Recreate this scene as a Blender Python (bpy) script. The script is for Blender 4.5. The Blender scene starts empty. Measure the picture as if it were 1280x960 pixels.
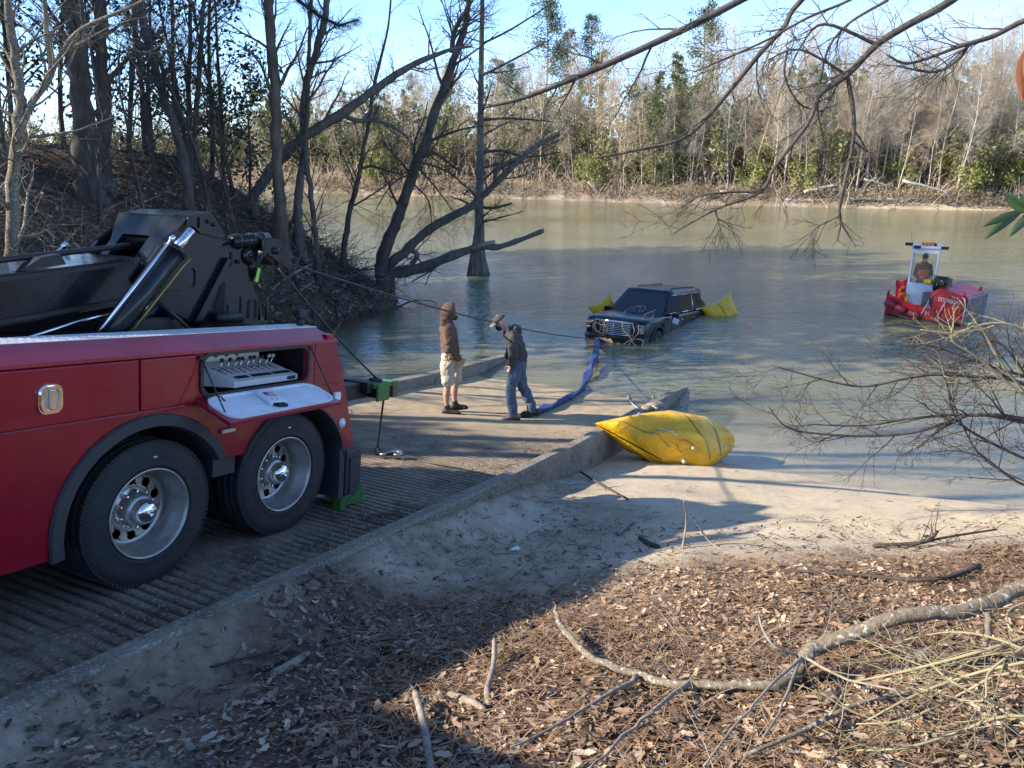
import bpy, bmesh, math, random
import numpy as np
from mathutils import Vector, Matrix, Quaternion
from math import sin, cos, pi, sqrt, radians, atan2

SC = bpy.context.scene
COL = SC.collection
V = Vector
RNG = random.Random(7)

# ------------------------------------------------------------------ camera
HC = 4.65                       # camera height above the river
PITCH = radians(16.8)
F = 960.0
cam = bpy.data.cameras.new('camera')
camo = bpy.data.objects.new('camera', cam)
COL.objects.link(camo)
camo.location = (0, 0, HC)
camo.rotation_euler = (pi/2 - PITCH, 0, 0)
cam.sensor_width = 36
cam.lens = 36*F/1280
cam.clip_start = .05
cam.clip_end = 3000
SC.camera = camo

# ------------------------------------------------------------------ light
SUN_EL = radians(31)
SUN_AZ = atan2(-1.0, -0.16)                   # clockwise from +Y : the sun stands to the left
SUNV = V((sin(SUN_AZ)*cos(SUN_EL), cos(SUN_AZ)*cos(SUN_EL), sin(SUN_EL)))
W = bpy.data.worlds.new('World'); SC.world = W; W.use_nodes = True
wt = W.node_tree
sky = wt.nodes.new('ShaderNodeTexSky'); sky.sky_type = 'NISHITA'; sky.sun_disc = False
sky.sun_elevation = SUN_EL; sky.sun_rotation = SUN_AZ % (2*pi)
sky.air_density = .75; sky.dust_density = 0; sky.altitude = 1200; sky.ozone_density = 4.0
bg = wt.nodes['Background']; bg.inputs[1].default_value = .15
wt.links.new(sky.outputs[0], bg.inputs[0])
sl = bpy.data.lights.new('sun', 'SUN'); sl.energy = 4.0; sl.angle = radians(.55); sl.color = (1, .91, .77)
slo = bpy.data.objects.new('sun', sl); COL.objects.link(slo)
slo.rotation_euler = (-SUNV).to_track_quat('-Z', 'Y').to_euler()
SC.view_settings.view_transform = 'Standard'; SC.view_settings.look = 'None'
SC.view_settings.exposure = 1.5; SC.view_settings.gamma = 1
SC.view_settings.use_curve_mapping = False

# ------------------------------------------------------------------ pixel <-> place helpers
CP, SP = cos(PITCH), sin(PITCH)
D0, SL = 2.44, .16                            # boat ramp : drop below the camera at s=0, slope
U = V((.4520, .8920)).normalized(); N = V((U[1], -U[0]))
def ray(px, py):
    x = (px-640)/F; v = (py-480)/F
    return V((x, CP-v*SP, -(SP+v*CP)))
CAM = V((0, 0, HC))
def at_z(px, py, z):
    d = ray(px, py); return CAM + d*((z-HC)/d.z)
def at_y(px, py, y):
    d = ray(px, py); return CAM + d*(y/d.y)
def depth(p):
    return p[1]*CP - (p[2]-HC)*SP
def rampz(s): return HC-D0-SL*s
def sq(s, q, h=0):
    p = U*s + N*q
    return V((p[0], p[1], rampz(s)+h))
def path_px(pts, y=None):
    """list of (px, py, radius_px[, y]) -> points, radii in metres"""
    P, R = [], []
    for t in pts:
        yy = t[3] if len(t) > 3 else y
        p = at_y(t[0], t[1], yy); P.append(p); R.append(max(.002, t[2]*depth(p)/F))
    return P, R

# ------------------------------------------------------------------ mesh builder
class MB:
    def __init__(s): s.v = []; s.f = []; s.mi = []; s.col = None; s.sm = []
    def add(s, vs, fs, m=0, smooth=False):
        b = len(s.v); s.v.extend([tuple(p) for p in vs])
        for f in fs:
            s.f.append(tuple(i+b for i in f)); s.mi.append(m); s.sm.append(smooth)
    def box(s, c, size, rot=None, m=0, taper=1.0):
        hx, hy, hz = size[0]/2, size[1]/2, size[2]/2
        vs = []
        for z in (-1, 1):
            k = taper if z > 0 else 1
            for x, y in ((-1, -1), (1, -1), (1, 1), (-1, 1)):
                p = V((x*hx*k, y*hy*k, z*hz))
                if rot is not None: p = rot @ p
                vs.append(p+V(c))
        s.add(vs, [(3, 2, 1, 0), (4, 5, 6, 7), (0, 1, 5, 4), (1, 2, 6, 5), (2, 3, 7, 6), (3, 0, 4, 7)], m)
    def bbox(s, c, size, b=.01, rot=None, m=0):
        """box with chamfered edges"""
        hx, hy, hz = size[0]/2, size[1]/2, size[2]/2
        b = min(b, hx*.45, hy*.45, hz*.45)
        bm = bmesh.new(); bmesh.ops.create_cube(bm, size=1)
        for vv in bm.verts: vv.co = V((vv.co.x*2*hx, vv.co.y*2*hy, vv.co.z*2*hz))
        bmesh.ops.bevel(bm, geom=bm.edges[:], offset=b, segments=2, affect='EDGES', profile=.5)
        vs = [(rot @ vv.co if rot is not None else vv.co)+V(c) for vv in bm.verts]
        bm.verts.index_update()
        s.add(vs, [[vv.index for vv in f.verts] for f in bm.faces], m, False)
        bm.free()
    def tube(s, P, R, n=6, cap=True, m=0, smooth=True):
        P = [V(p) for p in P]; k = len(P)
        if not hasattr(R, '__len__'): R = [R]*k
        cs = [(cos(2*pi*i/n), sin(2*pi*i/n)) for i in range(n)]
        vs = []; t0 = (P[1]-P[0])
        t0 = t0.normalized() if t0.length > 1e-9 else V((0, 0, 1))
        a = t0.orthogonal().normalized()
        for i in range(k):
            t = P[min(i+1, k-1)]-P[max(i-1, 0)]
            if t.length < 1e-9: t = t0
            t.normalize(); a = a - t*a.dot(t)
            if a.length < 1e-6: a = t.orthogonal()
            a.normalize(); b = t.cross(a); r = R[i]; p = P[i]
            for c_, s_ in cs: vs.append(p + a*(c_*r) + b*(s_*r))
        fs = []
        for i in range(k-1):
            o = i*n
            for j in range(n):
                j2 = (j+1) % n; fs.append((o+j, o+j2, o+n+j2, o+n+j))
        if cap:
            fs.append(tuple(range(n-1, -1, -1))); fs.append(tuple(range((k-1)*n, k*n)))
        s.add(vs, fs, m, smooth)
    def loft(s, rings, cap=True, m=0, smooth=True, closed=True):
        n = len(rings[0]); vs = [p for r in rings for p in r]; fs = []
        for i in range(len(rings)-1):
            o = i*n
            for j in range(n if closed else n-1):
                j2 = (j+1) % n; fs.append((o+j, o+j2, o+n+j2, o+n+j))
        if cap and closed:
            fs.append(tuple(range(n-1, -1, -1))); fs.append(tuple(range((len(rings)-1)*n, len(rings)*n)))
        s.add(vs, fs, m, smooth)
    def lathe(s, prof, origin, axis, n=24, m=0, smooth=True, close=False):
        """prof : (radius, along axis)"""
        ax = V(axis).normalized(); a = ax.orthogonal().normalized(); b = ax.cross(a); o = V(origin)
        rings = []
        for k in range(n):
            t = 2*pi*k/n; d = a*cos(t)+b*sin(t)
            rings.append([o+d*r+ax*h for r, h in prof])
        vs = [p for r in rings for p in r]; L = len(prof); fs = []
        for k in range(n):
            k2 = (k+1) % n
            for j in range(L-1):
                fs.append((k*L+j, k2*L+j, k2*L+j+1, k*L+j+1))
        s.add(vs, fs, m, smooth)
    def prism(s, poly, fn, d0, d1, m=0):
        """2-d polygon extruded : fn(a, b, d) -> point"""
        n = len(poly)
        vs = [fn(a, b, d0) for a, b in poly]+[fn(a, b, d1) for a, b in poly]
        fs = [tuple(range(n-1, -1, -1)), tuple(range(n, 2*n))]
        for i in range(n):
            j = (i+1) % n; fs.append((i, j, n+j, n+i))
        s.add(vs, fs, m)
    def sphere(s, c, r, n=8, m=0, sc=(1, 1, 1), rot=None):
        rings = []; c = V(c); k = max(4, n//2+1)
        vs = []; fs = []
        for i in range(k+1):
            t = pi*i/k
            for j in range(n):
                a = 2*pi*j/n
                p = V((sin(t)*cos(a)*r*sc[0], sin(t)*sin(a)*r*sc[1], cos(t)*r*sc[2]))
                if rot is not None: p = rot @ p
                vs.append(c+p)
        for i in range(k):
            for j in range(n):
                j2 = (j+1) % n; fs.append((i*n+j, (i+1)*n+j, (i+1)*n+j2, i*n+j2))
        s.add(vs, fs, m, True)
    def mesh(s, name, mats):
        me = bpy.data.meshes.new(name)
        me.from_pydata(s.v, [], s.f)
        if not isinstance(mats, (list, tuple)): mats = [mats]
        for q in mats: me.materials.append(q)
        me.polygons.foreach_set('material_index', s.mi)
        me.polygons.foreach_set('use_smooth', s.sm)
        if s.col is not None:
            ca = me.color_attributes.new('tint', 'FLOAT_COLOR', 'POINT')
            ca.data.foreach_set('color', np.asarray(s.col, dtype=np.float32).ravel())
        me.validate(); me.update()
        return me
    def build(s, name, mats, parent=None):
        o = bpy.data.objects.new(name, s.mesh(name, mats)); COL.objects.link(o)
        if parent is not None: o.parent = parent
        return o

def tag(o, label=None, cat=None, group=None, kind=None):
    if label: o['label'] = label
    if cat: o['category'] = cat
    if group: o['group'] = group
    if kind: o['kind'] = kind
    return o
def thing(name, label, cat, loc=(0, 0, 0), rot=None, group=None):
    o = bpy.data.objects.new(name, None); COL.objects.link(o); o.empty_display_size = .2
    o.location = loc
    if rot is not None: o.rotation_euler = rot.to_euler() if hasattr(rot, 'to_euler') else rot
    return tag(o, label, cat, group)
def kids(o, table):
    return table.get(o, [])
def copy_thing(o, label=None, **kw):
    c = o.copy(); COL.objects.link(c)
    if label: c['label'] = label
    for ch in list(o.children):
        d = ch.copy(); COL.objects.link(d); d.parent = c
        for g in list(ch.children):
            e = g.copy(); COL.objects.link(e); e.parent = d
    return c
def modified(o, *mods):
    """apply modifiers for real : mods are (type, dict)"""
    for t, kw in mods:
        m = o.modifiers.new(t, t)
        for k, v in kw.items(): setattr(m, k, v)
    dg = bpy.context.evaluated_depsgraph_get(); dg.update()
    me = bpy.data.meshes.new_from_object(o.evaluated_get(dg))
    old = o.data; o.modifiers.clear(); o.data = me; me.name = old.name
    return o

# ------------------------------------------------------------------ noise in numpy
def vnoise(x, y, seed=0):
    x = np.asarray(x, float); y = np.asarray(y, float)
    xi = np.floor(x).astype(np.int64); yi = np.floor(y).astype(np.int64)
    fx = x-xi; fy = y-yi; fx = fx*fx*(3-2*fx); fy = fy*fy*(3-2*fy)
    def h(a, b):
        k = (a*374761393 + b*668265263 + seed*974711) & 0x7fffffff
        k = ((k ^ (k >> 13))*1274126177) & 0x7fffffff
        return ((k ^ (k >> 16)) & 0xffff)/65535.0
    return (h(xi, yi)*(1-fx)+h(xi+1, yi)*fx)*(1-fy)+(h(xi, yi+1)*(1-fx)+h(xi+1, yi+1)*fx)*fy*1.0
def fnoise(x, y, seed=0, o=3):
    t = 0; a = .5; k = 1
    for i in range(o):
        t = t + (vnoise(x*k, y*k, seed+i)-.5)*a*2; a *= .5; k *= 2.03
    return t
def sstep(a, b, x):
    t = np.clip((np.asarray(x, float)-a)/(b-a), 0, 1); return t*t*(3-2*t)
# ------------------------------------------------------------------ materials
class NT:
    def __init__(s, name):
        s.m = bpy.data.materials.new(name); s.m.use_nodes = True; s.t = s.m.node_tree
        s.b = s.t.nodes['Principled BSDF']; s.out = s.t.nodes['Material Output']
    def n(s, t, **kw):
        o = s.t.nodes.new(t)
        for k, v in kw.items(): setattr(o, k, v)
        return o
    def l(s, a, b): s.t.links.new(a, b)
    def coord(s, which='Object', scale=(1, 1, 1)):
        c = s.n('ShaderNodeTexCoord'); mp = s.n('ShaderNodeMapping'); mp.inputs['Scale'].default_value = scale
        s.l(c.outputs[which], mp.inputs[0]); return mp.outputs[0]
    def noise(s, vec, scale, detail=4, rough=.55, dist=0):
        o = s.n('ShaderNodeTexNoise'); o.inputs['Scale'].default_value = scale; o.inputs['Detail'].default_value = detail
        o.inputs['Roughness'].default_value = rough; o.inputs['Distortion'].default_value = dist
        s.l(vec, o.inputs['Vector']); return o.outputs['Fac']
    def ramp(s, fac, stops):
        r = s.n('ShaderNodeValToRGB'); e = r.color_ramp.elements
        while len(e) < len(stops): e.new(.5)
        for i, (p, c) in enumerate(stops):
            e[i].position = p; e[i].color = (c, c, c, 1) if not hasattr(c, '__len__') else (*c[:3], 1)
        s.l(fac, r.inputs[0]); return r.outputs[0]
    def mix(s, fac, a, b, mode='MIX'):
        o = s.n('ShaderNodeMix', data_type='RGBA', blend_type=mode)
        for sock, val in ((o.inputs[0], fac), (o.inputs[6], a), (o.inputs[7], b)):
            if isinstance(val, bpy.types.NodeSocket): s.l(val, sock)
            elif hasattr(val, '__len__'): sock.default_value = (*val[:3], 1)
            else: sock.default_value = val
        return o.outputs[2]
    def math(s, op, a, b=None, c=None):
        o = s.n('ShaderNodeMath', operation=op)
        for i, val in enumerate((a, b, c)):
            if val is None: continue
            if isinstance(val, bpy.types.NodeSocket): s.l(val, o.inputs[i])
            else: o.inputs[i].default_value = val
        return o.outputs[0]
    def bump(s, h, strength=.3, dist=.02, normal=None):
        o = s.n('ShaderNodeBump'); o.inputs['Strength'].default_value = strength; o.inputs['Distance'].default_value = dist
        s.l(h, o.inputs['Height'])
        if normal is not None: s.l(normal, o.inputs['Normal'])
        return o.outputs[0]
    def attr(s, name):
        o = s.n('ShaderNodeAttribute'); o.attribute_name = name; return o.outputs['Color']
    def set(s, **kw):
        for k, v in kw.items():
            sock = s.b.inputs[k.replace('_', ' ')]
            if isinstance(v, bpy.types.NodeSocket): s.l(v, sock)
            elif hasattr(v, '__len__'): sock.default_value = (*v[:3], 1)
            else: sock.default_value = v
        return s
def plain(name, c, rough=.5, metal=0, var=.25, scale=6, bump=0, bscale=40, bdist=.005, dirt=None, dirt_amt=.5, coat=0, stretch=(1, 1, 1), spec=None):
    t = NT(name); v = t.coord(scale=stretch)
    nz = t.noise(v, scale, 5, .6)
    k = t.ramp(nz, [(.25, 1-var), (.75, 1+var*.6)])
    col = t.mix(1, c, k, 'MULTIPLY')
    if dirt:
        dz = t.noise(v, scale*.6+.3, 6, .7)
        d = t.ramp(dz, [(.48, 0), (.72, dirt_amt)])
        col = t.mix(d, col, dirt)
    rr = t.ramp(nz, [(.3, max(.02, rough-.08)), (.7, min(1, rough+.08))])
    t.set(Base_Color=col, Roughness=rr, Metallic=metal)
    if coat: t.set(Coat_Weight=coat, Coat_Roughness=.06)
    if spec is not None: t.set(Specular_IOR_Level=spec)
    if bump:
        t.set(Normal=t.bump(t.noise(v, bscale, 5, .6), bump, bdist))
    return t.m
def bark(name, c1, c2, scale=9, lichen=None):
    t = NT(name); v = t.coord(scale=(1, 1, .22))
    a = t.noise(v, scale, 6, .65, .3)
    col = t.mix(t.ramp(a, [(.3, 0), (.7, 1)]), c1, c2)
    if lichen:
        lz = t.noise(t.coord(), scale*1.4, 4, .6)
        col = t.mix(t.ramp(lz, [(.56, 0), (.64, .8)]), col, lichen)
    t.set(Base_Color=col, Roughness=.9, Specular_IOR_Level=.2, Normal=t.bump(a, .9, .02))
    return t.m
def tinted(name, rough=.75, trans=0, spec=.25):
    """colour read per leaf from the mesh"""
    t = NT(name); t.set(Base_Color=t.attr('tint'), Roughness=rough, Specular_IOR_Level=spec)
    if trans:
        tr = t.n('ShaderNodeBsdfTranslucent'); t.l(t.attr('tint'), tr.inputs[0])
        mx = t.n('ShaderNodeMixShader'); mx.inputs[0].default_value = trans
        t.l(t.b.outputs[0], mx.inputs[1]); t.l(tr.outputs[0], mx.inputs[2]); t.l(mx.outputs[0], t.out.inputs[0])
    return t.m

M = {}
M['red'] = plain('red_paint', (.255, .0045, .017), .26, 0, .12, 2.2, .04, 3, .004, dirt=(.10, .04, .035), dirt_amt=.2, coat=.35, spec=.35)
M['red_trim'] = plain('red_trim_paint', (.30, .010, .028), .3, 0, .1, 2, coat=.5)
M['black_paint'] = plain('black_paint', (.009, .010, .013), .25, 0, .3, 4, .05, 8, .003, dirt=(.022, .020, .018), dirt_amt=.35, coat=.15, spec=.32)
M['black'] = plain('black_plastic', (.014, .014, .015), .55, 0, .3, 12)
M['rubber'] = plain('tyre_rubber', (.022, .022, .024), .78, 0, .3, 14, .15, 60, .003, dirt=(.06, .055, .048), dirt_amt=.4)
M['fender'] = plain('fender_rubber', (.035, .036, .04), .6, 0, .2, 8)
M['alu'] = plain('polished_aluminium', (.62, .62, .62), .2, 1, .12, 12, dirt=(.32, .29, .26), dirt_amt=.5)
M['alu_dull'] = plain('dusty_aluminium', (.50, .48, .45), .4, .85, .2, 10, dirt=(.25, .22, .18), dirt_amt=.6)
M['tread_plate'] = plain('tread_plate', (.74, .75, .77), .38, .4, .1, 8, dirt=(.5, .48, .46), dirt_amt=.4)
M['chrome'] = plain('chrome', (.8, .8, .81), .08, 1, .06, 10)
M['white'] = plain('white_paint', (.72, .73, .74), .4, 0, .06, 6)
M['lid_white'] = plain('lid_white', (.74, .76, .8), .3, 0, .1, 6, dirt=(.5, .5, .5), dirt_amt=.35)
M['grey_metal'] = plain('grey_console', (.5, .51, .52), .4, 0, .1, 8)
M['green'] = plain('green_paint', (.045, .16, .03), .5, 0, .3, 14, dirt=(.08, .07, .05), dirt_amt=.7)
M['lime'] = plain('lime_webbing', (.35, .62, .08), .6)
M['lens'] = plain('clear_lens', (.75, .75, .78), .15, 0, .08, 20)
M['dark'] = plain('dark_void', (.006, .006, .007), .8)
M['steel'] = plain('steel_cable', (.05, .047, .045), .5, .6, .4, 60)
M['galv'] = plain('galvanised_hook', (.45, .45, .44), .4, .8, .2, 20)
M['glass_dark'] = plain('tinted_glass', (.022, .028, .034), .05, 0, .2, 3)
M['suv'] = plain('navy_black_paint', (.008, .010, .016), .3, 0, .3, 2, dirt=(.035, .028, .021), dirt_amt=.5, coat=.15, spec=.3)
M['rope_tan'] = plain('tan_rope', (.42, .33, .22), .8, 0, .3, 40)
M['rope_orange'] = plain('orange_rope', (.55, .22, .08), .8, 0, .3, 40)
M['rope_yellow'] = plain('yellow_rope', (.7, .6, .06), .7, 0, .3, 40)
M['strap_blue'] = plain('blue_webbing', (.014, .042, .16), .75, 0, .35, 10, .3, 60, .004, dirt=(.10, .10, .11), dirt_amt=.5)
M['rope_blue'] = plain('pale_blue_rope', (.25, .38, .48), .8, 0, .3, 40)
M['boat_red'] = plain('boat_red_paint', (.52, .018, .022), .4, 0, .15, 3, dirt=(.2, .04, .04), dirt_amt=.4)
M['boat_dark_red'] = plain('fender_red_vinyl', (.20, .018, .03), .5, 0, .2, 4)
M['boat_white'] = plain('boat_aluminium', (.62, .65, .68), .4, .15, .1, 3)
M['boat_grey'] = plain('boat_grey_panel', (.09, .11, .125), .5, 0, .15, 3)
M['amber'] = plain('amber_lens', (.75, .17, .02), .25, 0, .2, 30)
M['yellow'] = plain('yellow_plastic', (.72, .47, .03), .5)
M['orange'] = plain('orange_vest', (.75, .12, .03), .7)
M['skin'] = plain('skin', (.46, .27, .20), .55, 0, .12, 10)
M['brown_fleece'] = plain('brown_fleece', (.14, .088, .064), .9, 0, .2, 7, .6, 10, .03, spec=.1)
M['grey_fleece'] = plain('charcoal_fleece', (.070, .071, .070), .9, 0, .25, 7, .6, 10, .03, spec=.1)
M['khaki'] = plain('khaki_cotton', (.50, .44, .33), .85, 0, .12, 6, .5, 9, .03, spec=.1)
M['denim'] = plain('blue_denim', (.085, .125, .19), .85, 0, .3, 6, .5, 9, .03, spec=.1)
M['shoe'] = plain('dark_shoe', (.03, .028, .028), .7)
M['shoe_tan'] = plain('tan_shoe', (.20, .15, .11), .8)
M['cap'] = plain('grey_cap', (.06, .052, .05), .85)
M['visor'] = plain('pale_visor', (.15, .14, .115), .85)
M['hair'] = plain('dark_hair', (.02, .015, .012), .7)
M['jacket'] = plain('dark_jacket', (.02, .022, .03), .8)
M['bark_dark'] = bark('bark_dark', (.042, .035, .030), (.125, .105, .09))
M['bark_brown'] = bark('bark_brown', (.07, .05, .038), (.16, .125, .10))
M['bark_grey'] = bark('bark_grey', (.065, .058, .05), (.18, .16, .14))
M['bark_pale'] = bark('bark_pale', (.20, .18, .15), (.46, .43, .37))
M['bark_lichen'] = bark('bark_lichen', (.13, .10, .07), (.26, .215, .155), 26, (.52, .52, .46))
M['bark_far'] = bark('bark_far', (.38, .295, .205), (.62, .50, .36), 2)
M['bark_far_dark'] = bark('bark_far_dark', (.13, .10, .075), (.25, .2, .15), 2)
M['twig_green'] = plain('green_twig', (.30, .26, .14), .7, 0, .4, 9, dirt=(.24, .19, .13), dirt_amt=.8)
M['twig_dark'] = plain('dark_twig', (.06, .047, .038), .85, 0, .4, 9)
M['twig_pale'] = plain('pale_twig', (.30, .255, .20), .85, 0, .4, 9)
M['stick'] = bark('driftwood', (.16, .13, .105), (.36, .31, .255), 20)
M['leaf_dry'] = tinted('dry_leaf', .7, .12)
M['leaf_green'] = tinted('green_leaf', .5, .25, .35)
M['leaf_far'] = tinted('far_leaf', .7, .25, .2)

def yellow_bag():
    t = NT('yellow_vinyl'); v = t.coord()
    n1 = t.noise(v, 3.2, 5, .6, .6); n2 = t.noise(t.coord(scale=(1, 3, 1)), 2.6, 4, .6, 1.2)
    col = t.mix(t.ramp(n1, [(.35, 0), (.7, 1)]), (.68, .37, .010), (.80, .48, .018))
    dz = t.noise(v, 5, 6, .7)
    col = t.mix(t.ramp(dz, [(.58, 0), (.75, .35)]), col, (.35, .22, .06))
    h = t.math('ADD', n2, t.math('MULTIPLY', n1, .5))
    t.set(Base_Color=col, Roughness=.36, Normal=t.bump(h, .55, .10))
    return t.m
M['bag'] = yellow_bag()

def concrete():
    t = NT('ramp_concrete'); v = t.coord()
    a = t.noise(v, 1.1, 6, .65); b = t.noise(v, 34, 5, .7); c = t.noise(v, 3.1, 6, .7, .5)
    base = t.mix(t.ramp(a, [(.3, 0), (.7, 1)]), (.16, .122, .084), (.28, .22, .155))
    base = t.mix(t.ramp(b, [(.56, 0), (.64, .75)]), base, (.42, .39, .34))
    sil = t.attr('tint')
    sep = t.n('ShaderNodeSeparateColor'); t.l(sil, sep.inputs[0])
    # R : sandy silt near the water, G : dirt in the grooves, B : fallen needles and mud
    silt = t.math('MULTIPLY', sep.outputs[0], t.ramp(c, [(.25, .45), (.6, 1)]))
    base = t.mix(silt, base, t.mix(t.ramp(c, [(.3, 0), (.75, 1)]), (.33, .245, .145), (.50, .395, .255)))
    base = t.mix(sep.outputs[1], base, (.03, .026, .021))
    mud = t.math('MULTIPLY', sep.outputs[2], t.ramp(c, [(.50, 0), (.62, .9)]))
    base = t.mix(mud, base, (.055, .042, .031))
    t.set(Base_Color=base, Roughness=.92, Specular_IOR_Level=.2, Normal=t.bump(t.math('ADD', b, c), .55, .012))
    return t.m
M['ramp'] = concrete()
def curb_mat():
    t = NT('curb_concrete'); v = t.coord()
    a = t.noise(v, 2.3, 6, .7); b = t.noise(v, 46, 4, .7)
    col = t.mix(t.ramp(a, [(.3, 0), (.7, 1)]), (.14, .118, .085), (.26, .225, .17))
    col = t.mix(t.ramp(b, [(.52, 0), (.62, .85)]), col, (.42, .39, .34))
    col = t.mix(t.ramp(t.noise(v, 5.5, 6, .7, .4), [(.56, 0), (.7, .75)]), col, (.07, .06, .042))
    t.set(Base_Color=col, Roughness=.93, Specular_IOR_Level=.2, Normal=t.bump(t.math('ADD', a, b), .7, .02))
    return t.m
M['curb'] = curb_mat()

def ground_mat():
    t = NT('ground_soil'); v = t.coord()
    z = t.n('ShaderNodeSeparateColor'); t.l(t.attr('tint'), z.inputs[0])
    n1 = t.noise(v, .9, 6, .65); n2 = t.noise(v, 7, 6, .7, .4); n3 = t.noise(v, 45, 4, .7); n4 = t.noise(t.coord(scale=(1, 3.2, 1)), 3.3, 5, .65, .8)
    sand = t.mix(t.ramp(n2, [(.3, 0), (.7, 1)]), (.44, .35, .235), (.56, .46, .325))
    sand = t.mix(t.ramp(n4, [(.58, 0), (.72, .45)]), sand, (.28, .22, .15))
    soil = t.mix(t.ramp(n2, [(.35, 0), (.65, 1)]), (.20, .155, .11), (.37, .295, .215))
    soil = t.mix(t.ramp(n1, [(.46, 0), (.60, .85)]), soil, (.48, .405, .315))
    leaf = t.mix(t.ramp(n3, [(.35, 0), (.65, 1)]), (.05, .032, .02), (.17, .10, .06))
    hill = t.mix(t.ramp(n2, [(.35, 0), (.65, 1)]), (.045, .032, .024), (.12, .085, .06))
    bank = t.mix(t.ramp(n2, [(.35, 0), (.65, 1)]), (.13, .09, .055), (.33, .255, .17))
    bank = t.mix(t.ramp(n1, [(.45, 0), (.62, .8)]), bank, (.10, .075, .048))
    c = t.mix(z.outputs[0], soil, leaf)
    c = t.mix(z.outputs[2], c, sand)
    a = t.n('ShaderNodeAttribute'); a.attribute_name = 'zone2'
    z2 = t.n('ShaderNodeSeparateColor'); t.l(a.outputs['Color'], z2.inputs[0])
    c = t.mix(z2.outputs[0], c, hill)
    c = t.mix(z2.outputs[1], c, bank)
    c = t.mix(z2.outputs[2], c, (.10, .082, .05))       # river bed silt
    t.set(Base_Color=c, Roughness=.95, Specular_IOR_Level=.15, Normal=t.bump(t.math('ADD', n2, t.math('MULTIPLY', n3, .5)), .6, .03))
    return t.m
M['ground'] = ground_mat()

def water_mat():
    t = NT('river_water')
    a = t.n('ShaderNodeAttribute'); a.attribute_name = 'tint'
    z = t.n('ShaderNodeSeparateColor'); t.l(a.outputs['Color'], z.inputs[0])   # R depth/3, G wind
    v = t.coord(scale=(1, 1, 1)); v2 = t.coord(scale=(.62, 1.5, 1))
    r1 = t.noise(v2, 3.4, 3, .55, .5); r2 = t.noise(v2, 9.5, 2, .5, .3); r3 = t.noise(v, 1.1, 2, .5)
    h = t.math('ADD', t.math('MULTIPLY', r1, 1.0), t.math('MULTIPLY', r2, .32))
    h = t.math('ADD', h, t.math('MULTIPLY', r3, .9))
    w = t.math('MULTIPLY', h, z.outputs[1])
    bmp = t.bump(w, 1.0, .09)
    k = t.math('SUBTRACT', 1.0, t.math('POWER', 2.718, t.math('MULTIPLY', z.outputs[0], -4.8)))
    dif = t.n('ShaderNodeBsdfDiffuse')
    mud = t.mix(t.ramp(t.noise(v, .06, 3, .5), [(.35, 0), (.65, 1)]), (.185, .185, .102), (.235, .232, .130))
    t.l(mud, dif.inputs[0])
    tr = t.n('ShaderNodeBsdfTransparent'); tr.inputs[0].default_value = (.93, .93, .82, 1)
    m1 = t.n('ShaderNodeMixShader'); t.l(k, m1.inputs[0]); t.l(tr.outputs[0], m1.inputs[1]); t.l(dif.outputs[0], m1.inputs[2])
    gl = t.n('ShaderNodeBsdfGlossy'); gl.inputs['Roughness'].default_value = .05; t.l(bmp, gl.inputs['Normal'])
    fr = t.n('ShaderNodeFresnel'); t.l(bmp, fr.inputs['Normal'])
    ge = t.n('ShaderNodeNewGeometry'); t.l(t.math('SUBTRACT', 1.85, t.math('MULTIPLY', ge.outputs['Backfacing'], 1.85-1/1.85)), fr.inputs['IOR'])
    m2 = t.n('ShaderNodeMixShader'); t.l(fr.outputs[0], m2.inputs[0]); t.l(m1.outputs[0], m2.inputs[1]); t.l(gl.outputs[0], m2.inputs[2])
    t.l(m2.outputs[0], t.out.inputs[0])
    t.t.nodes.remove(t.b)
    return t.m
M['water'] = water_mat()
# ------------------------------------------------------------------ terrain
def seg_dist(x, y, P, closed=False):
    d = np.full(np.shape(x), 1e9)
    k = len(P)
    for i in range(k if closed else k-1):
        ax, ay = P[i]; bx, by = P[(i+1) % k]
        dx, dy = bx-ax, by-ay; L = dx*dx+dy*dy
        t = np.clip(((x-ax)*dx+(y-ay)*dy)/L, 0, 1)
        d = np.minimum(d, np.hypot(x-ax-t*dx, y-ay-t*dy))
    return d
def inside(x, y, P):
    r = np.zeros(np.shape(x), bool); k = len(P)
    for i in range(k):
        ax, ay = P[i]; bx, by = P[(i+1) % k]
        c = (ay > y) != (by > y)
        xi = (bx-ax)*(y-ay)/((by-ay) if by != ay else 1e-9)+ax
        r ^= c & (x < xi)
    return r
LEFT = [(-5.0, 7.8), (-5.5, 9.6), (-6.1, 12), (-6.8, 16), (-6.7, 19.3), (-5.5, 20.7), (-3.7, 24.2), (-4.9, 27), (-9, 30), (-18, 34), (-40, 47), (-90, 66), (-400, 150), (-400, -200), (-30, -60), (-9.4, -1)]
FAR = [(-600, 420), (-180, 185), (-70, 118), (-30, 97), (0, 82.6), (18, 73), (29, 69), (47.6, 63.5), (80, 52), (150, 25), (260, -30), (500, -300), (1500, -300), (1500, 1500), (-600, 1500)]
def sdist(x, y, P):
    d = seg_dist(x, y, P, True); return np.where(inside(x, y, P), d, -d)
def yl(x): return 5.0+.2*np.clip(x, -3, 8)
def yw(x): return np.maximum(12.7-.5*x, 5.6+0*x)
CURB_IN, CURB_OUT, FAR_IN, FAR_OUT = -3.76, -3.59, -7.95, -8.20
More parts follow.
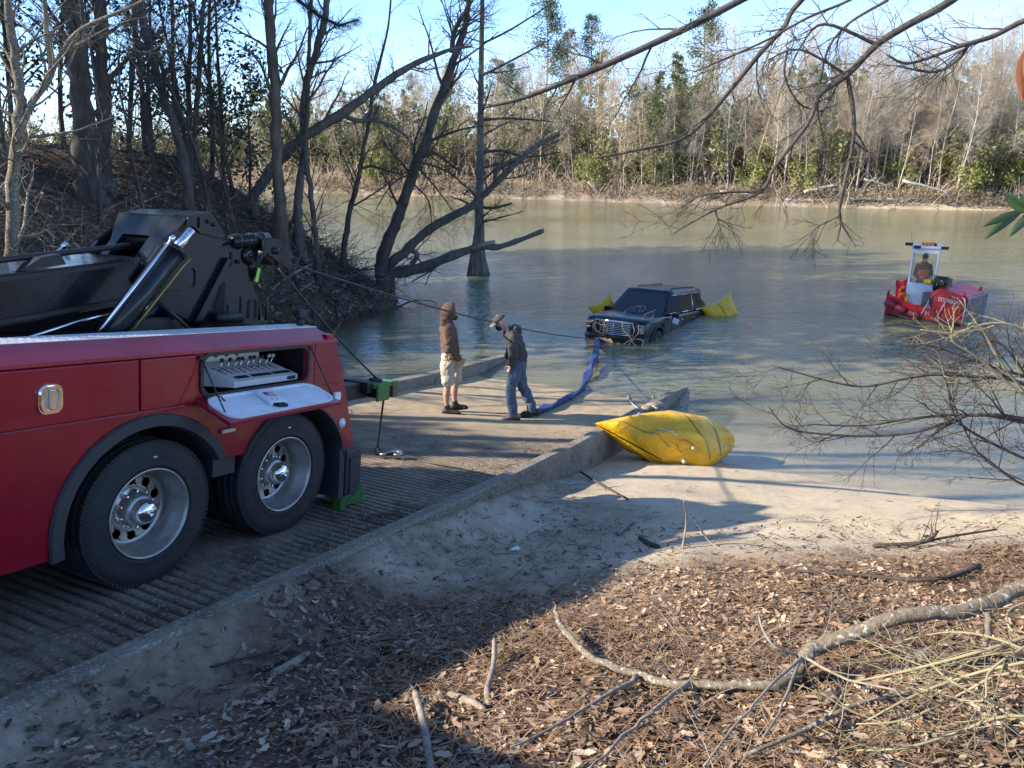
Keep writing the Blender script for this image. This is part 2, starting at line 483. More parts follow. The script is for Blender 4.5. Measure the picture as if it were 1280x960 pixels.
def height(x, y, detail=True):
    x = np.asarray(x, float); y = np.asarray(y, float)
    s = x*U[0]+y*U[1]; q = x*N[0]+y*N[1]
    rz = HC-D0-SL*s
    # our bank
    wob = .5*fnoise(x*.35, y*.35, 3)
    Yl, Yw = yl(x)+wob, yw(x)+.6*wob
    t = (y-Yl)/np.maximum(Yw-Yl, .5)
    down = np.where(t < 0, 3.25-.32*(Yl-y), np.where(t < 1, 3.25+1.4*np.clip(t, 0, 1), 4.65+.13*(y-Yw)))
    down = np.maximum(down, 1.62+.02*np.maximum(0, -y))
    zr = HC-down
    top = rz+.10+np.clip((s-9)/6.5, 0, 1)*.17
    zr = np.minimum(zr, top-.05+np.maximum(q-CURB_OUT, 0)*.5)
    drop = .015+.16*sstep(4.5, 7.5, s)+.30*sstep(7.0, 9.6, s)
    zr = np.maximum(zr, np.where(s < 12, top-drop-.38*np.maximum(q-CURB_OUT, 0)-1.2*sstep(.7, 2.2, q-CURB_OUT), -9))
    zr = zr - .05*np.exp(-np.maximum(q-CURB_OUT, 0)/.5)*sstep(7, 9.5, s)
    # left bank
    d = sdist(x, y, LEFT)
    tip = np.hypot(x+4.5, y-25)
    f = np.clip(.2+tip/7, .2, 1)
    zl = np.where(d > 0, 4.95*f*(1-np.exp(-.45*np.maximum(d, 0)/np.sqrt(f))), .42*d)
    nearr = rz-.06-.28*np.maximum(FAR_OUT-q, 0)
    zl = np.where(q < FAR_OUT+.3, np.maximum(zl, np.where(s < 16, nearr, -9)), zl)
    # far bank
    e = sdist(x, y, FAR)
    zf = np.where(e > 0, 1.25*(1-np.exp(-1.1*np.maximum(e, 0)))+np.clip(.14*(e-2), 0, 5.5), .3*e)
    z = np.where(q > FAR_OUT+.3, zr, -9.0)
    z = np.maximum(np.maximum(z, np.where(q < FAR_OUT+.6, zl, -9)), zf)
    z = np.maximum(z, -2.6)
    if detail:
        land = np.clip((z+.3)/.5, 0, 1)
        n = .05*fnoise(x*2.1, y*2.1, 11, 4)+.09*fnoise(x*.6, y*.6, 17)
        amp = np.where(d > -.5, 3.2, np.where(e > 0, 4.5, .55+.5*sstep(1, -3, x)))
        sandy = sstep(.25, .55, t)*sstep(-3.4, -2.5, q)
        z = z + n*amp*land*np.where((d < -.5) & (e < 0), 1-.5*sandy, 1)
        z = np.where((e > 0), z+.5*np.clip(e, 0, 2)*fnoise(x*.45, y*.45, 31, 3)*.8, z)
    onr = (q < (CURB_IN+CURB_OUT)/2) & (q > (FAR_IN+FAR_OUT)/2) & (s < 18.5)
    z = np.where(onr, np.minimum(rz-.30, z), z)
    return z
def grow_axis(a, b, st, lo, hi, g=1.085, mx=40):
    c = list(np.arange(a, b+1e-6, st)); k = st
    while c[-1] < hi: k = min(k*g, mx); c.append(c[-1]+k)
    k = st; left = []
    p = a
    while p > lo: k = min(k*g, mx); p -= k; left.append(p)
    return np.array(left[::-1]+c)
GX = grow_axis(-9, 9.5, .085, -500, 500)
GY = grow_axis(1.2, 17, .085, -60, 900, 1.04)
gx, gy = np.meshgrid(GX, GY)
gz = height(gx, gy)
nx_, ny_ = len(GX), len(GY)
GXL, GYL, GZL = GX.tolist(), GY.tolist(), gz.tolist()
from bisect import bisect_right
def H(x, y):
    i = min(max(bisect_right(GXL, x)-1, 0), nx_-2); j = min(max(bisect_right(GYL, y)-1, 0), ny_-2)
    a = min(max((x-GXL[i])/(GXL[i+1]-GXL[i]), 0), 1); b = min(max((y-GYL[j])/(GYL[j+1]-GYL[j]), 0), 1)
    r0, r1 = GZL[j], GZL[j+1]
    return (r0[i]*(1-a)+r0[i+1]*a)*(1-b)+(r1[i]*(1-a)+r1[i+1]*a)*b
def grid_mesh(name, x, y, z, mat, keep=None, attrs={}):
    me = bpy.data.meshes.new(name)
    h, w = x.shape
    vs = np.stack([x, y, z], -1).reshape(-1, 3)
    idx = np.arange(h*w).reshape(h, w)
    fs = np.stack([idx[:-1, :-1], idx[:-1, 1:], idx[1:, 1:], idx[1:, :-1]], -1).reshape(-1, 4)
    if keep is not None:
        k = keep.reshape(-1)[fs].any(1); fs = fs[k]
        used = np.unique(fs); re = np.full(h*w, -1); re[used] = np.arange(len(used))
        vs = vs[used]; fs = re[fs]
    else: used = np.arange(h*w)
    me.from_pydata(vs.tolist(), [], fs.tolist())
    me.polygons.foreach_set('use_smooth', np.ones(len(fs), bool))
    for an, a in attrs.items():
        c = np.concatenate([a.reshape(-1, 3)[used], np.ones((len(used), 1))], 1).astype(np.float32)
        ca = me.color_attributes.new(an, 'FLOAT_COLOR', 'POINT'); ca.data.foreach_set('color', c.ravel())
    me.materials.append(mat); me.update()
    o = bpy.data.objects.new(name, me); COL.objects.link(o); return o
# ground zones
S_ = gx*U[0]+gy*U[1]; Q_ = gx*N[0]+gy*N[1]
wob = .5*fnoise(gx*.35, gy*.35, 3)
T_ = (gy-yl(gx)-wob)/np.maximum(yw(gx)+.6*wob-yl(gx)-wob, .5)
dL = sdist(gx, gy, LEFT); dF = sdist(gx, gy, FAR)
right = Q_ > -3.6
brk = fnoise(gx*1.4, gy*1.4, 41, 4)
side = sstep(-.3, 2.3, gx-.2*(gy-6)+brk*1.6)              # towards the curb it is dark trodden soil
leafz = np.where(right, sstep(.12, -.08, T_+.12*brk)*sstep(-2.2, -.9, gx+.15*(gy-3)+brk*.6), 0)
sandz = np.where(right, sstep(.02, .22, T_+.2*brk)*np.maximum(side, sstep(.5, .68, T_+.15*brk)), 0)
z1 = np.stack([leafz, 0*leafz, sandz], -1)
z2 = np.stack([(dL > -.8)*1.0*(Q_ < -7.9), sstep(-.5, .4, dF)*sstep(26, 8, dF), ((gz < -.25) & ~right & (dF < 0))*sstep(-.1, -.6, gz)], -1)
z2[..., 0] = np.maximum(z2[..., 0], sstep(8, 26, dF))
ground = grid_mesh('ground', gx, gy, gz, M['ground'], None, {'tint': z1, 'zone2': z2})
tag(ground, kind='structure')

# ------------------------------------------------------------------ water
wd = np.clip(-gz, 0, 3)
far_calm = sstep(30, 55, gy)
gust = .5+.5*np.clip(fnoise(gx*.07+3, gy*.16, 51, 3)*2.2, -1, 1)
wind = (.22+1.0*gust**1.4)*(1-.45*far_calm)*sstep(-.02, .5, wd+.10)
wind *= .55+.45*sstep(11, 19, gy)
wa = np.stack([wd/3, wind, 0*wd], -1)
water = grid_mesh('water', gx, gy, 0*gz, M['water'], gz < .12, {'tint': wa})
tag(water, kind='structure')

# ------------------------------------------------------------------ boat ramp : grooved concrete
sv = np.concatenate([np.arange(-7, -1.2, .1), np.arange(-1.2, 10.2, .0119), np.arange(10.2, 18.6, .06)])
qv = np.linspace(CURB_IN+.02, FAR_IN-.02, 54)
rs, rq = np.meshgrid(sv, qv, indexing='ij')
PER = .095
ph = (rs+.012*fnoise(rq*.8, rs*.3, 5))/PER
pr = np.abs(np.sin(pi*ph))**.55                            # narrow grooves, rounded ribs
fade = sstep(9.6, 7.9, rs+.5*fnoise(rs*.9, rq*.9, 8, 3))*sstep(-1.0, -.2, rs)
wear = sstep(-.30, .30, fnoise(rs*1.3, rq*1.3, 21, 4)+.12)
gd = (1-pr)*.026*fade*(.12+.88*wear)
lump = .012*fnoise(rs*2.2, rq*2.2, 9, 4)+.02*sstep(8, 11, rs)*fnoise(rs*1.2, rq*2.5, 14, 4)
rz_ = HC-D0-SL*rs-gd+lump
rz_ = np.where(rs > 13, rz_+.02*(rs-13), rz_)
rx = rs*U[0]+rq*N[0]; ry = rs*U[1]+rq*N[1]
silt = sstep(8.6, 10.2, rs+.9*fnoise(rs*.5, rq*.9, 61, 4))
edge = np.maximum(sstep(-4.9, -3.9, rq+.3*fnoise(rs*1.2, rq, 71)), sstep(9.2, 10, rs)*.5)
edge = np.maximum(edge*sstep(13, 9, rs), .75*(1-wear)*fade)
groove = np.clip((1-pr)*1.15, 0, 1)*fade*(.25+.75*wear)
ramp_o = grid_mesh('boat_ramp', rx, ry, rz_, M['ramp'], None, {'tint': np.stack([silt, groove, edge], -1)})
tag(ramp_o, kind='structure')

def curb(name, label, qi, qo, s0, s1, hfun, deep):
    mb = MB(); n = int((s1-s0)/.14); rings = []
    for i in range(n+1):
        s = s0+(s1-s0)*i/n
        h = hfun(s); j = [float(fnoise(np.array(s*1.7), np.array(k*3.3), 81, 3)) for k in range(4)]
        a, b = (qi, qo)
        r = .025
        prof = [(a+.008*j[0], -.08), (a+.012*j[0], h-r+.012*j[2]), (a+(r if b > a else -r)+.01*j[1], h+.014*j[2]),
                (b-(r if b > a else -r)+.012*j[1], h+.014*j[3]), (b+.015*j[3], h-r+.01*j[3]), (b+.03*j[0], h-deep*.5), (b+.02*j[1], h-deep)]
        rings.append([sq(s, qq, hh) for qq, hh in prof])
    if qo > qi: rings = [list(reversed(r_)) for r_ in rings]
    mb.loft(rings, smooth=False)
    o = mb.build(name, M['curb']); tag(o, label, 'curb')
    return o
curb('ramp_curb', 'weathered concrete kerb of the boat ramp beside the leaf covered bank and yellow lift bag', CURB_IN, CURB_OUT, -7, 15.7, lambda s: .10+min(1, max(0, (s-9)/6.5))*.17-max(0, s-14.6)*.06, 1.1)
curb('ramp_curb', 'sandy concrete kerb on the far edge of the boat ramp behind the two men', FAR_IN, FAR_OUT, -7, 15.6, lambda s: .20+min(1, max(0, (s-12)/3.6))*.16, 1.0)
# ------------------------------------------------------------------ heavy wrecker truck
TH = math.atan(SL); CT, ST = cos(TH), sin(TH)
S0, Q0 = 3.72, -5.7
TX = V((U[0]*CT, U[1]*CT, -ST)); TZ = V((U[0]*ST, U[1]*ST, CT)); TY = V((-N[0], -N[1], 0))
TM = Matrix((TX, TY, TZ)).transposed()
truck = thing('tow_truck', 'dark red heavy wrecker truck with black boom and open lever box, backed down the ramp', 'tow truck', sq(S0, Q0), TM)
def tw(p): return sq(S0, Q0) + TM @ V(p)
RY = -1.25
side = lambda a, b, d: V((a, d, b))          # side plates : (along, up, across)
def arc(cx, cz, r, a0, a1, n): return [(cx+r*cos(radians(a0+(a1-a0)*i/n)), cz+r*sin(radians(a0+(a1-a0)*i/n))) for i in range(n+1)]
def rrect(x0, z0, x1, z1, r, n=5):
    p = []
    for cx, cz, a in ((x1-r, z1-r, 0), (x0+r, z1-r, 90), (x0+r, z0+r, 180), (x1-r, z0+r, 270)):
        p += arc(cx, cz, r, a, a+90, n)
    return p
def ring_plate(mb, outer, inner, fn, d0, d1, m=0):
    """plate with a hole, outer and inner outlines have the same number of points"""
    n = len(outer)
    vs = [fn(*p, d0) for p in outer]+[fn(*p, d0) for p in inner]+[fn(*p, d1) for p in outer]+[fn(*p, d1) for p in inner]
    fs = []
    for i in range(n):
        j = (i+1) % n
        fs += [(i, j, n+j, n+i), (2*n+i, 3*n+i, 3*n+j, 2*n+j), (i, 2*n+i, 2*n+j, j), (n+i, n+j, 3*n+j, 3*n+i)]
    mb.add(vs, fs, m)
A1, A2 = (-.60, .50), (.82, .47)
# lower side skirt, with both wheel arches cut out of it
def lower_poly():
    p = [(-4.6, .42), (-4.6, 1.255)]
    p = [(-4.6, 1.255), (1.455, 1.255), (1.635, .62)]
    p += arc(A2[0], A2[1], .655, 13, 150, 12)
    p += [(.19, .80)]
    p += arc(A1[0], A1[1], .665, 28, 187, 14)
    p += [(-4.6, .42)]
    return p
mb = MB(); mb.prism(lower_poly(), side, RY, RY+.05); mb.build('side_skirt', M['red'], truck)
mb = MB(); mb.prism([(a, b) for a, b in lower_poly()], side, 1.20, 1.25); mb.build('side_skirt', M['red'], truck)
# upper band : doors, lever box surround, raked rear corner
def door(x0, x1, z0=1.268, z1=1.622):
    mb = MB(); mb.bbox(((x0+x1)/2, RY+.012, (z0+z1)/2), (x1-x0, .05, z1-z0), .012); return mb
mb = MB(); mb.box((-2.42, RY+.045, 1.45), (4.4, .05, .40)); mb.build('door_frame', M['red_trim'], truck)
d1 = door(-2.75, -.706).build('locker_door', M['red'], truck)
d2 = door(-.692, -.238).build('locker_door', M['red'], truck)
d3 = door(-4.6, -2.765).build('locker_door', M['red'], truck)
# paddle latch
mb = MB(); mb.prism(rrect(-1.395, 1.345, -1.245, 1.525, .05), side, RY-.030, RY-.012)
hl = mb.build('door_handle', M['chrome'], d1)
mb = MB(); ring_plate(mb, rrect(-1.385, 1.355, -1.255, 1.515, .045), rrect(-1.368, 1.372, -1.272, 1.498, .036), side, RY-.042, RY-.028); mb.bbox((-1.318, RY-.045, 1.435), (.035, .02, .12), .008); mb.prism(rrect(-1.366, 1.374, -1.274, 1.496, .034), side, RY-.033, RY-.029, 1)
mb.build('latch_paddle', [M['chrome'], M['alu_dull']], hl)
# lever box
BX0, BX1, BZ0, BZ1 = -.235, 1.04, 1.258, 1.645
hole = rrect(-.185, 1.312, .955, 1.618, .085, 6)
outer = []
for a, b in hole:
    outer.append((BX0 if a < -.10 else (BX1 if a > .87 else a), BZ0 if b < 1.39 else (BZ1 if b > 1.54 else b)))
mb = MB(); ring_plate(mb, outer, hole, side, RY, RY+.05); sur = mb.build('lever_box_surround', M['red'], truck)
mb = MB(); ring_plate(mb, rrect(-.20, 1.298, .97, 1.632, .09, 6), rrect(-.172, 1.325, .942, 1.605, .078, 6), side, RY-.016, RY+.002); mb.build('seal', M['black'], sur)
mb = MB()      # dark interior
x0, x1, z0, z1, y0, y1 = -.22, .99, 1.28, 1.64, RY+.055, RY+.60
mb.add([(x0, y0, z0), (x1, y0, z0), (x1, y0, z1), (x0, y0, z1), (x0, y1, z0), (x1, y1, z0), (x1, y1, z1), (x0, y1, z1)],
       [(0, 1, 5, 4), (3, 7, 6, 2), (0, 4, 7, 3), (1, 2, 6, 5), (4, 5, 6, 7)])
mb.build('locker_interior', M['black'], truck)
# lever console : wedge with slots and nine levers
con = MB()
cx0, cx1 = .19, .90
pr = [(RY+.06, 1.325), (RY+.06, 1.372), (RY+.34, 1.495), (RY+.34, 1.325)]
con.prism(pr, lambda a, b, d: V((d-.55*(a-(RY+.06)), a, b)), cx0, cx1)
co = con.build('lever_console', M['grey_metal'], truck)
panel = MB()
panel.box((.40, RY+.37, 1.545), (.70, .02, .11)); po = panel.build('gauge_panel', M['white'], co)
sh = lambda x, t: x-.55*t
def on_slope(x, t, off=.003):    # t metres inward from the console's front lip
    return V((sh(x, t), RY+.06+t, 1.372+t*.4393+off))
sl_ = MB()
lev = []
for i in range(9):
    x = cx0+.075+i*.068
    a, b = on_slope(x-.004, .10), on_slope(x-.004, .20)
    for p0, p1 in ((a, b),):
        d = (p1-p0); w = V((.007, 0, 0))
        sl_.add([p0-w, p0+w, p1+w, p1-w], [(0, 1, 2, 3)])
    lv = MB(); base = on_slope(x, .15); lean = (.02*((i*37) % 5-2))
    tip = base+V((.028+lean*.4, -.012, .085)); lv.tube([base, tip], .0045, 6)
    lv.sphere(tip, .017, 8, 1)
    lv.build('lever', [M['chrome'], M['black'] if i < 7 else M['grey_metal']], co)
so_ = sl_.build('slot', M['dark'], co); so_['kind'] = 'stuff'
pl = MB()
for x, w_ in ((.27, .14), (.44, .22), (.68, .20)):      # printed plates along the lip
    p = [on_slope(x, .03), on_slope(x+w_, .03), on_slope(x+w_, .065), on_slope(x, .065)]
    pl.add(p, [(0, 1, 2, 3)])
pl.box((.82, RY+.058, 1.349), (.09, .005, .03))
for x in (.18, .34, .45, .56): pl.box((x-.06, RY+.357, 1.55), (.03, .008, .05))
for x in (.26, .50): pl.lathe([(.0, -.012), (.022, -.012), (.022, 0)], (x-.06, RY+.358, 1.565), (0, 1, 0), 10)
pl.build('plate', M['black'], co)['kind'] = 'stuff'
# drop-down lid
LM = Matrix.Rotation(radians(19), 3, 'X')
def lid_fn(a, b, d): return V((0, RY-.012, 1.292))+LM @ V((a, -b, d))
lid = MB(); lid.prism([(-.235, 0), (.985, 0), (.985, .36), (-.235, .36)], lid_fn, -.028, 0)
lido = lid.build('lever_box_lid', M['red_trim'], truck)
liner = MB(); liner.prism(rrect(-.20, .012, .955, .335, .11, 6), lid_fn, .001, .010); ring_plate(liner, rrect(-.205, .008, .96, .34, .115, 6), rrect(-.185, .026, .94, .322, .10, 6), lid_fn, .009, .020)
liner.build('lid_liner', M['lid_white'], lido)
for a in (-.20, .97):
    st = MB(); p0 = V((a, RY-.015, 1.60)); p1 = lid_fn(a+.015, .25, .012)
    st.tube([p0, p1], .006, 6); st.box(p0, (.03, .02, .03)); st.build('lid_stay', M['black'], lido)
st = MB()
st.tube([lid_fn(-.19, .02, .015), lid_fn(-.12, .05, .05), lid_fn(-.06, .05, .03), lid_fn(-.05, .09, .012)], .006, 6)
st.build('lid_hose', M['black'], lido)
hb = MB(); hb.box((.38, RY-.006, 1.296), (.95, .02, .012)); hb.build('hinge', M['black'], lido)
# small box with a flag sticker, lying on the lid
boxo = thing('remote_box', 'small white box with a flag sticker lying on the open lid', 'box', tw(lid_fn(.34, .17, .011)), TM @ LM @ Matrix.Rotation(radians(-10), 3, 'Z'))
b = MB(); b.bbox((0, 0, .019), (.15, .20, .036), .004); bo = b.build('case', M['white'], boxo)
fl = MB(); fw, fh = .105, .07
for i in range(7):
    y = .06-i*fh/7
    x0 = -.055+(.042 if i < 4 else 0)
    fl.add([(x0, y, .0385), (.05, y, .0385), (.05, y-fh/7, .0385), (x0, y-fh/7, .0385)], [(3, 2, 1, 0)], 0 if i % 2 == 0 else 1)
fl.add([(-.055, .06, .0386), (-.013, .06, .0386), (-.013, .06-fh*4/7, .0386), (-.055, .06-fh*4/7, .0386)], [(3, 2, 1, 0)], 2)
fl.build('flag_sticker', [plain('flag_red', (.55, .08, .10), .5), M['white'], plain('flag_blue', (.06, .10, .35), .5)], bo)
b = MB(); b.box((.0, -.1035, .016), (.10, .008, .028)); b.bbox((.03, -.112, .012), (.09, .03, .018), .003)
b.add([(-.045, -.045, .0384), (-.03, -.045, .0384), (-.03, -.062, .0384), (-.045, -.062, .0384)], [(3, 2, 1, 0)])
b.add([(.0, -.05, .0384), (.015, -.05, .0384), (.015, -.065, .0384), (.0, -.065, .0384)], [(3, 2, 1, 0)])
b.build('socket', M['black'], bo)
# raked rear corner
def rear_x(z): return 1.635-(z-.62)*.325
mb = MB()
pc = [(1.052, 1.26), (1.455, 1.26), (1.30, 1.66)]+[(1.285, 1.70), (1.05, 1.70)]
mb.prism([(1.046, 1.258), (1.452, 1.258), (1.315, 1.648), (1.046, 1.648)], side, RY-.002, RY+.06)
mb.build('rear_corner', M['red'], truck)
mb = MB()   # tail panel across the back
vs = [(1.635, RY+.002, .62), (1.635, 1.248, .62), (1.30, 1.248, 1.70), (1.30, RY+.002, 1.70), (1.55, RY+.002, .62), (1.55, 1.248, .62), (1.2, 1.248, 1.70), (1.2, RY+.002, 1.70)]
mb.add([(a-.004, b, c) for a, b, c in vs], [(0, 1, 2, 3), (4, 7, 6, 5), (0, 4, 5, 1), (3, 2, 6, 7), (0, 3, 7, 4), (1, 5, 6, 2)])
mb.build('tail_panel', M['red'], truck)
# top rail : sloped red cap and checker plate walkway
def rail(sgn):
    prof = [(-1.262, 1.632), (-1.262, 1.655), (-1.09, 1.752), (-1.02, 1.752), (-1.02, 1.60), (-1.2, 1.60)]
    rings = []
    for x in [-4.6, -3, -1.5, 0, 1.10, 1.22, 1.29, 1.325, 1.335]:
        k = max(0, (x-1.22)/.115)
        zt = 1.752-(.055*k*k)
        rings.append([V((x-.26*(z-1.632)*(k > 0), sgn*-y if sgn < 0 else -y, min(z, zt))) for y, z in prof])
    m = MB()
    rr = [[V((p.x, (-1 if sgn > 0 else 1)*abs(p.y), p.z)) for p in r] for r in rings]
    if sgn > 0: rr = [list(reversed(r)) for r in rr]
    m.loft(rr, smooth=False); return m
rl = rail(1).build('top_rail', M['red_trim'], truck)
rail(-1).build('top_rail', M['red_trim'], truck)
mb = MB()
mb.box((-1.68, -.955, 1.753), (5.84, .27, .006))
for i in range(150):                         # raised diamond tread
    for j in range(5):
        x = -2.6+i*.0258+(.0129 if j % 2 else 0); y = -1.065+j*.05
        if x > 1.2: continue
        a = radians(45 if (i+j) % 2 else -45); d = V((cos(a), sin(a), 0)); e = V((-d.y, d.x, 0))
        c = V((x, y, 1.757))
        mb.add([c-d*.011-e*.003, c+d*.011-e*.003, c+d*.011+e*.003, c-d*.011+e*.003, c-d*.007+V((0, 0, .0035)), c+d*.007+V((0, 0, .0035))],
               [(0, 1, 5, 4), (1, 2, 5), (2, 3, 4, 5), (3, 0, 4)])
mb.build('checker_plate', M['tread_plate'], truck)
mb = MB(); mb.box((-1.68, .955, 1.753), (5.84, .27, .006)); mb.build('checker_plate', M['tread_plate'], truck)
# fenders over the wheels
def fender(c, r, a0, a1, n=16, wd=.085):
    m = MB(); rings = []
    for i in range(n+1):
        a = radians(a0+(a1-a0)*i/n); ca, sa = cos(a), sin(a)
        rings.append([V((c[0]+ca*rr, y, c[1]+sa*rr)) for rr, y in ((r+wd, RY-.006), (r+wd-.01, RY-.028), (r, RY-.028), (r-.012, RY+.02), (r-.012, RY+.45), (r+.02, RY+.45), (r+.02, RY+.002))])
    m.loft(rings, smooth=False); return m
fender(A1, .655, 28, 188).build('wheel_arch', M['fender'], truck)
fender(A2, .645, 8, 152, 16, .022).build('wheel_arch', M['fender'], truck)
mb = MB(); mb.prism([(1.41, .15), (1.48, .15), (1.48, .60), (1.44, .66), (1.41, .60)], side, RY-.02, RY+.5); mb.build('mud_flap', M['fender'], truck)
mb = MB(); mb.box((.09, RY+.30, .90), (.22, .5, .5)); mb.build('arch_infill', M['fender'], truck)
mb = MB(); mb.bbox((.06, RY-.02, 1.02), (.13, .03, .035), .008); mb.build('marker_bracket', M['alu_dull'], truck)
# dark chassis below the deck
mb = MB(); mb.box((-1.6, 0, .80), (5.9, .95, .36)); mb.box((-1.6, 0, 1.585), (5.86, 1.9, .03)); mb.box((-1.5, .62, 1.2), (5.6, .03, .7)); mb.box((-1.8, -.62, .95), (5.4, .04, .5))
mb.tube([(-.585, -.9, .52), (-.585, .9, .52)], .09, 12); mb.tube([(.745, -.9, .52), (.745, .9, .52)], .09, 12)
mb.build('chassis', M['dark'], truck)
# clearance lights
mb = MB(); mb.bbox((1.335, RY-.018, 1.135), (.085, .035, .075), .012); mb.build('marker_light', M['lens'], truck)
mb = MB(); mb.lathe([(0, -.02), (.028, -.018), (.036, 0)], (1.445, RY-.002, .865), (0, 1, 0), 14); mb.lathe([(.036, -.012), (.046, -.008), (.046, .002)], (1.445, RY-.002, .865), (0, 1, 0), 14); mb.build('marker_light', M['lens'], truck)
# ---- wheels
RW = .52
def wheel_parts(cx, cy, out):
    """out = -1 : outer face towards -y"""
    ax = V((0, out, 0)); c = V((cx, cy, RW))
    tyre = MB(); hw = .14
    prof = [(.30, -hw*.8), (.325, -hw*.98), (.40, -hw*1.02), (.475, -hw*.97), (.497, -hw*.90)]
    prof += [(.515, -hw*.86), (.515, -hw*.5), (.505, -hw*.48), (.505, -hw*.42), (.519, -hw*.40), (.519, -.012), (.508, -.01), (.508, .01), (.519, .012), (.519, hw*.40), (.505, hw*.42), (.505, hw*.48), (.515, hw*.5), (.515, hw*.86), (.497, hw*.90)]
    prof += [(.49, hw*.94), (.486, hw*.945), (.482, hw*.98), (.46, hw*1.0), (.455, hw*1.012), (.40, hw*1.03), (.352, hw*1.02), (.349, hw*1.035), (.343, hw*1.035), (.340, hw*1.0), (.322, hw*.94), (.31, hw*.8)]
    tyre.lathe(prof, c, ax, 56, smooth=True)
    for k in range(96):                                  # shoulder tread lugs
        a = 2*pi*k/96
        d = V((cos(a), 0, sin(a)))
        for sg in (-1, 1):
            p = c+d*.514+ax*(sg*hw*.74); R = Matrix.Rotation(-a, 3, 'Y')
            tyre.box(p, (.016, .046, .021), R)
    return tyre, c, ax
def lug_wheel(name_parent, cx, cy, out, full=True):
    tyre, c, ax = wheel_parts(cx, cy, out)
    root = bpy.data.objects.new('wheel', None); COL.objects.link(root); root.parent = name_parent
    tyre.build('tyre', M['rubber'], root)
    if full:
        lab = MB(); p0 = c+ax*.146+V((.03, 0, .405)); lab.box(p0, (.03, .004, .009)); lab.build('tyre_label', M['white'], root)
    rim = MB(); hw = .14
    rim.lathe([(.322, hw*.93), (.324, hw*.99), (.318, hw*1.03), (.309, hw*1.0), (.306, hw*.80), (.296, hw*.62), (.285, hw*.30), (.268, hw*.12), (.262, -.05), (.258, -.065), (.24, -.07)], c, ax, 48)
    a_ = V((1, 0, 0)); b_ = V((0, 0, 1))
    disc_d = -.066                                        # disc depth from the wheel's middle plane
    ns = 10; fs_ = lambda r, t, d: c+ax*d+(a_*cos(t)+b_*sin(t))*r
    for k in range(ns):                                   # dished disc with ten hand holes
        t0, t1 = 2*pi*k/ns, 2*pi*(k+1)/ns; tm = (t0+t1)/2
        outer, inner = [], []
        r0, r1, rh = .155, .243, .034
        def bd(x):                                        # walk the sector's border
            x = x % 1
            if x < .25: return (r0+(r1-r0)*x*4, t0)
            if x < .5: return (r1, t0+(t1-t0)*(x-.25)*4)
            if x < .75: return (r1-(r1-r0)*(x-.5)*4, t1)
            return (r0, t1-(t1-t0)*(x-.75)*4)
        nn = 16; hc = fs_((r0+r1)/2+.004, tm, disc_d)
        er = (a_*cos(tm)+b_*sin(tm)); et = (-a_*sin(tm)+b_*cos(tm))
        vs = []
        for i in range(nn):
            r_, t_ = bd(i/nn+.0001); vs.append(fs_(r_, t_, disc_d))
        for i in range(nn):
            an = -3*pi/4-2*pi*i/nn+pi/1000
            vs.append(hc+er*cos(an)*rh+et*sin(an)*rh)
        for i in range(nn):
            an = -3*pi/4-2*pi*i/nn
            vs.append(hc+er*cos(an)*rh+et*sin(an)*rh-ax*.02)
        rim.add(vs, [(i, (i+1) % nn, nn+(i+1) % nn, nn+i) for i in range(nn)]+[(nn+i, nn+(i+1) % nn, 2*nn+(i+1) % nn, 2*nn+i) for i in range(nn)])
    rim.lathe([(.157, -.066), (.150, -.058), (.10, -.054)], c, ax, 32)
    rim.build('rim', M['alu_dull'], root)
    back = MB(); back.lathe([(.0, -.10), (.25, -.10)], c, ax, 24); back.build('brake_drum', M['dark'], root)
    hub = MB(); hub.lathe([(.118, -.056), (.115, .02), (.106, .045), (.0, .047)], c, ax, 24); hub.build('hub', M['alu_dull'], root)
    cap_ = MB(); cap_.lathe([(.088, .046), (.088, .078), (.085, .098), (.074, .118), (.056, .131), (.034, .138), (.020, .140), (.020, .146), (.012, .147), (.010, .141), (0, .141)], c, ax, 28); cap_.build('hub_cap', M['chrome'], root)
    nuts = MB()
    for k in range(10):
        t = 2*pi*(k+.5)/10; p = fs_(.132, t, -.055)
        nuts.lathe([(.017, 0), (.017, .028), (.012, .034), (.010, .058), (0, .062)], p, ax, 8, smooth=False)
    nuts.build('lug_nut', M['chrome'], root)['kind'] = 'stuff'
    return root
wh = lug_wheel(truck, -.585, RY+.165, -1)
for cx, cy, out in ((.745, RY+.165, -1), (-.585, -RY-.165, 1), (.745, -RY-.165, 1)):
    if out == -1:
        w2 = wh.copy(); COL.objects.link(w2); w2.parent = truck; w2.location = (1.33, 0, 0)
        for ch in list(wh.children):
            d = ch.copy(); COL.objects.link(d); d.parent = w2
    else:
        t_, c_, a_ = wheel_parts(cx, cy, out); t_.build('wheel', M['rubber'], truck)
for cx in (-.585, .745):
    t_, c_, a_ = wheel_parts(cx, RY+.50, -1); t_.build('wheel', M['rubber'], truck)
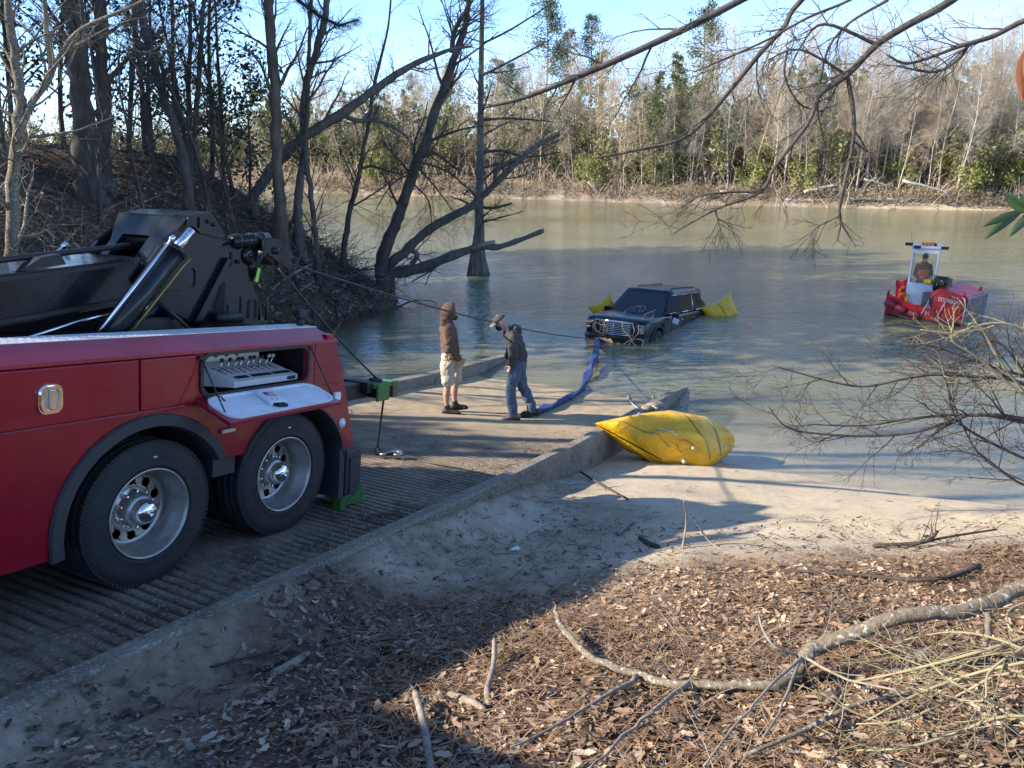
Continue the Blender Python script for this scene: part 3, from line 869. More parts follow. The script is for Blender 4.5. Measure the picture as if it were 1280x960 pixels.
# ---- boom, mast and winch gear
BP = M['black_paint']
mb = MB()
def beam(x0, z0, x1, z1, y0, y1, hh): 
    m = MB(); m.prism([(x0, z0), (x1, z1), (x1, z1+hh*.98), (x0, z0+hh)], side, y0, y1); return m
bm_ = beam(-4.4, 1.28, -.02, 1.93, -.40, .34, .35)
boom = bm_.build('boom', BP, truck)
mb = MB()
for zz in (.02, .30): mb.prism([(-4.4, 1.28+zz), (-.1, 1.918+zz), (-.1, 1.948+zz), (-4.4, 1.31+zz)], side, -.425, -.402)
mb.tube([(-4.4, -.30, 1.70), (-2.2, -.30, 2.02), (-.9, -.28, 2.225), (-.2, -.25, 2.33), (.1, -.1, 2.36)], .022, 8)
mb.prism([(-.95, 2.14), (-.62, 2.20), (-.66, 2.27), (-.80, 2.24)], side, -.39, -.30)
mb.prism([(-2.3, 1.94), (-1.3, 2.09), (-1.34, 2.15), (-2.25, 2.0)], side, -.2, .1)
mb.build('boom_trim', M['black'], boom)
mb = MB(); mb.tube([(-1.6, -.47, 1.52), (-.62, -.47, 1.79), (-.3, -.47, 1.86)], .014, 8); mb.build('chrome_pipe', M['chrome'], boom)
# mast : front plate with a square opening, two cheek plates, hood
mast = bpy.data.objects.new('mast', None); COL.objects.link(mast); mast.parent = truck
mb = MB()
YL, YR = .36, -.47
fp = lambda y, z: V((.36-(2.62-z)*.78, y, z))          # front plate leans forward with height
out_ = [(YL, 2.62), (YL-.02, 2.55), (YL-.06, 2.49), (YL-.12, 2.40), (YL-.13, 2.15), (YR+.14, 2.12), (YR+.13, 2.36), (YR+.09, 2.45), (YR+.02, 2.51), (YR, 2.62)]
inn_ = [(.14, 2.45), (.14, 2.44), (.14, 2.42), (.14, 2.40), (.14, 2.27), (-.19, 2.27), (-.19, 2.40), (-.19, 2.42), (-.19, 2.44), (-.19, 2.45)]
n_ = len(out_)
vs = [fp(*p) for p in out_]+[fp(*p) for p in inn_]+[fp(*p)+V((.05, 0, -.02)) for p in out_]+[fp(*p)+V((.05, 0, -.02)) for p in inn_]
fs = []
for i in range(n_):
    j = (i+1) % n_
    fs += [(i, j, n_+j, n_+i), (2*n_+i, 3*n_+i, 3*n_+j, 2*n_+j), (i, 2*n_+i, 2*n_+j, j), (n_+i, n_+j, 3*n_+j, 3*n_+i)]
mb.add(vs, fs); mb.build('front_plate', BP, mast)
hood = [(.36, 2.625), (.60, 2.68), (.755, 2.50), (.72, 2.47), (.49, 2.50), (.41, 2.55), (.34, 2.55)]
mb = MB(); mb.prism(hood, side, YR-.004, YR+.035); mb.prism(hood, side, YL-.035, YL+.004)
mb.add([(.355, YR, 2.628), (.60, YR, 2.684), (.60, YL, 2.684), (.355, YL, 2.628), (.355, YR, 2.60), (.60, YR, 2.655), (.60, YL, 2.655), (.355, YL, 2.60)], [(0, 1, 2, 3), (4, 7, 6, 5), (0, 3, 7, 4), (0, 4, 5, 1), (1, 5, 6, 2), (2, 6, 7, 3)])
mb.add([(.602, YR, 2.683), (.757, YR, 2.50), (.757, YL, 2.50), (.602, YL, 2.683)], [(0, 1, 2, 3)])
mb.tube([(.56, YR-.006, 2.60), (.56, YR-.02, 2.60)], .016, 8); mb.tube([(.62, YR-.006, 2.58), (.62, YR-.02, 2.58)], .016, 8); mb.box((.47, YR-.01, 2.585), (.014, .02, .09))
mb.build('hood', BP, mast)
cheek = [(.34, 2.56), (.49, 2.50), (.73, 2.47), (.765, 2.31), (.42, 1.76), (.02, 1.97), (-.10, 2.10), (.12, 2.38)]
def cheek_at(y0, y1): 
    m = MB(); m.prism(cheek, side, y0, y1)
    return m
cheek_at(-.45, -.41).build('cheek_plate', BP, mast); cheek_at(.30, .34).build('cheek_plate', BP, mast)
mb = MB(); ring_plate(mb, rrect(.08, 2.03, .47, 2.23, .05), rrect(.10, 2.05, .45, 2.21, .04), side, -.462, -.452); mb.prism([(.05, 1.97), (.44, 2.03), (.44, 2.05), (.05, 1.99)], side, -.475, -.452)
mb.prism([(.42, 1.77), (.50, 1.77), (.80, 2.29), (.765, 2.31)], side, -.50, -.41)
mb.build('rib', BP, mast)
# tail box behind the mast
tail = [(.62, 2.40), (.80, 2.43), (1.15, 2.36), (1.16, 2.20), (1.13, 2.06), (1.24, 1.88), (1.25, 1.70), (.52, 1.70), (.74, 2.06), (.76, 2.30)]
mb = MB(); mb.prism(tail, side, -.43, .30); tb = mb.build('tail_box', BP, truck)
mb = MB(); mb.prism([(.66, 1.80), (.78, 1.80), (.80, 2.10), (.745, 2.07), (.70, 1.95)], side, -.436, -.432); mb.box((.86, -.434, 2.30), (.02, .01, .12)); mb.tube([(.93, -.432, 2.28), (.93, -.452, 2.28)], .018, 8); mb.box((.98, -.434, 1.87), (.012, .01, .20)); mb.build('tail_fitting', M['dark'], tb)
mb = MB(); mb.tube([(.62, -.52, 1.80), (.90, -.52, 1.79)], .045, 10); mb.tube([(.80, -.50, 1.75), (.80, -.46, 1.90)], .012, 6); mb.tube([(1.14, -.5, 1.76), (1.14, -.5, 1.93), (1.23, -.5, 1.93), (1.23, -.5, 1.76)], .012, 6); mb.build('hydraulic_fitting', M['black'], tb)
# winch ram and sheaves at the boom tip
mb = MB(); mb.tube([(.88, -.42, 2.45), (1.30, -.42, 2.50)], .062, 14)
for x in (.92, 1.08, 1.20): mb.tube([(x, -.42, 2.45+.12*(x-.88)), (x+.022, -.42, 2.453+.12*(x-.88))], .072, 14)
mb.tube([(.45, -.40, 2.33), (.88, -.42, 2.45)], .022, 8)
mb.build('boom_ram', BP, truck)
def sheave(x, z, y, r):
    m = MB(); m.lathe([(r*.25, -.03), (r, -.03), (r*.86, -.008), (r*.86, .008), (r, .03), (r*.25, .03)], (x, y, z), (0, 1, 0), 20); m.tube([(x, y-.05, z), (x, y+.05, z)], r*.28, 10); return m
sheave(1.07, 2.34, -.42, .085).build('sheave', BP, truck)
sheave(1.30, 2.36, -.44, .10).build('sheave', BP, truck)
mb = MB(); tri = [(1.17, 2.50), (1.38, 2.51), (1.56, 2.28), (1.52, 2.23), (1.24, 2.36), (1.17, 2.42)]
mb.prism(tri, side, -.50, -.475); mb.prism(tri, side, -.40, -.375); mb.tube([(1.33, -.53, 2.40), (1.33, -.36, 2.40)], .035, 10); mb.build('boom_tip_plate', BP, truck)
mb = MB()
for k in range(2):
    mb.tube([(1.05+.1*k, -.44, 2.53), (1.16+.05*k, -.49, 2.50), (1.18+.02*k, -.50, 2.38), (1.12, -.49, 2.28), (1.11, -.45, 2.15)], .014, 7)
mb.build('hose', M['black'], truck)
mb = MB(); mb.box((1.145, -.46, 2.17), (.035, .02, .13), Matrix.Rotation(.25, 3, 'Y')); mb.build('webbing_tag', M['lime'], truck)
# lift cylinder on our side and its twin
def cyl(y):
    p0, p1 = V((-.62, y, 1.62)), V((.02, y, 2.345)); rod = V((.18, y, 2.51))
    m = MB(); m.tube([p0, p1], .086, 20); d = (p1-p0).normalized()
    m.tube([p1-d*.02, p1+d*.015], .092, 20)
    o = m.build('lift_cylinder', BP, truck)
    m = MB(); m.tube([p1, rod], .036, 16); m.build('piston_rod', M['chrome'], o)
    m = MB(); off = V((-.085, -.055, .07)); m.tube([p0+off, p1+off+d*.02], .0125, 8); m.tube([p1+off+d*.01, p1+off+d*.05], .022, 8); m.build('chrome_pipe', M['chrome'], o)
    m = MB(); off2 = V((.07, -.08, -.03)); m.tube([p0+off2+d*.2, p1+off2*1.1-d*.12, p1+off2*1.2-d*.02], .009, 6); m.build('brass_pipe', plain('brass', (.35, .25, .08), .35, .9), o)
    return o
cyl(-.72)
mb = MB(); mb.tube([(-.75, .60, 1.62), (-.02, .60, 2.20)], .08, 14); fo = mb.build('lift_cylinder', BP, truck)
mb = MB(); mb.tube([(-.75, .50, 1.72), (-.05, .50, 2.31)], .0125, 8); mb.tube([(-.06, .50, 2.30), (-.02, .50, 2.335)], .022, 8); mb.build('chrome_pipe', M['chrome'], fo)
mb = MB(); mb.bbox((-1.9, .74, 1.80), (5.2, .36, .42), .02); mb.box((-1.9, 1.06, 1.70), (5.2, .12, .2)); mb.build('dark_gap_filler', M['black'], truck)  # added black boxes that keep the gap between boom and rail dark
mb = MB(); mb.tube([(.30, -.66, 1.66), (.10, -.6, 1.86), (.02, -.52, 1.95)], .018, 8); mb.tube([(-.2, -.55, 1.75), (.05, -.52, 1.92), (.16, -.55, 1.80)], .014, 8)
mb.box((-.1, -.5, 1.72), (.7, .10, .18)); mb.build('deck_gear', M['black'], truck)
mb = MB(); mb.tube([(1.17, -.96, 1.75), (1.17, -.96, 1.82)], .035, 12); mb.bbox((1.17, -.96, 1.86), (.10, .09, .08), .025); mb.tube([(1.22, -.96, 1.88), (1.26, -.96, 1.87)], .03, 10); mb.build('work_lamp', M['black'], truck)
# outrigger foot behind the rear wheel
mb = MB(); mb.bbox((1.72, -1.05, .33), (.24, .30, .46), .02); mb.box((1.835, -1.03, .30), (.01, .18, .36)); mb.box((1.72, -1.207, .30), (.14, .012, .36)); org = mb.build('outrigger_leg', M['fender'], truck)
mb = MB()
for y in (-1.19, -.90):
    mb.prism([(1.62, .08), (1.88, .02), (1.89, .08), (1.86, .20), (1.84, .20), (1.74, .09)], side, y-.010, y+.010)
mb.prism([(1.56, .03), (1.92, .0), (1.92, .022), (1.56, .05)], side, -1.22, -.84)
for k in range(7): mb.box((1.925, -1.18+k*.05, .012), (.04, .025, .03))
mb.box((1.52, -1.2, .06), (.08, .10, .12)); mb.build('outrigger_foot', M['green'], org)
# underlift crossbar with green bracket
mb = MB(); mb.bbox((1.9, -.9, 1.06), (.55, .16, .16), .01); mb.bbox((2.14, -.9, 1.10), (.16, .34, .11), .01); mb.bbox((2.35, -1.0, 1.05), (.26, .20, .15), .012); xb = mb.build('crossbar', M['black'], truck)
mb = MB(); mb.bbox((2.30, -1.0, 1.115), (.36, .24, .05), .012); mb.bbox((2.24, -1.125, 1.05), (.20, .03, .18), .008); mb.bbox((2.24, -.88, 1.05), (.20, .03, .18), .008); mb.bbox((2.46, -1.0, 1.11), (.10, .26, .07), .01)
mb.build('green_bracket', M['green'], xb)
mb = MB(); mb.bbox((2.47, -1.06, 1.03), (.09, .13, .12), .008); mb.build('end_block', plain('rust_block', (.16, .11, .05), .6, .3), xb)
mb = MB(); mb.lathe([(.05, 0), (.07, .01), (.07, .03), (.03, .04)], (2.28, -1.0, 1.14), (0, 0, 1), 12); mb.build('pin', M['black'], xb)
# the front of the truck, beyond the picture's edge
mb = MB(); mb.bbox((-5.6, 0, 1.75), (1.7, 2.4, 2.3), .12); mb.build('cab', M['red'], truck)
mb = MB(); mb.bbox((-7.1, 0, 1.15), (1.3, 1.5, 1.1), .15); mb.build('engine_hood', M['red'], truck)
for y in (-1.05, 1.05):
    t_, c_, a_ = wheel_parts(-6.9, y, -1 if y < 0 else 1); t_.build('wheel', M['rubber'], truck)

# winch lines and the loose hook
tip = tw((1.36, -.44, 2.29)); 
def sag(a, b, k, n=14):
    return [a.lerp(b, i/n)-V((0, 0, k*4*(i/n)*(1-i/n))) for i in range(n+1)]
# ------------------------------------------------------------------ lines, hook
def at_ramp(px, py, h=0.0):
    d = ray(px, py); t = (D0-h)/(-d.z-SL*(d.x*U[0]+d.y*U[1])); return CAM+d*t
hook = thing('tow_hook', 'grey metal tow hook lying on the ramp below the green bracket', 'hook', at_ramp(475, 571, .02))
hp = hook.location.copy()
mb = MB()
R_ = Matrix.Rotation(radians(12), 3, 'Z')
def hk(a, b, c=0): return R_ @ V((a, b, c))
mb.tube([hk(0, 0, .03), hk(.07, 0, .03), hk(.12, .02, .03), hk(.20, .035, .035), hk(.245, .01, .035), hk(.25, -.03, .03), hk(.22, -.055, .03), hk(.18, -.05, .03), hk(.165, -.025, .035)], [.018, .02, .026, .03, .032, .03, .026, .02, .01], 8)
mb.build('hook_body', M['galv'], hook)
mb = MB(); mb.tube([hk(-.02, .0, .02), hk(-.055, .02, .05), hk(-.06, .03, .09), hk(-.03, .03, .13), hk(-.0, .02, .11), hk(.01, .0, .05), hk(-.01, -.0, .02)], .011, 6); mb.box(hk(.12, 0, .03), (.09, .05, .035), R_); mb.build('shackle', M['steel'], hook)
mb = MB(); a = tw((2.28, -1.12, 1.04)); b = hp+V((-.03, .03, .12)); mb.tube(sag(a, b, 0, 3), .011, 6)
tag(mb.build('drop_cable', M['steel']), 'short steel cable hanging straight from the green bracket to the hook', 'cable')
mb = MB(); a = tw((1.44, -.44, 2.24)); b = tw((2.33, -.98, 1.16)); mb.tube(sag(a, b, .04), .011, 6)
mb2 = MB(); mb2.tube([b, b+V((.25, .42, -.02)), b+V((.55, .9, .05))], .008, 6)
tag(mb.build('winch_cable', M['steel']), 'steel cable running from the boom tip down to the green bracket', 'cable')

# ------------------------------------------------------------------ sunken pickup-bodied SUV
yaw, pit = .55945, .1065
sa = V((cos(yaw), -sin(yaw), 0)); s0_ = V((sin(yaw), cos(yaw), 0))
sl0 = s0_*cos(pit)+V((0, 0, -sin(pit))); su = s0_*sin(pit)+V((0, 0, cos(pit)))
SM = Matrix((sa, sl0, su)).transposed(); SO = V((2.9135, 21.834, -1.0576))
SK = .88
SO = CAM+(SO-CAM)*SK-V((0, 0, .05))
suv = thing('suv', 'dark muddy SUV half sunk in the river with ropes over its hood', 'car', SO, SM)
suv.scale = (SK, SK, SK)
def sw(x, y, z): return SO + SM @ (V((x, y, z))*SK)
def sect(y, w, zt, zs, crown, zb=.32):
    half = [(w*.90, zb), (w*.985, zb+.22), (w, .80), (w*.985, zs-.08), (w*.945, zs), (w*.80, zs+(zt-zs)*.55), (w*.45, zt-crown*.25), (0, zt)]
    return [V((a, y, b)) for a, b in half]+[V((-a, y, b)) for a, b in half[-2::-1]]
secs = [sect(.0, .80, 1.00, .93, .02, .45), sect(.05, .90, 1.11, 1.06, .03, .38), sect(.2, .97, 1.17, 1.12, .03), sect(.45, 1.0, 1.20, 1.14, .03), sect(1.0, 1.015, 1.23, 1.16, .03), sect(1.5, 1.015, 1.25, 1.18, .03), sect(1.75, 1.015, 1.21, 1.17, .03), sect(2.5, 1.015, 1.20, 1.18, 0), sect(5.2, 1.015, 1.20, 1.18, 0), sect(5.55, .98, 1.18, 1.15, 0), sect(5.68, .90, 1.12, 1.08, 0)]
mb = MB(); mb.loft(secs)
body = mb.build('body', M['suv'], suv)
cut = MB(); cut.tube([(-1.4, .98, .46), (1.4, .98, .46)], .47, 28); cut.tube([(-1.4, 4.3, .46), (1.4, 4.3, .46)], .47, 28)
co_ = cut.build('cut', M['dark'])
body.parent = None
modified(body, ('BOOLEAN', dict(operation='DIFFERENCE', object=co_, solver='EXACT')))
bpy.data.objects.remove(co_); body.parent = suv
mb = MB(); mb.tube([(-.9, .98, .46), (.9, .98, .46)], .44, 20); mb.build('wheel_well', M['dark'], suv)
for x in (.97, -.97):
    mb = MB(); mb.lathe([(.22, -.11), (.36, -.12), (.395, -.09), (.395, .09), (.36, .12), (.22, .10)], (x-.04*np.sign(x), .98, .42), (1, 0, 0), 22); mb.lathe([(0, .05*np.sign(x)), (.22, .07*np.sign(x))], (x-.04*np.sign(x), .98, .42), (1, 0, 0), 16, 1); mb.build('wheel', [M['rubber'], M['alu_dull']], suv)
    mb = MB(); rings = []
    for i in range(13):
        a_ = radians(-10+200*i/12); rr = .47
        rings.append([V((np.sign(x)*(1.0+d), .98+cos(a_)*(rr+e), .46+sin(a_)*(rr+e))) for d, e in ((-.03, -.005), (.022, -.005), (.022, .055), (-.03, .06))])
    mb.loft(rings, smooth=False); mb.build('arch_flare', M['suv'], suv)
# greenhouse
B = [(-.95, 1.62, 1.18), (.95, 1.62, 1.18), (.955, 5.62, 1.15), (-.955, 5.62, 1.15)]
T = [(-.725, 2.42, 1.83), (.725, 2.42, 1.83), (.715, 5.34, 1.83), (-.715, 5.34, 1.83)]
mid = lambda a, b, t: V(a).lerp(V(b), t)
def gh(off=0):
    rings = []
    for t, bulge in ((0, 0), (.35, .025), (.7, .025), (1, 0)):
        r = []
        c = [mid(B[i], T[i], t) for i in range(4)]
        for i in range(4):
            for k in range(6):
                p = c[i].lerp(c[(i+1) % 4], k/6); r.append(p)
        rings.append(r)
    top = [V((p.x*.94, 3.89+(p.y-3.89)*.96, 1.885)) for p in rings[-1]]
    top2 = [V((p.x*.6, 3.89+(p.y-3.89)*.75, 1.915)) for p in rings[-1]]
    return rings+[top, top2]
mb = MB(); mb.loft(gh()); mb.build('cabin', M['suv'], suv)
def quad_on(c00, c10, c11, c01, u0, u1, v0, v1, off):
    f = lambda u_, v_: mid(mid(c00, c10, u_), mid(c01, c11, u_), v_)
    p = [f(u0, v0), f(u1, v0), f(u1, v1), f(u0, v1)]
    nrm = (p[1]-p[0]).cross(p[3]-p[0]).normalized()
    return [q+nrm*off for q in p], nrm
def pane(mb, c, rect, off=.006, th=.012, m=0, skew=0):
    p, nr = quad_on(*c, *rect, off)
    if skew: p[3] = p[3]+(p[2]-p[3])*skew
    q = [a-nr*th for a in p]
    mb.add(p+q, [(0, 1, 2, 3), (0, 4, 5, 1), (1, 5, 6, 2), (2, 6, 7, 3), (3, 7, 4, 0)], m)
    return p, nr
front = (V(B[0]), V(B[1]), V(T[1]), V(T[0]))
rightc = (V(B[1]), V(B[2]), V(T[2]), V(T[1])); leftc = (V(B[3]), V(B[0]), V(T[0]), V(T[3])); rear = (V(B[2]), V(B[3]), V(T[3]), V(T[2]))
mb = MB(); pane(mb, front, (.05, .95, .03, .95)); mb.build('windshield', M['glass_dark'], suv)
mb = MB(); pane(mb, rear, (.08, .92, .1, .88)); mb.build('rear_window', M['glass_dark'], suv)
glass_side = plain('side_glass', (.02, .022, .022), .12, 0, .3, 3, spec=.25)
for c, sg in ((rightc, 1), (leftc, -1)):
    for k, (u0, u1) in enumerate(((.06, .33), (.355, .64), (.70, .95))):
        r = (u0, u1, .10, .88) if sg > 0 else (1-u1, 1-u0, .10, .88)
        mb = MB(); p, nr = pane(mb, c, r)
        w = mb.build('window', M['dark'] if k == 0 else glass_side, suv)  # front window is open : a dark pane stands in for the shaded cabin
        fr = MB(); ring = [a+nr*.006 for a in p]; 
        fr.tube([ring[0], ring[1]], .016, 5)
        if k > 0: fr.tube([ring[1 if sg > 0 else 0], ring[2 if sg > 0 else 3]], .013, 5)
        fr.tube([ring[3], ring[2]], .008, 5)
        fr.build('window_trim', M['chrome'], w)
mb = MB()
for x in (-.56, .56): 
    mb.tube([(x, 2.9, 1.88), (x, 2.96, 1.935), (x, 5.0, 1.935), (x, 5.07, 1.88)], .018, 6)
mb.build('roof_rail', M['black'], suv)
mb = MB(); mb.bbox((0, 5.2, 1.84), (1.2, .25, .03), .01); mb.build('spoiler', M['suv'], suv)
# nose
mb = MB(); mb.bbox((0, -.005, .86), (1.26, .05, .40), .02); mb.build('grille_back', M['dark'], suv)
mb = MB()
for i in range(8):
    z = .685+i*.05; w = 1.20 if i < 7 else 1.1
    mb.tube([(-w/2, -.035+.02, z), (-w/4, -.045, z), (w/4, -.045, z), (w/2, -.035+.02, z)], .011, 6)
mb.tube([(-.63, -.02, .70), (-.66, -.02, .86), (-.60, -.02, 1.055), (0, -.03, 1.07), (.60, -.02, 1.055), (.66, -.02, .86), (.63, -.02, .70), (0, -.03, .665), (-.63, -.02, .70)], .02, 6)
for x in (-.3, 0, .3): mb.tube([(x, -.035, .68), (x, -.035, 1.05)], .008, 5)
mb.build('grille', M['chrome'], suv)
for x in (-1, 1):
    mb = MB(); mb.bbox((x*.80, .06, .90), (.24, .12, .26), .03, Matrix.Rotation(x*-.35, 3, 'Z')); h = mb.build('headlight', plain('lamp_glass', (.16, .17, .175), .12), suv)
    mb = MB(); mb.bbox((x*.80, -.01, .97), (.2, .02, .03), .005, Matrix.Rotation(x*-.35, 3, 'Z')); mb.bbox((x*.80, -.01, .83), (.2, .02, .03), .005, Matrix.Rotation(x*-.35, 3, 'Z')); mb.build('lamp_trim', M['chrome'], h)
mb = MB(); rings = []
for x, y in ((-.98, .30), (-.93, .08), (-.75, -.06), (0, -.10), (.75, -.06), (.93, .08), (.98, .30)):
    rings.append([V((x, y, .34)), V((x, y-.03, .42)), V((x, y-.03, .60)), V((x, y+.02, .655)), V((x*.95, y+.12, .64)), V((x*.95, y+.12, .36))])
mb.loft(rings, smooth=False); mb.build('bumper', M['suv'], suv)
for x in (-1, 1):
    mb = MB(); mb.bbox((x*1.14, 1.98, 1.20), (.22, .12, .17), .035); mi = mb.build('side_mirror', M['suv'], suv)
    if x > 0:
        mb = MB(); mb.bbox((1.17, 1.93, 1.05), (.19, .05, .16), .02, Matrix.Rotation(.35, 3, 'Y')); mb.build('hanging_mirror_glass', M['white'], mi)
mb = MB()
for y in (2.05, 3.2, 4.3): mb.box((1.0145, y, .9), (.006, .010, .5))
mb.build('door_seam', M['dark'], suv)
for y in (2.95, 4.1):
    mb = MB(); mb.bbox((1.025, y, 1.02), (.03, .16, .03), .01); mb.build('door_handle', M['chrome'], suv)
mb = MB()
for x in (-.4, .35): mb.tube([(x, 1.66, 1.225), (x+.45, 1.80, 1.27), (x+.5, 1.84, 1.29)], .010, 5)
mb.build('wiper', M['black'], suv)

def curl(pts, jitter=0, k=3, seed=0):
    """smooth a control polygon (Catmull-Rom)"""
    r = random.Random(seed); P = [V(p) for p in pts]; out = []
    for i in range(len(P)-1):
        a, b, c, d = P[max(i-1, 0)], P[i], P[i+1], P[min(i+2, len(P)-1)]
        for j in range(k):
            t = j/k
            p = .5*((2*b)+(c-a)*t+(2*a-5*b+4*c-d)*t*t+(-a+3*b-3*c+d)*t**3)
            out.append(p+V((r.uniform(-1, 1), r.uniform(-1, 1), r.uniform(-1, 1)))*jitter)
    return out+[P[-1]]
def rope(name, label, pts, r, mat, local=True, k=4, seed=1, j=.004):
    P = curl([sw(*p) for p in pts] if local else pts, j, k, seed)
    m = MB(); m.tube(P, r, 6); o = m.build(name, M[mat]); tag(o, label, 'rope'); return o
rope('rope', 'tan rope looped from the roof of the sunken SUV down over its headlight', [(.36, 2.55, 1.85), (.40, 2.2, 1.58), (.55, 1.85, 1.36), (.42, 1.5, 1.25), (.50, 1.1, 1.23), (.66, .6, 1.20), (.72, .1, 1.08), (.80, -.06, .82), (.62, -.14, .60), (.45, -.2, .45), (.62, -.25, .34), (.95, -.2, .40), (.98, -.1, .62), (.70, -.12, .62), (.58, -.25, .38)], .012, 'rope_tan')
rope('rope', 'second tan rope crossing the SUV windshield from roof to front fender', [(.44, 2.55, 1.85), (.52, 2.3, 1.66), (.36, 2.0, 1.44), (.50, 1.7, 1.27), (.72, 1.2, 1.22), (.86, .6, 1.17), (.90, .2, 1.05), (.78, -.05, .75)], .012, 'rope_tan', seed=4)
rope('rope', 'tan rope tangled over the chrome grille of the SUV', [(-.52, -.06, 1.05), (-.60, -.08, .85), (-.48, -.08, .70), (-.36, -.08, .82), (-.44, -.08, 1.02), (-.30, -.08, 1.04), (-.24, -.08, .80), (-.32, -.09, .66), (-.50, -.09, .74), (-.56, -.08, .95), (-.38, -.09, .93), (-.20, -.09, .92), (-.16, -.09, .72), (-.28, -.10, .60), (-.1, -.13, .52)], .011, 'rope_tan', seed=7)
rope('rope', 'thin tan rope looped on the hood below the windshield', [(-.05, .05, 1.10), (-.12, .5, 1.2), (-.2, 1.0, 1.22), (-.28, 1.5, 1.26), (-.15, 1.75, 1.38), (.05, 1.7, 1.42), (.12, 1.55, 1.30), (.0, 1.45, 1.25), (-.08, 1.6, 1.33), (.10, 1.78, 1.42), (.25, 1.7, 1.36), (.22, 1.45, 1.28)], .008, 'rope_tan', seed=9)
rope('rope', 'pale rope running from the hood down across the right of the grille', [(-.22, 1.3, 1.23), (-.1, .9, 1.22), (.1, .4, 1.17), (.25, .0, 1.05), (.35, -.08, .85), (.55, -.1, .70), (.75, -.2, .52), (.92, -.26, .40)], .014, 'rope_tan', seed=11)
rope('rope', 'orange rope lying on the waterline under the SUV grille', [(-.75, -.16, .45), (-.5, -.2, .50), (-.3, -.2, .54), (-.05, -.2, .50), (.15, -.2, .42), (.3, -.2, .47), (.36, -.22, .36)], .017, 'rope_orange', seed=12)
rope('rope', 'bright yellow rope tied at the bumper beside the blue strap', [(-.05, -.16, .52), (.02, -.2, .55), (.08, -.22, .45), (.06, -.22, .34), (.0, -.2, .40), (.1, -.2, .5)], .018, 'rope_yellow', seed=14)
# cloth bundle on the hood
mb = MB(); rings = []
for i in range(14):
    a_ = 2*pi*i/14
mb.tube(curl([(-.1, 1.3, 1.25), (.05, 1.2, 1.27), (.2, 1.35, 1.27), (.3, 1.2, 1.25), (.12, 1.05, 1.25)], .01, 3), .03, 7)
tag(mb.build('cloth_bundle', M['strap_blue']), 'blue cloth crumpled on the hood of the sunken SUV', 'cloth').matrix_world = Matrix.Translation(SO) @ SM.to_4x4() @ Matrix.Scale(SK, 4)
# long winch line
mb = MB(); a = tw((1.40, -.44, 2.32)); b = sw(-.45, -.16, .50)
mb.tube(sag(a, b, .16, 24), .013, 6)
tag(mb.build('winch_cable', M['steel']), 'long steel winch cable stretched across the water to the SUV', 'cable')
# blue strap
def ribbon(P, w, th, tw_=1.2, seed=3):
    m = MB(); rings = []; n = len(P)
    for i, p in enumerate(P):
        t = (P[min(i+1, n-1)]-P[max(i-1, 0)]).normalized(); s_ = t.cross(V((0, 0, 1))).normalized(); u_ = s_.cross(t)
        a_ = .5*sin(i*tw_*.5)+.4; s2 = s_*cos(a_)+u_*sin(a_); u2 = u_*cos(a_)-s_*sin(a_)
        ww = w*(.8+.25*sin(i*.9))
        rings.append([p+s2*ww/2*cos(k)+u2*(th/2*sin(k)+.25*th*cos(2*k)) for k in [2*pi*j/10 for j in range(10)]])
    m.loft(rings); return m
rp = [at_ramp(655, 518, .05), at_ramp(672, 514, .05), at_ramp(690, 506, .06), at_ramp(706, 499, .06), at_ramp(720, 491, .06), at_ramp(729, 482, .07)]
rp += [at_z(735, 468, .12), at_z(741, 452, .2), at_z(746, 436, .25), sw(-.42, -.2, .47)]
tag(ribbon(curl(rp, .006, 5), .20, .09).build('blue_strap', M['strap_blue']), 'wide blue strap lying on the ramp and running out to the SUV bumper', 'strap')
tag(ribbon(curl([sw(-.48, -.22, .47), sw(-.2, -.24, .48), sw(.2, -.24, .40), sw(.55, -.24, .36)], .005, 6), .16, .09).build('blue_strap', M['strap_blue']), 'short blue strap tied along the waterline at the SUV bumper', 'strap')

# ------------------------------------------------------------------ yellow lift bags
def pillow_fn(L, Wd, T, seed=0, pinch=.16, wr=.05):
    rr = random.Random(seed)
    def f(a, b, sg):
        ea = 1-pinch*(1-b*b); eb = 1-pinch*1.1*(1-a*a)*.9
        t = T/2*max(0, (1-a*a))**.48*max(0, (1-b*b))**.5
        edge = max(abs(a), abs(b))
        wk = wr*(sin(b*11+seed+sg)*abs(a)**3*.9+sin(a*13+seed*2)*abs(b)**3+.5*sin(7*(a+b)+seed*3)*(1-edge)**.5)*(1-edge**8)
        return V((a*L/2*ea, b*Wd/2*eb, sg*(t+wk*min(1, t*6))))
    return f
def pillow(L, Wd, T, seed=0, n=34, **k):
    f = pillow_fn(L, Wd, T, seed, **k); m = MB()
    g = [sin(pi/2*(-1+2*i/n)) for i in range(n+1)]
    for sg in (1, -1):
        vs = [f(a, b, sg) for a in g for b in g]; w = n+1
        fs = []
        for i in range(n):
            for j in range(n):
                q = (i*w+j, (i+1)*w+j, (i+1)*w+j+1, i*w+j+1); fs.append(q if sg > 0 else q[::-1])
        m.add(vs, fs, 0, True)
    return m, f
def frame_m(e1, up):
    e1 = V(e1).normalized(); e3 = (V(up)-e1*V(up).dot(e1)).normalized(); e2 = e3.cross(e1)
    return Matrix((e1, e2, e3)).transposed()
A_ = V((1.24, 10.70, .80)); B_ = V((2.22, 10.52, .30)); R__ = V((3.50, 11.40, .24))
bag_o = (A_+B_+R__*1.2)/3.2
bag = thing('lift_bag', 'plump yellow lift bag lying on the sand against the ramp kerb', 'lift bag', bag_o)
_M = (A_+B_)/2; _e1 = (R__-_M).normalized(); _up = _e1.cross(A_-B_).normalized(); _pp = _up.cross(_e1)
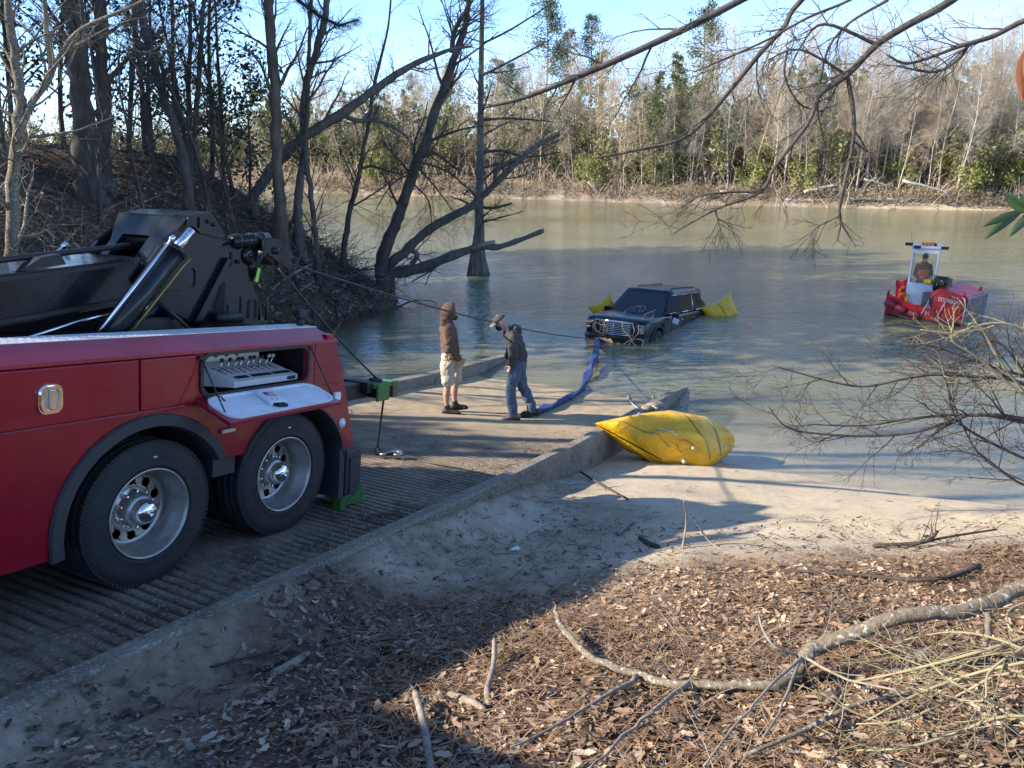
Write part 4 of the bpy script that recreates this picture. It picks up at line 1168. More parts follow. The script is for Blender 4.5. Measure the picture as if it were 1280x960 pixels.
def bf(a, b, sg):
    """pillow : a flat seam from corner A to corner B at one end, narrowing to corner R at the other"""
    t = (a+1)/2; c = _M.lerp(R__, t)
    d2 = (A_-B_).normalized().lerp(_pp, min(1, t*1.3)).normalized()
    w = 1.10*(1-.10*sin(pi*min(1, t*2.2)))*max(0, 1-t**1.9)**.74+.06+.16*sin(pi*t)
    th = .84*max(0, 4*t*(1-t))**.52*(1-.18*t)
    cr = max(0, 1-b*b)**.46
    ed = abs(a)
    fold = .064*(1-ed**8)*(sin(b*8+1.3*sg+2)*ed**1.6*1.2+.5*sin(b*15+a*2)*ed**2.5+.55*sin(4*a+2.5*b)*sin(3.3*b-2*a+1))
    return c+d2*(b*w/2)+_up*(sg*(th/2*cr+.012*cr+fold*cr*min(1, 3*(1-ed)+.15)))-bag_o
m = MB(); n_ = 60; g_ = [sin(pi/2*(-1+2*i/n_)) for i in range(n_+1)]
for sg in (1, -1):
    w_ = n_+1; fs = []
    for i in range(n_):
        for j in range(n_):
            q = (i*w_+j, (i+1)*w_+j, (i+1)*w_+j+1, i*w_+j+1); fs.append(q[::-1] if sg > 0 else q)
    m.add([bf(a, b, sg) for a in g_ for b in g_], fs, 0, True)
bs = m.build('bag_skin', M['bag'], bag)
gm = plain('grey_strap', (.17, .17, .12), .6)
def band(a, r=.012, b0=-.9, b1=.9):
    P = []
    for i in range(23): P.append(bf(a, b0+(b1-b0)*i/22, 1)+V((0, 0, .008)))
    for i in range(23): P.append(bf(a, b1-(b1-b0)*i/22, -1)-V((0, 0, .008)))
    mm = MB(); mm.tube(P+[P[0]], r, 6); return mm
for a in (-.02, .38): band(a, .009).build('strap', gm, bag)
mm = MB(); mm.tube([bf(-.90+.012*i, .92-.13*i, 1)+V((0, 0, .004)) for i in range(13)], .006, 5)
mm.build('seam', gm, bag)
mm = MB(); mm.tube([bf(-.9+.1*i, -.995, 1) for i in range(19)], .008, 6); mm.build('edge_seam', gm, bag)
mm = MB()
hb_ = [bf(-.62, -.80, 1), bf(-.64, -.66, 1)+V((0, -.02, .02)), bf(-.56, -.54, 1)+V((0, -.03, .05)), bf(-.44, -.52, 1)+V((0, -.03, .05)), bf(-.32, -.60, 1)+V((0, -.01, .01))]
mm.tube(curl(hb_, 0, 4), .010, 6); mm.build('carry_handle', plain('red_orange_cord', (.55, .09, .02), .6), bag)
mm = MB(); p = bf(-.36, -.70, 1); mm.tube([p, p+V((0, -.02, .03))], .022, 10); mm.build('valve', M['white'], bag); mm = MB(); mm.tube([bf(-.62, -.97, 1), bf(-.62, -.97, 1)+V((.012, -.04, -.02))], .024, 10, True); mm.build('valve', M['white'], bag)
mm = MB()
for k in range(4):                                       # worn white print
    b0 = .05-.11*k; 
    for a0, a1, b1 in ((-.62+.02*k, -.55+.02*k, b0-.05),):
        mm.tube([bf(a0, b0, 1)+V((0, 0, .003)), bf((a0+a1)/2, (b0+b1)/2, 1)+V((0, 0, .003)), bf(a1, b1, 1)+V((0, 0, .003))], .008, 4)
mm.build('worn_print', M['white'], bag)
mm = MB(); mm.sphere(bf(-.66, .6, 1)+V((0, 0, .02)), .028, 8); mm.build('valve', M['white'], bag)
rope('rope', 'pale blue rope looped on the kerb behind the yellow lift bag', [at_ramp(800, 512, .06), at_ramp(789, 503, .05), at_ramp(785, 495, .04), at_ramp(787, 488, .04), at_ramp(800, 486, .04)], .014, 'rope_blue', False)
rope('rope', 'thin grey rope tied in a knot on the kerb end', [at_ramp(800, 512, .14), at_ramp(808, 508, .22), at_ramp(815, 507, .24), at_ramp(822, 511, .20), at_ramp(818, 503, .10), at_ramp(814, 488, .05)], .012, 'rope_tan', False)
mb = MB()
for k in range(9):
    p = at_ramp(806+k*2, 511-k*.6, .14+.05*(k % 2)); mb.sphere(p, .07+.02*(k % 3), 7, sc=(1.3, 1, .6))
tag(mb.build('drift_lump', M['stick']), 'lump of dark wet driftwood caught on the kerb behind the lift bag', 'driftwood')
def small_bag(loc, e1, up, L, Wd, T, label, seed):
    o = thing('lift_bag', label, 'lift bag', loc, frame_m(e1, up))
    m, f = pillow(L, Wd, T, seed, 20, pinch=.14, wr=.03); m.build('bag_skin', M['bag'], o)
    mm = MB(); mm.tube([f(.1, -.9+.18*i, 1)+V((0, 0, .006)) for i in range(11)]+[f(.1, .9-.18*i, -1)-V((0, 0, .006)) for i in range(11)], .012, 5); mm.build('strap', gm, o)
small_bag(sw(-1.38, 2.7, .80), SM @ V((.62, .35, -1)), SM @ V((.2, -1, .1)), 1.25, .75, .5, 'small yellow lift bag poking up behind the far side of the SUV', 5)
small_bag(sw(1.50, 5.45, 1.10), V((-.9, -.35, -.35)), V((.1, -1, .3)), 1.12, .85, .58, 'small yellow lift bag floating at the rear side of the SUV', 8)

# ------------------------------------------------------------------ red workboat
bx = V((.662, -.749, 0)).normalized(); by = V((-bx.y, bx.x, 0))
BMt = Matrix((bx, by, V((0, 0, 1)))).transposed()
BO = V((11.12, 22.55, 0))
boat = thing('workboat', 'red workboat with white open cabin and amber light bar on the river', 'boat', BO, BMt)
boat.scale = (.80, .88, 1)
def bw(x, y, z): return BO + BMt @ V((x*.80, y*.88, z))
BL, BW = 2.75, 1.75
def hsec(x, zt, flare, bot=-.35):
    return [V((x, .10, bot)), V((x, .0-flare*.5, .02)), V((x, -flare, zt)), V((x, -flare+.05, zt+.02)), V((x, -flare+.07, zt-.02)), V((x, .14, .12)), V((x, BW-.14, .12)), V((x, BW+flare-.07, zt-.02)), V((x, BW+flare-.05, zt+.02)), V((x, BW+flare, zt)), V((x, BW+flare*.5, .02)), V((x, BW-.10, bot))]
hs = [hsec(x, z, f) for x, z, f in ((0, .64, .06), (.1, .62, .07), (.5, .50, .08), (1.0, .42, .08), (1.35, .42, .07), (1.6, .46, .06))]
mb = MB(); mb.loft(hs, smooth=False); hull = mb.build('hull', M['boat_red'], boat)
# raised bow block with slanted side carrying the lettering
mb = MB()
def bsec(x, zt, y0): return [V((x, y0+.06, -.35)), V((x, y0, .05)), V((x, y0+.03, zt)), V((x, y0+.10, zt+.03)), V((x, BW-y0-.10, zt+.06)), V((x, BW-y0-.03, zt+.03)), V((x, BW-y0, .05)), V((x, BW-y0-.06, -.35))]
mb.loft([bsec(1.35, .52, -.02), bsec(1.5, .80, -.04), bsec(1.72, .94, -.05), bsec(2.2, .86, -.02), bsec(2.60, .78, .05), bsec(2.66, .74, .08)], smooth=False)
mb.build('bow_block', M['boat_red'], boat)
mb = MB(); mb.bbox((2.72, .84, .34), (.10, 1.58, .92), .03, Matrix.Rotation(.06, 3, 'Y')); mb.build('push_knee', M['boat_grey'], boat)
mb = MB(); mb.tube([(2.64, .03, .06), (2.66, .04, .55), (2.60, .05, .74), (2.52, .05, .80)], .022, 6); mb.build('trim_rail', M['white'], boat)
for p_ in ((2.55, .07, .78), (.05, -.04, .62), (2.5, BW-.1, .80)):
    mb = MB(); mb.tube([p_, V(p_)+V((0, 0, .14))], .045, 8); mb.build('bollard', M['boat_dark_red'], boat)
def text(body, size, fn, name, mat, parent, ext=.004, label=None):
    c = bpy.data.curves.new(name, 'FONT'); c.body = body; c.size = size; c.extrude = ext; c.align_x = 'CENTER'; c.align_y = 'CENTER'; c.resolution_u = 2
    o = bpy.data.objects.new(name, c); COL.objects.link(o)
    dg = bpy.context.evaluated_depsgraph_get(); dg.update()
    me = bpy.data.meshes.new_from_object(o.evaluated_get(dg)); bpy.data.objects.remove(o)
    me.name = name
    for v in me.vertices: v.co = fn(*v.co)
    me.materials.clear(); me.materials.append(mat)
    o = bpy.data.objects.new(name, me); COL.objects.link(o); o.parent = parent; return o
text('DOZERBOAT', .125, lambda a, b, c: V((2.16+a*1.0, -.045+b*.03+.008-c-.022, .66-a*.05+b*1.25)), 'lettering', M['white'], boat)
text('A', .26, lambda a, b, c: V((1.50+a, -.062-c, .43+b)), 'emblem', plain('pale_pink', (.62, .36, .40), .5), boat)
text('M', .20, lambda a, b, c: V((1.50+a, -.060-c, .22+b)), 'emblem', plain('pale_pink', (.62, .36, .40), .5), boat)
mb = MB()
for x in (1.28, 1.82): mb.tube([(x, -.075, .10), (x+.22, -.085, .62)], .022, 5)
mb.build('pale_brace', plain('pale_strip', (.60, .52, .46), .5), boat)
for x, z in ((.14, .40), (.52, .30), (1.0, .20)):
    mb = MB(); mb.tube([(x-.10, -.19, z+.02), (x-.06, -.19, z), (x+.26, -.19, z-.05), (x+.31, -.19, z-.04)], [.06, .105, .105, .05], 12); mb.build('boat_fender', M['boat_dark_red'], boat)
mb = MB(); mb.tube([(.1, -.09, .10), (.9, -.10, .02), (1.7, -.06, 0), (2.6, .05, .03)], .05, 8); mb.build('rub_rail', M['black'], boat)
# cabin
mb = MB()
X0, X1, Y0, Y1, ZR = .44, 1.26, .40, 1.02, 2.02
CABC = V(((X0+X1)/2, (Y0+Y1)/2, 0)); CABR = Matrix.Rotation(radians(19), 3, 'Z')
def turn(o):
    for v in o.data.vertices: v.co = CABC+CABR @ (v.co-CABC)
    return o
for x, y in ((X0, Y0), (X1, Y0), (X0, Y1), (X1, Y1)): mb.bbox((x, y, 1.07), (.055, .055, 1.9), .012)
mb.bbox(((X0+X1)/2, (Y0+Y1)/2, ZR+.02), (X1-X0+.16, Y1-Y0+.16, .07), .02)
mb.bbox(((X0+X1)/2, Y0, 1.93), (X1-X0, .04, .12), .01); mb.bbox((X1, (Y0+Y1)/2, 1.93), (.04, Y1-Y0, .12), .01)
turn(mb.build('cabin_frame', M['boat_white'], boat))
mb = MB(); mb.bbox(((X0+X1)/2, Y0-.06, .64), (X1-X0+.06, .22, .74), .04); mb.bbox((X1, (Y0+Y1)/2, .60), (.10, Y1-Y0, .60), .03); turn(mb.build('console', M['boat_white'], boat))
mb = MB(); mb.bbox((1.30, .50, .56), (.34, .62, .46), .03); mb.build('locker', M['boat_grey'], boat)
gt = NT('clear_screen'); tb_ = gt.n('ShaderNodeBsdfTransparent'); gb = gt.n('ShaderNodeBsdfGlossy'); gb.inputs['Roughness'].default_value = .03; mx = gt.n('ShaderNodeMixShader'); mx.inputs[0].default_value = .10
tb_.inputs[0].default_value = (.86, .88, .88, 1)
gt.l(tb_.outputs[0], mx.inputs[1]); gt.l(gb.outputs[0], mx.inputs[2]); gt.l(mx.outputs[0], gt.out.inputs[0])
mb = MB(); mb.box((X1+.005, (Y0+Y1)/2, 1.40), (.008, Y1-Y0-.06, .90)); mb.box(((X0+X1)/2, Y0-.005, 1.42), (X1-X0-.06, .008, .86)); turn(mb.build('windscreen', gt.m, boat))
for c_, z_ in (((X0-.16, Y0-.04, ZR+.09), (.24, .14, .08)), ((X1+.16, Y0-.04, ZR+.02), (.24, .14, .08)), ((X0+.12, Y0-.08, ZR+.02), (.22, .08, .08)), ((X1-.14, Y0-.02, ZR+.10), (.08, .08, .07))):
    mb = MB(); mb.bbox(c_, z_, .015); turn(mb.build('flood_lamp', M['black'], boat))
mb = MB()
for k in range(4): mb.bbox((X0+.28+.115*k, Y0+.06, ZR+.105), (.10, .13, .10), .025)
lb = turn(mb.build('light_bar', M['amber'], boat))
mb = MB(); mb.tube([(X0, Y0+.1, ZR), (X0-.1, Y0, ZR+.42)], .006, 5); mb.build('antenna', M['black'], boat)
# engine, cover, red locker behind the cabin, loose gear
mb = MB(); mb.bbox((1.62, .62, 1.02), (.42, .46, .34), .04)
for k in range(7): mb.tube(curl([(1.42+.07*k, .36, .86), (1.40+.07*k, .32, 1.05+.03*(k % 3)), (1.46+.06*k, .40, 1.22), (1.5+.05*k, .60, 1.20)], .01, 3, k), .022, 6)
mb.tube([(1.40, .36, .92), (1.40, .36, 1.26), (1.84, .36, 1.26), (1.84, .36, .92)], .022, 6); mb.build('engine', M['black'], boat)
mb = MB(); mb.lathe([(.0, -.03), (.085, -.03), (.085, 0)], (1.66, .37, 1.08), (0, 1, 0), 12); mb.bbox((1.52, .36, 1.02), (.08, .04, .07), .01); mb.build('engine_fitting', M['alu_dull'], boat)
mb = MB(); mb.add([V(p) for p in ((1.22, -.02, .40), (1.75, -.02, .86), (1.80, .30, .90), (1.25, .30, .44), (1.22, -.03, .30), (1.80, -.03, .62), (1.85, .3, .6), (1.25, .3, .3))], [(0, 1, 2, 3), (4, 5, 1, 0), (5, 6, 2, 1), (7, 4, 0, 3), (6, 7, 3, 2), (7, 6, 5, 4)]); mb.tube([(1.22, -.03, .40), (1.74, -.03, .865), (1.82, .0, .88)], .02, 6, m=1); mb.build('engine_cover', [plain('dark_green_cover', (.03, .06, .065), .4), M['boat_grey']], boat)
mb = MB(); mb.bbox((.30, .62, .66), (.30, .70, .78), .03, Matrix.Rotation(-.12, 3, 'Y')); mb.build('rear_locker', M['boat_red'], boat)
mb = MB(); mb.bbox((1.20, .36, 1.08), (.26, .22, .12), .03); mb.build('yellow_case', M['yellow'], boat)
mb = MB(); mb.tube(curl([(.36, .10, .45), (.42, .08, .62), (.56, .12, .66), (.62, .12, .5)], .01, 3), .07, 7); mb.tube(curl([(.34, .2, .7), (.4, .16, .82), (.52, .16, .86)], .01, 3), .05, 7); tag(mb.build('life_vest', M['orange']), 'orange life vest slung on the boat beside the cabin post', 'life vest').matrix_world = Matrix.Translation(BO) @ BMt.to_4x4() @ Matrix.Diagonal((.80, .88, 1, 1))
mb = MB(); mb.tube([(.60, .10, .30), (.66, .06, .50), (.72, .08, .68)], .05, 6); tag(mb.build('hose_roll', M['yellow']), 'yellow hose stowed against the boat console', 'hose').matrix_world = Matrix.Translation(BO) @ BMt.to_4x4() @ Matrix.Diagonal((.80, .88, 1, 1))
# ------------------------------------------------------------------ people
def limb(mb, pts, m=0, n=12):
    """pts : (point, radius) or (point, rx, ry) ; rounded ends, closed"""
    P = [V(p[0]) for p in pts]; R = [(p[1], p[2] if len(p) > 2 else p[1]) for p in pts]
    k = len(P); rings = []
    def ring(c, t, rx, ry):
        t = t.normalized(); a = V((0, 1, 0)); a = (a-t*a.dot(t))
        a = a.normalized() if a.length > .2 else (V((1, 0, 0))-t*t.x).normalized()
        b = t.cross(a)
        return [c+a*ry*cos(2*pi*j/n)+b*rx*sin(2*pi*j/n) for j in range(n)]
    for i in range(k):
        t = P[min(i+1, k-1)]-P[max(i-1, 0)]; t.normalize()
        if i == 0:
            for f, g in ((.95, .25), (.6, .75)): rings.append(ring(P[0]-t*R[0][0]*f*.8, t, R[0][0]*g, R[0][1]*g))
        rings.append(ring(P[i], t, *R[i]))
        if i == k-1:
            for f, g in ((.6, .75), (.95, .25)): rings.append(ring(P[i]+t*R[i][0]*f*.8, t, R[i][0]*g, R[i][1]*g))
    mb.loft(rings, m=m)
def fuse(mb, name, mat, parent, vox=.012, smooth=6, disp=0, dscale=.12):
    o = mb.build(name, mat)
    mods = [('REMESH', dict(mode='VOXEL', voxel_size=vox, use_smooth_shade=True)), ('SMOOTH', dict(factor=.5, iterations=smooth))]
    if disp:
        tx = bpy.data.textures.new('folds', 'CLOUDS'); tx.noise_scale = dscale; tx.noise_depth = 2
        mods.append(('DISPLACE', dict(texture=tx, strength=disp, mid_level=.5, texture_coords='LOCAL')))
    modified(o, *mods); o.parent = parent
    o.data.polygons.foreach_set('use_smooth', np.ones(len(o.data.polygons), bool))
    return o
def hand(mb, wrist, d, side_v, curlf=.5, sc=1.0):
    """palm and five bent fingers ; d = pointing direction, side_v = towards the thumb"""
    d = V(d).normalized(); s = V(side_v); s = (s-d*s.dot(d)).normalized(); nrm = d.cross(s)
    w = V(wrist)
    limb(mb, [(w, .024*sc, .030*sc), (w+d*.045*sc, .018*sc, .040*sc), (w+d*.085*sc, .015*sc, .042*sc)], n=10)
    for k, L in enumerate((.070, .078, .072, .056)):
        b = w+d*.085*sc+s*(.030-.020*k)*sc; p = b; q = d.copy(); pts = [(p, .0095*sc)]
        for j, f in enumerate((.45, .32, .23)):
            q = (Quaternion(s, curlf*(.5+.35*j)) @ q); p = p+q*L*f*sc; pts.append((p, (.0092-.0012*j)*sc))
        limb(mb, pts, n=7)
    b = w+d*.025*sc+s*.030*sc; q = (d*.65+s*.75).normalized()
    limb(mb, [(b, .013*sc), (b+q*.035*sc, .0115*sc), (b+q*.035*sc+(q*.5+d*.6-nrm*.3).normalized()*.03*sc, .0095*sc)], n=7)
def head(mb, c, fwd, up, r=1.0):
    """head mass with jaw, nose, brow, ears"""
    f = V(fwd).normalized(); u_ = (V(up)-f*V(up).dot(f)).normalized(); l = u_.cross(f); c = V(c)
    Rm = Matrix((f, l, u_)).transposed()
    g = lambda a, b, d: c+Rm @ (V((a, b, d))*r)
    mb.sphere(g(-.012, 0, .03), .1*r, 14, sc=(.98, .78, .93), rot=Rm)
    mb.sphere(g(.028, 0, -.045), .072*r, 12, sc=(.86, .78, 1.0), rot=Rm)
    mb.sphere(g(.055, 0, -.085), .035*r, 8, sc=(.9, 1, .7), rot=Rm)
    limb(mb, [(g(.085, 0, .02), .011*r), (g(.105, 0, -.012), .015*r), (g(.098, 0, -.026), .014*r)], n=7)
    for s_ in (-1, 1):
        mb.sphere(g(-.005, s_*.079, -.005), .026*r, 8, sc=(.75, .35, 1.15), rot=Rm)
        limb(mb, [(g(.082, s_*.012, .035), .012*r), (g(.075, s_*.045, .035), .011*r)], n=6)
    limb(mb, [(g(.082, -.02, -.058), .010*r), (g(.088, 0, -.058), .012*r), (g(.082, .02, -.058), .010*r)], n=6)
    return g
def eyes(parent, g, r=1.0):
    e = MB()
    for s_ in (-1, 1): e.sphere(g(.078, s_*.031, .016), .011*r, 8, 0)
    for s_ in (-1, 1): e.sphere(g(.0865, s_*.031, .016), .0055*r, 6, 1)
    e.build('eye', [M['white'], M['hair']], parent)
def shoe(parent, ankle, d, mat, sole=None):
    d = V(d); d.z = 0; d.normalize(); l = V((-d.y, d.x, 0)); a = V(ankle); zb = 0
    m = MB()
    f = lambda x, y, z: V((a.x, a.y, 0))+d*x+l*y+V((0, 0, z))
    limb(m, [(f(-.06, 0, .05), .042, .036), (f(.0, 0, .065), .058, .042), (f(.07, 0, .045), .040, .045), (f(.14, 0, .036), .032, .046), (f(.185, 0, .03), .024, .036)])
    limb(m, [(f(0, 0, .07), .05, .042), (f(-.005, 0, .125), .045, .040)])
    o = fuse(m, 'shoe', mat, parent, .012, 4)
    s_ = MB(); rings = []
    pr = [(-.105, .02), (-.09, .036), (-.02, .040), (.08, .047), (.16, .044), (.205, .026), (.212, .01)]
    s_.loft([[f(x, w, 0), f(x, w, .024), f(x, -w, .024), f(x, -w, 0)] for x, w in pr], smooth=False)
    s_.build('sole', sole or M['black'], o)
    return o

def tilt_person(o, p, heading):
    o.location = p; o.rotation_euler = (0, 0, heading)
# ---- man in brown hood, facing the picture's right
fp1 = at_ramp(564, 516); 
p1 = thing('person', 'person in a brown hooded sweatshirt and beige shorts standing on the ramp', 'person')
tilt_person(p1, fp1+V((0, 0, .015)), radians(8))
# local x = facing, y = the person's left
b = MB()
for s_, fx in ((1, .085), (-1, -.055)):
    limb(b, [((fx, s_*.10, .93), .088, .085), ((fx+.01, s_*.10, .72), .078), ((fx+.012, s_*.10, .52), .058), ((fx, s_*.10, .46), .055), ((fx-.018, s_*.10, .34), .060), ((fx-.02, s_*.10, .22), .045), ((fx-.015, s_*.10, .10), .035), ((fx, s_*.10, .06), .04)])
    limb(b, [((fx-.03, s_*.10, .05), .03), ((fx+.13, s_*.11, .035), .028)], n=8)
limb(b, [((0, 0, .90), .115, .155), ((-.005, 0, 1.05), .115, .150), ((-.01, 0, 1.22), .118, .165), ((-.02, 0, 1.38), .11, .19), ((-.01, 0, 1.46), .07, .11)])
limb(b, [((-.005, 0, 1.44), .06), ((.02, 0, 1.58), .056)])
g1 = head(b, (.045, 0, 1.655), (1, -.12, -.08), (.08, 0, 1))
for s_ in (-1, 1):
    limb(b, [((-.01, s_*.19, 1.41), .055), ((-.03, s_*.235, 1.15), .045), ((.0, s_*.235, 1.10), .042), ((.10, s_*.20, .96), .034), ((.145, s_*.165, .90), .026)])
    hand(b, (.145, s_*.165, .90), (.6, -s_*.45, -.6), (.5, -s_*.5, .6), .6)
fuse(b, 'body', M['skin'], p1, .010, 4)
eyes(p1, g1)
h = MB()
limb(h, [((0, 0, .93), .135, .178), ((.01, 0, .98), .15, .19), ((0, 0, 1.12), .148, .19), ((-.01, 0, 1.28), .142, .20), ((-.02, 0, 1.40), .122, .21), ((-.01, 0, 1.48), .085, .13)])
for s_ in (-1, 1):
    limb(h, [((-.015, s_*.17, 1.42), .078), ((-.025, s_*.225, 1.28), .078), ((-.03, s_*.245, 1.14), .070), ((.02, s_*.24, 1.06), .066), ((.09, s_*.205, .97), .058), ((.125, s_*.18, .925), .05)])
limb(h, [((-.06, 0, 1.47), .09, .13), ((-.04, 0, 1.55), .10, .11)])
fuse(h, 'hooded_sweatshirt', M['brown_fleece'], p1, .013, 4, .05, .10)
hd = MB()                                        # hood : a shell open towards the face
hc = V((.020, 0, 1.668)); rings = []
for i in range(11):
    a_ = radians(52+128*i/10); ca, sa_ = cos(a_), max(.02, sin(a_))
    rings.append([hc+V((.128*ca-.02*(1-sa_)*(ca < 0), .112*sa_*cos(2*pi*j/20), .150*sa_*sin(2*pi*j/20)-.018*(1-ca)*.5)) for j in range(20)])
hd.loft(rings, cap=False)
ho = hd.build('hood', M['brown_fleece'], None)
modified(ho, ('SOLIDIFY', dict(thickness=.014, offset=0)), ('SUBSURF', dict(levels=1, render_levels=1))); ho.parent = p1
bd = MB()
bd.sphere(g1(.05, 0, -.085), .062, 10, sc=(.9, 1, .85)); bd.build('beard', M['hair'], p1)
s1 = MB()
for s_, fx in ((1, .085), (-1, -.055)):
    limb(s1, [((fx*.3, s_*.075, .97), .125, .105), ((fx, s_*.10, .80), .115, .108), ((fx+.01, s_*.105, .60), .105, .102), ((fx+.012, s_*.105, .535), .103, .10)])
fuse(s1, 'shorts', M['khaki'], p1, .012, 3, .045, .09)
for s_, fx in ((1, .085), (-1, -.055)): shoe(p1, (fx, s_*.10, 0), (1, s_*.25, 0), M['shoe'])
sk = MB()
for s_, fx in ((1, .085), (-1, -.055)): limb(sk, [((fx-.014, s_*.10, .10), .042), ((fx-.015, s_*.10, .15), .044)])
sk.build('sock', M['black'], p1)

# ---- stooping man with a cap, facing the picture's left
fp2 = at_ramp(645, 523)
p2 = thing('person', 'person in a grey hoodie, cap and blue jeans stooping as he walks on the ramp', 'person')
tilt_person(p2, fp2+V((0, 0, .012)), radians(180+6))
b = MB(); J = MB()
hip = V((-.04, 0, .90))
legs = ((1, [(-.02, .09, .92), (.10, .10, .55), (.10, .10, .50), (.05, .11, .10)]), (-1, [(-.04, -.09, .92), (-.10, -.10, .56), (-.12, -.10, .50), (-.29, -.11, .11)]))
for s_, L in legs:
    L = [V(q) for q in L]
    limb(b, [(L[0], .088), (L[0].lerp(L[1], .5), .080), (L[1], .06), (L[2], .055), (L[2].lerp(L[3], .35), .058), (L[3], .036)])
    limb(b, [(L[3]-V((.02, 0, .05)), .032), (L[3]+V((.12, 0, -.065)), .028)], n=8)
    limb(J, [(L[0]+V((0, 0, .04)), .122, .108), (L[0].lerp(L[1], .5), .105, .098), (L[1], .088), (L[2], .084), (L[2].lerp(L[3], .4), .084), (L[2].lerp(L[3], .85), .078), (L[3]+V((.01, 0, -.02)), .074)])
limb(J, [((-.04, 0, .86), .12, .165), ((-.035, 0, 1.02), .12, .160)])
sp = [(-.04, 0, .93), (-.03, 0, 1.06), (.02, 0, 1.22), (.085, 0, 1.36), (.13, 0, 1.44)]
limb(b, [(sp[0], .115, .150), (sp[1], .112, .15), (sp[2], .118, .165), (sp[3], .108, .19), (sp[4], .065, .10)])
limb(b, [((.12, 0, 1.42), .06), ((.20, 0, 1.52), .056)])
g2 = head(b, (.255, 0, 1.575), (1, .1, -.55), (.5, 0, 1))
arms = {}
for s_ in (-1, 1):
    a_ = [(.075, s_*.19, 1.37), (.06, s_*.25, 1.10), (.075, s_*.245, 1.06), (.10, s_*.205, .95), (.105, s_*.185, .915)]
    arms[s_] = a_
    limb(b, [(a_[0], .055), (a_[1], .045), (a_[2], .042), (a_[3], .034), (a_[4], .026)])
    hand(b, a_[4], (.25, -s_*.45, -.85), (.7, -s_*.5, .3), .9, .9)
fuse(b, 'body', M['skin'], p2, .010, 4)
eyes(p2, g2)
fuse(J, 'jeans', M['denim'], p2, .012, 3, .05, .09)
h = MB()
limb(h, [((-.05, 0, .97), .135, .18), ((-.04, 0, 1.03), .145, .185), ((-.01, 0, 1.15), .145, .19), ((.035, 0, 1.28), .142, .205), ((.08, 0, 1.37), .125, .215), ((.12, 0, 1.44), .085, .13)])
for s_ in (-1, 1):
    a_ = [V(q) for q in arms[s_]]
    limb(h, [(a_[0], .078), (a_[0].lerp(a_[1], .5), .078), (a_[1], .070), (a_[2], .066), (a_[3], .056), (a_[3].lerp(a_[4], .4), .050)])
limb(h, [((.02, .0, 1.50), .05, .11), ((-.03, 0, 1.47), .055, .10), ((-.055, 0, 1.40), .04, .08)])     # hood lying on the back
limb(h, [((.13, -.08, 1.48), .035), ((.17, 0, 1.47), .035), ((.13, .08, 1.48), .035)])
fuse(h, 'hooded_jacket', M['grey_fleece'], p2, .013, 4, .055, .10)
c = MB()                                          # cap
R2 = None
rings = []
for i in range(7):
    t = i/6; z = .045+.075*sin(t*pi/2); r_ = .104*cos(t*pi/2*.97)
    rings.append([g2(-.012+r_*cos(2*pi*j/20)*1.02, r_*.82*sin(2*pi*j/20), z) for j in range(20)])
c.loft(rings); co2 = c.build('cap', M['cap'], p2)
c = MB(); top = []; n_ = 12
for i in range(4):
    x = .07+.035*i
    top.append([g2(.02+(.07+.038*i)*cos(radians(-62+124*j/11)), (.082+.002*i)*sin(radians(-62+124*j/11))*(1-.05*i), .048-.012*i-.004*(abs(j-5.5))**1.2*.5) for j in range(12)])
c.loft(top, cap=False, closed=False); vo = c.build('visor', M['visor'], None)
modified(vo, ('SOLIDIFY', dict(thickness=.008))); vo.parent = p2
c = MB(); c.sphere(g2(.048, 0, -.062), .062, 10, sc=(.92, 1.02, .95)); c.build('beard', M['hair'], p2)
c = MB(); c.tube([g2(.02, .083, .012), g2(.09, .05, .018), g2(.098, 0, .014), g2(.09, -.05, .018), g2(.02, -.083, .012)], .010, 6); c.build('glasses', M['black'], p2)
shoe(p2, (.05, .11, 0), (1, .1, 0), M['shoe_tan']); shoe(p2, (-.30, -.11, 0), (1, -.1, 0), M['shoe'])

# ---- boat pilot
pp = thing('person', 'person in a dark jacket and orange vest standing in the boat cabin', 'person')
pl_ = bw(.80, .80, .16); tilt_person(pp, pl_, atan2(bx.y, bx.x)-.9); pp.scale = (.9, .9, .96)
b = MB()
for s_ in (-1, 1):
    limb(b, [((0, s_*.09, .88), .09), ((.03, s_*.1, .48), .06), ((-.01, s_*.1, .08), .04)]); limb(b, [((-.02, s_*.1, .04), .03), ((.13, s_*.1, .035), .028)], n=8)
limb(b, [((0, 0, .88), .11, .15), ((0, 0, 1.1), .11, .15), ((-.01, 0, 1.34), .11, .185), ((0, 0, 1.43), .07, .1)])
limb(b, [((0, 0, 1.42), .06), ((.02, 0, 1.52), .055)])
g3 = head(b, (.03, 0, 1.60), (1, 0, -.1), (.1, 0, 1))
for s_ in (-1, 1):
    limb(b, [((0, s_*.19, 1.36), .055), ((.0, s_*.25, 1.10), .045), ((.2, s_*.18, 1.02), .034), ((.26, s_*.15, 1.04), .026)]); hand(b, (.26, s_*.15, 1.04), (1, -s_*.2, 0), (0, 0, 1), .6)
fuse(b, 'body', M['skin'], pp, .014, 4); eyes(pp, g3)
b = MB(); limb(b, [((0, 0, .92), .13, .17), ((0, 0, 1.12), .135, .175), ((-.01, 0, 1.34), .13, .205), ((0, 0, 1.45), .09, .12)])
for s_ in (-1, 1): limb(b, [((0, s_*.18, 1.37), .075), ((.0, s_*.25, 1.10), .066), ((.2, s_*.185, 1.02), .052)])
fuse(b, 'jacket', M['jacket'], pp, .016, 4)
b = MB(); limb(b, [((0, 0, .95), .148, .19), ((0, 0, 1.10), .152, .195), ((-.005, 0, 1.22), .15, .20)]); fuse(b, 'vest', M['orange'], pp, .016, 3)
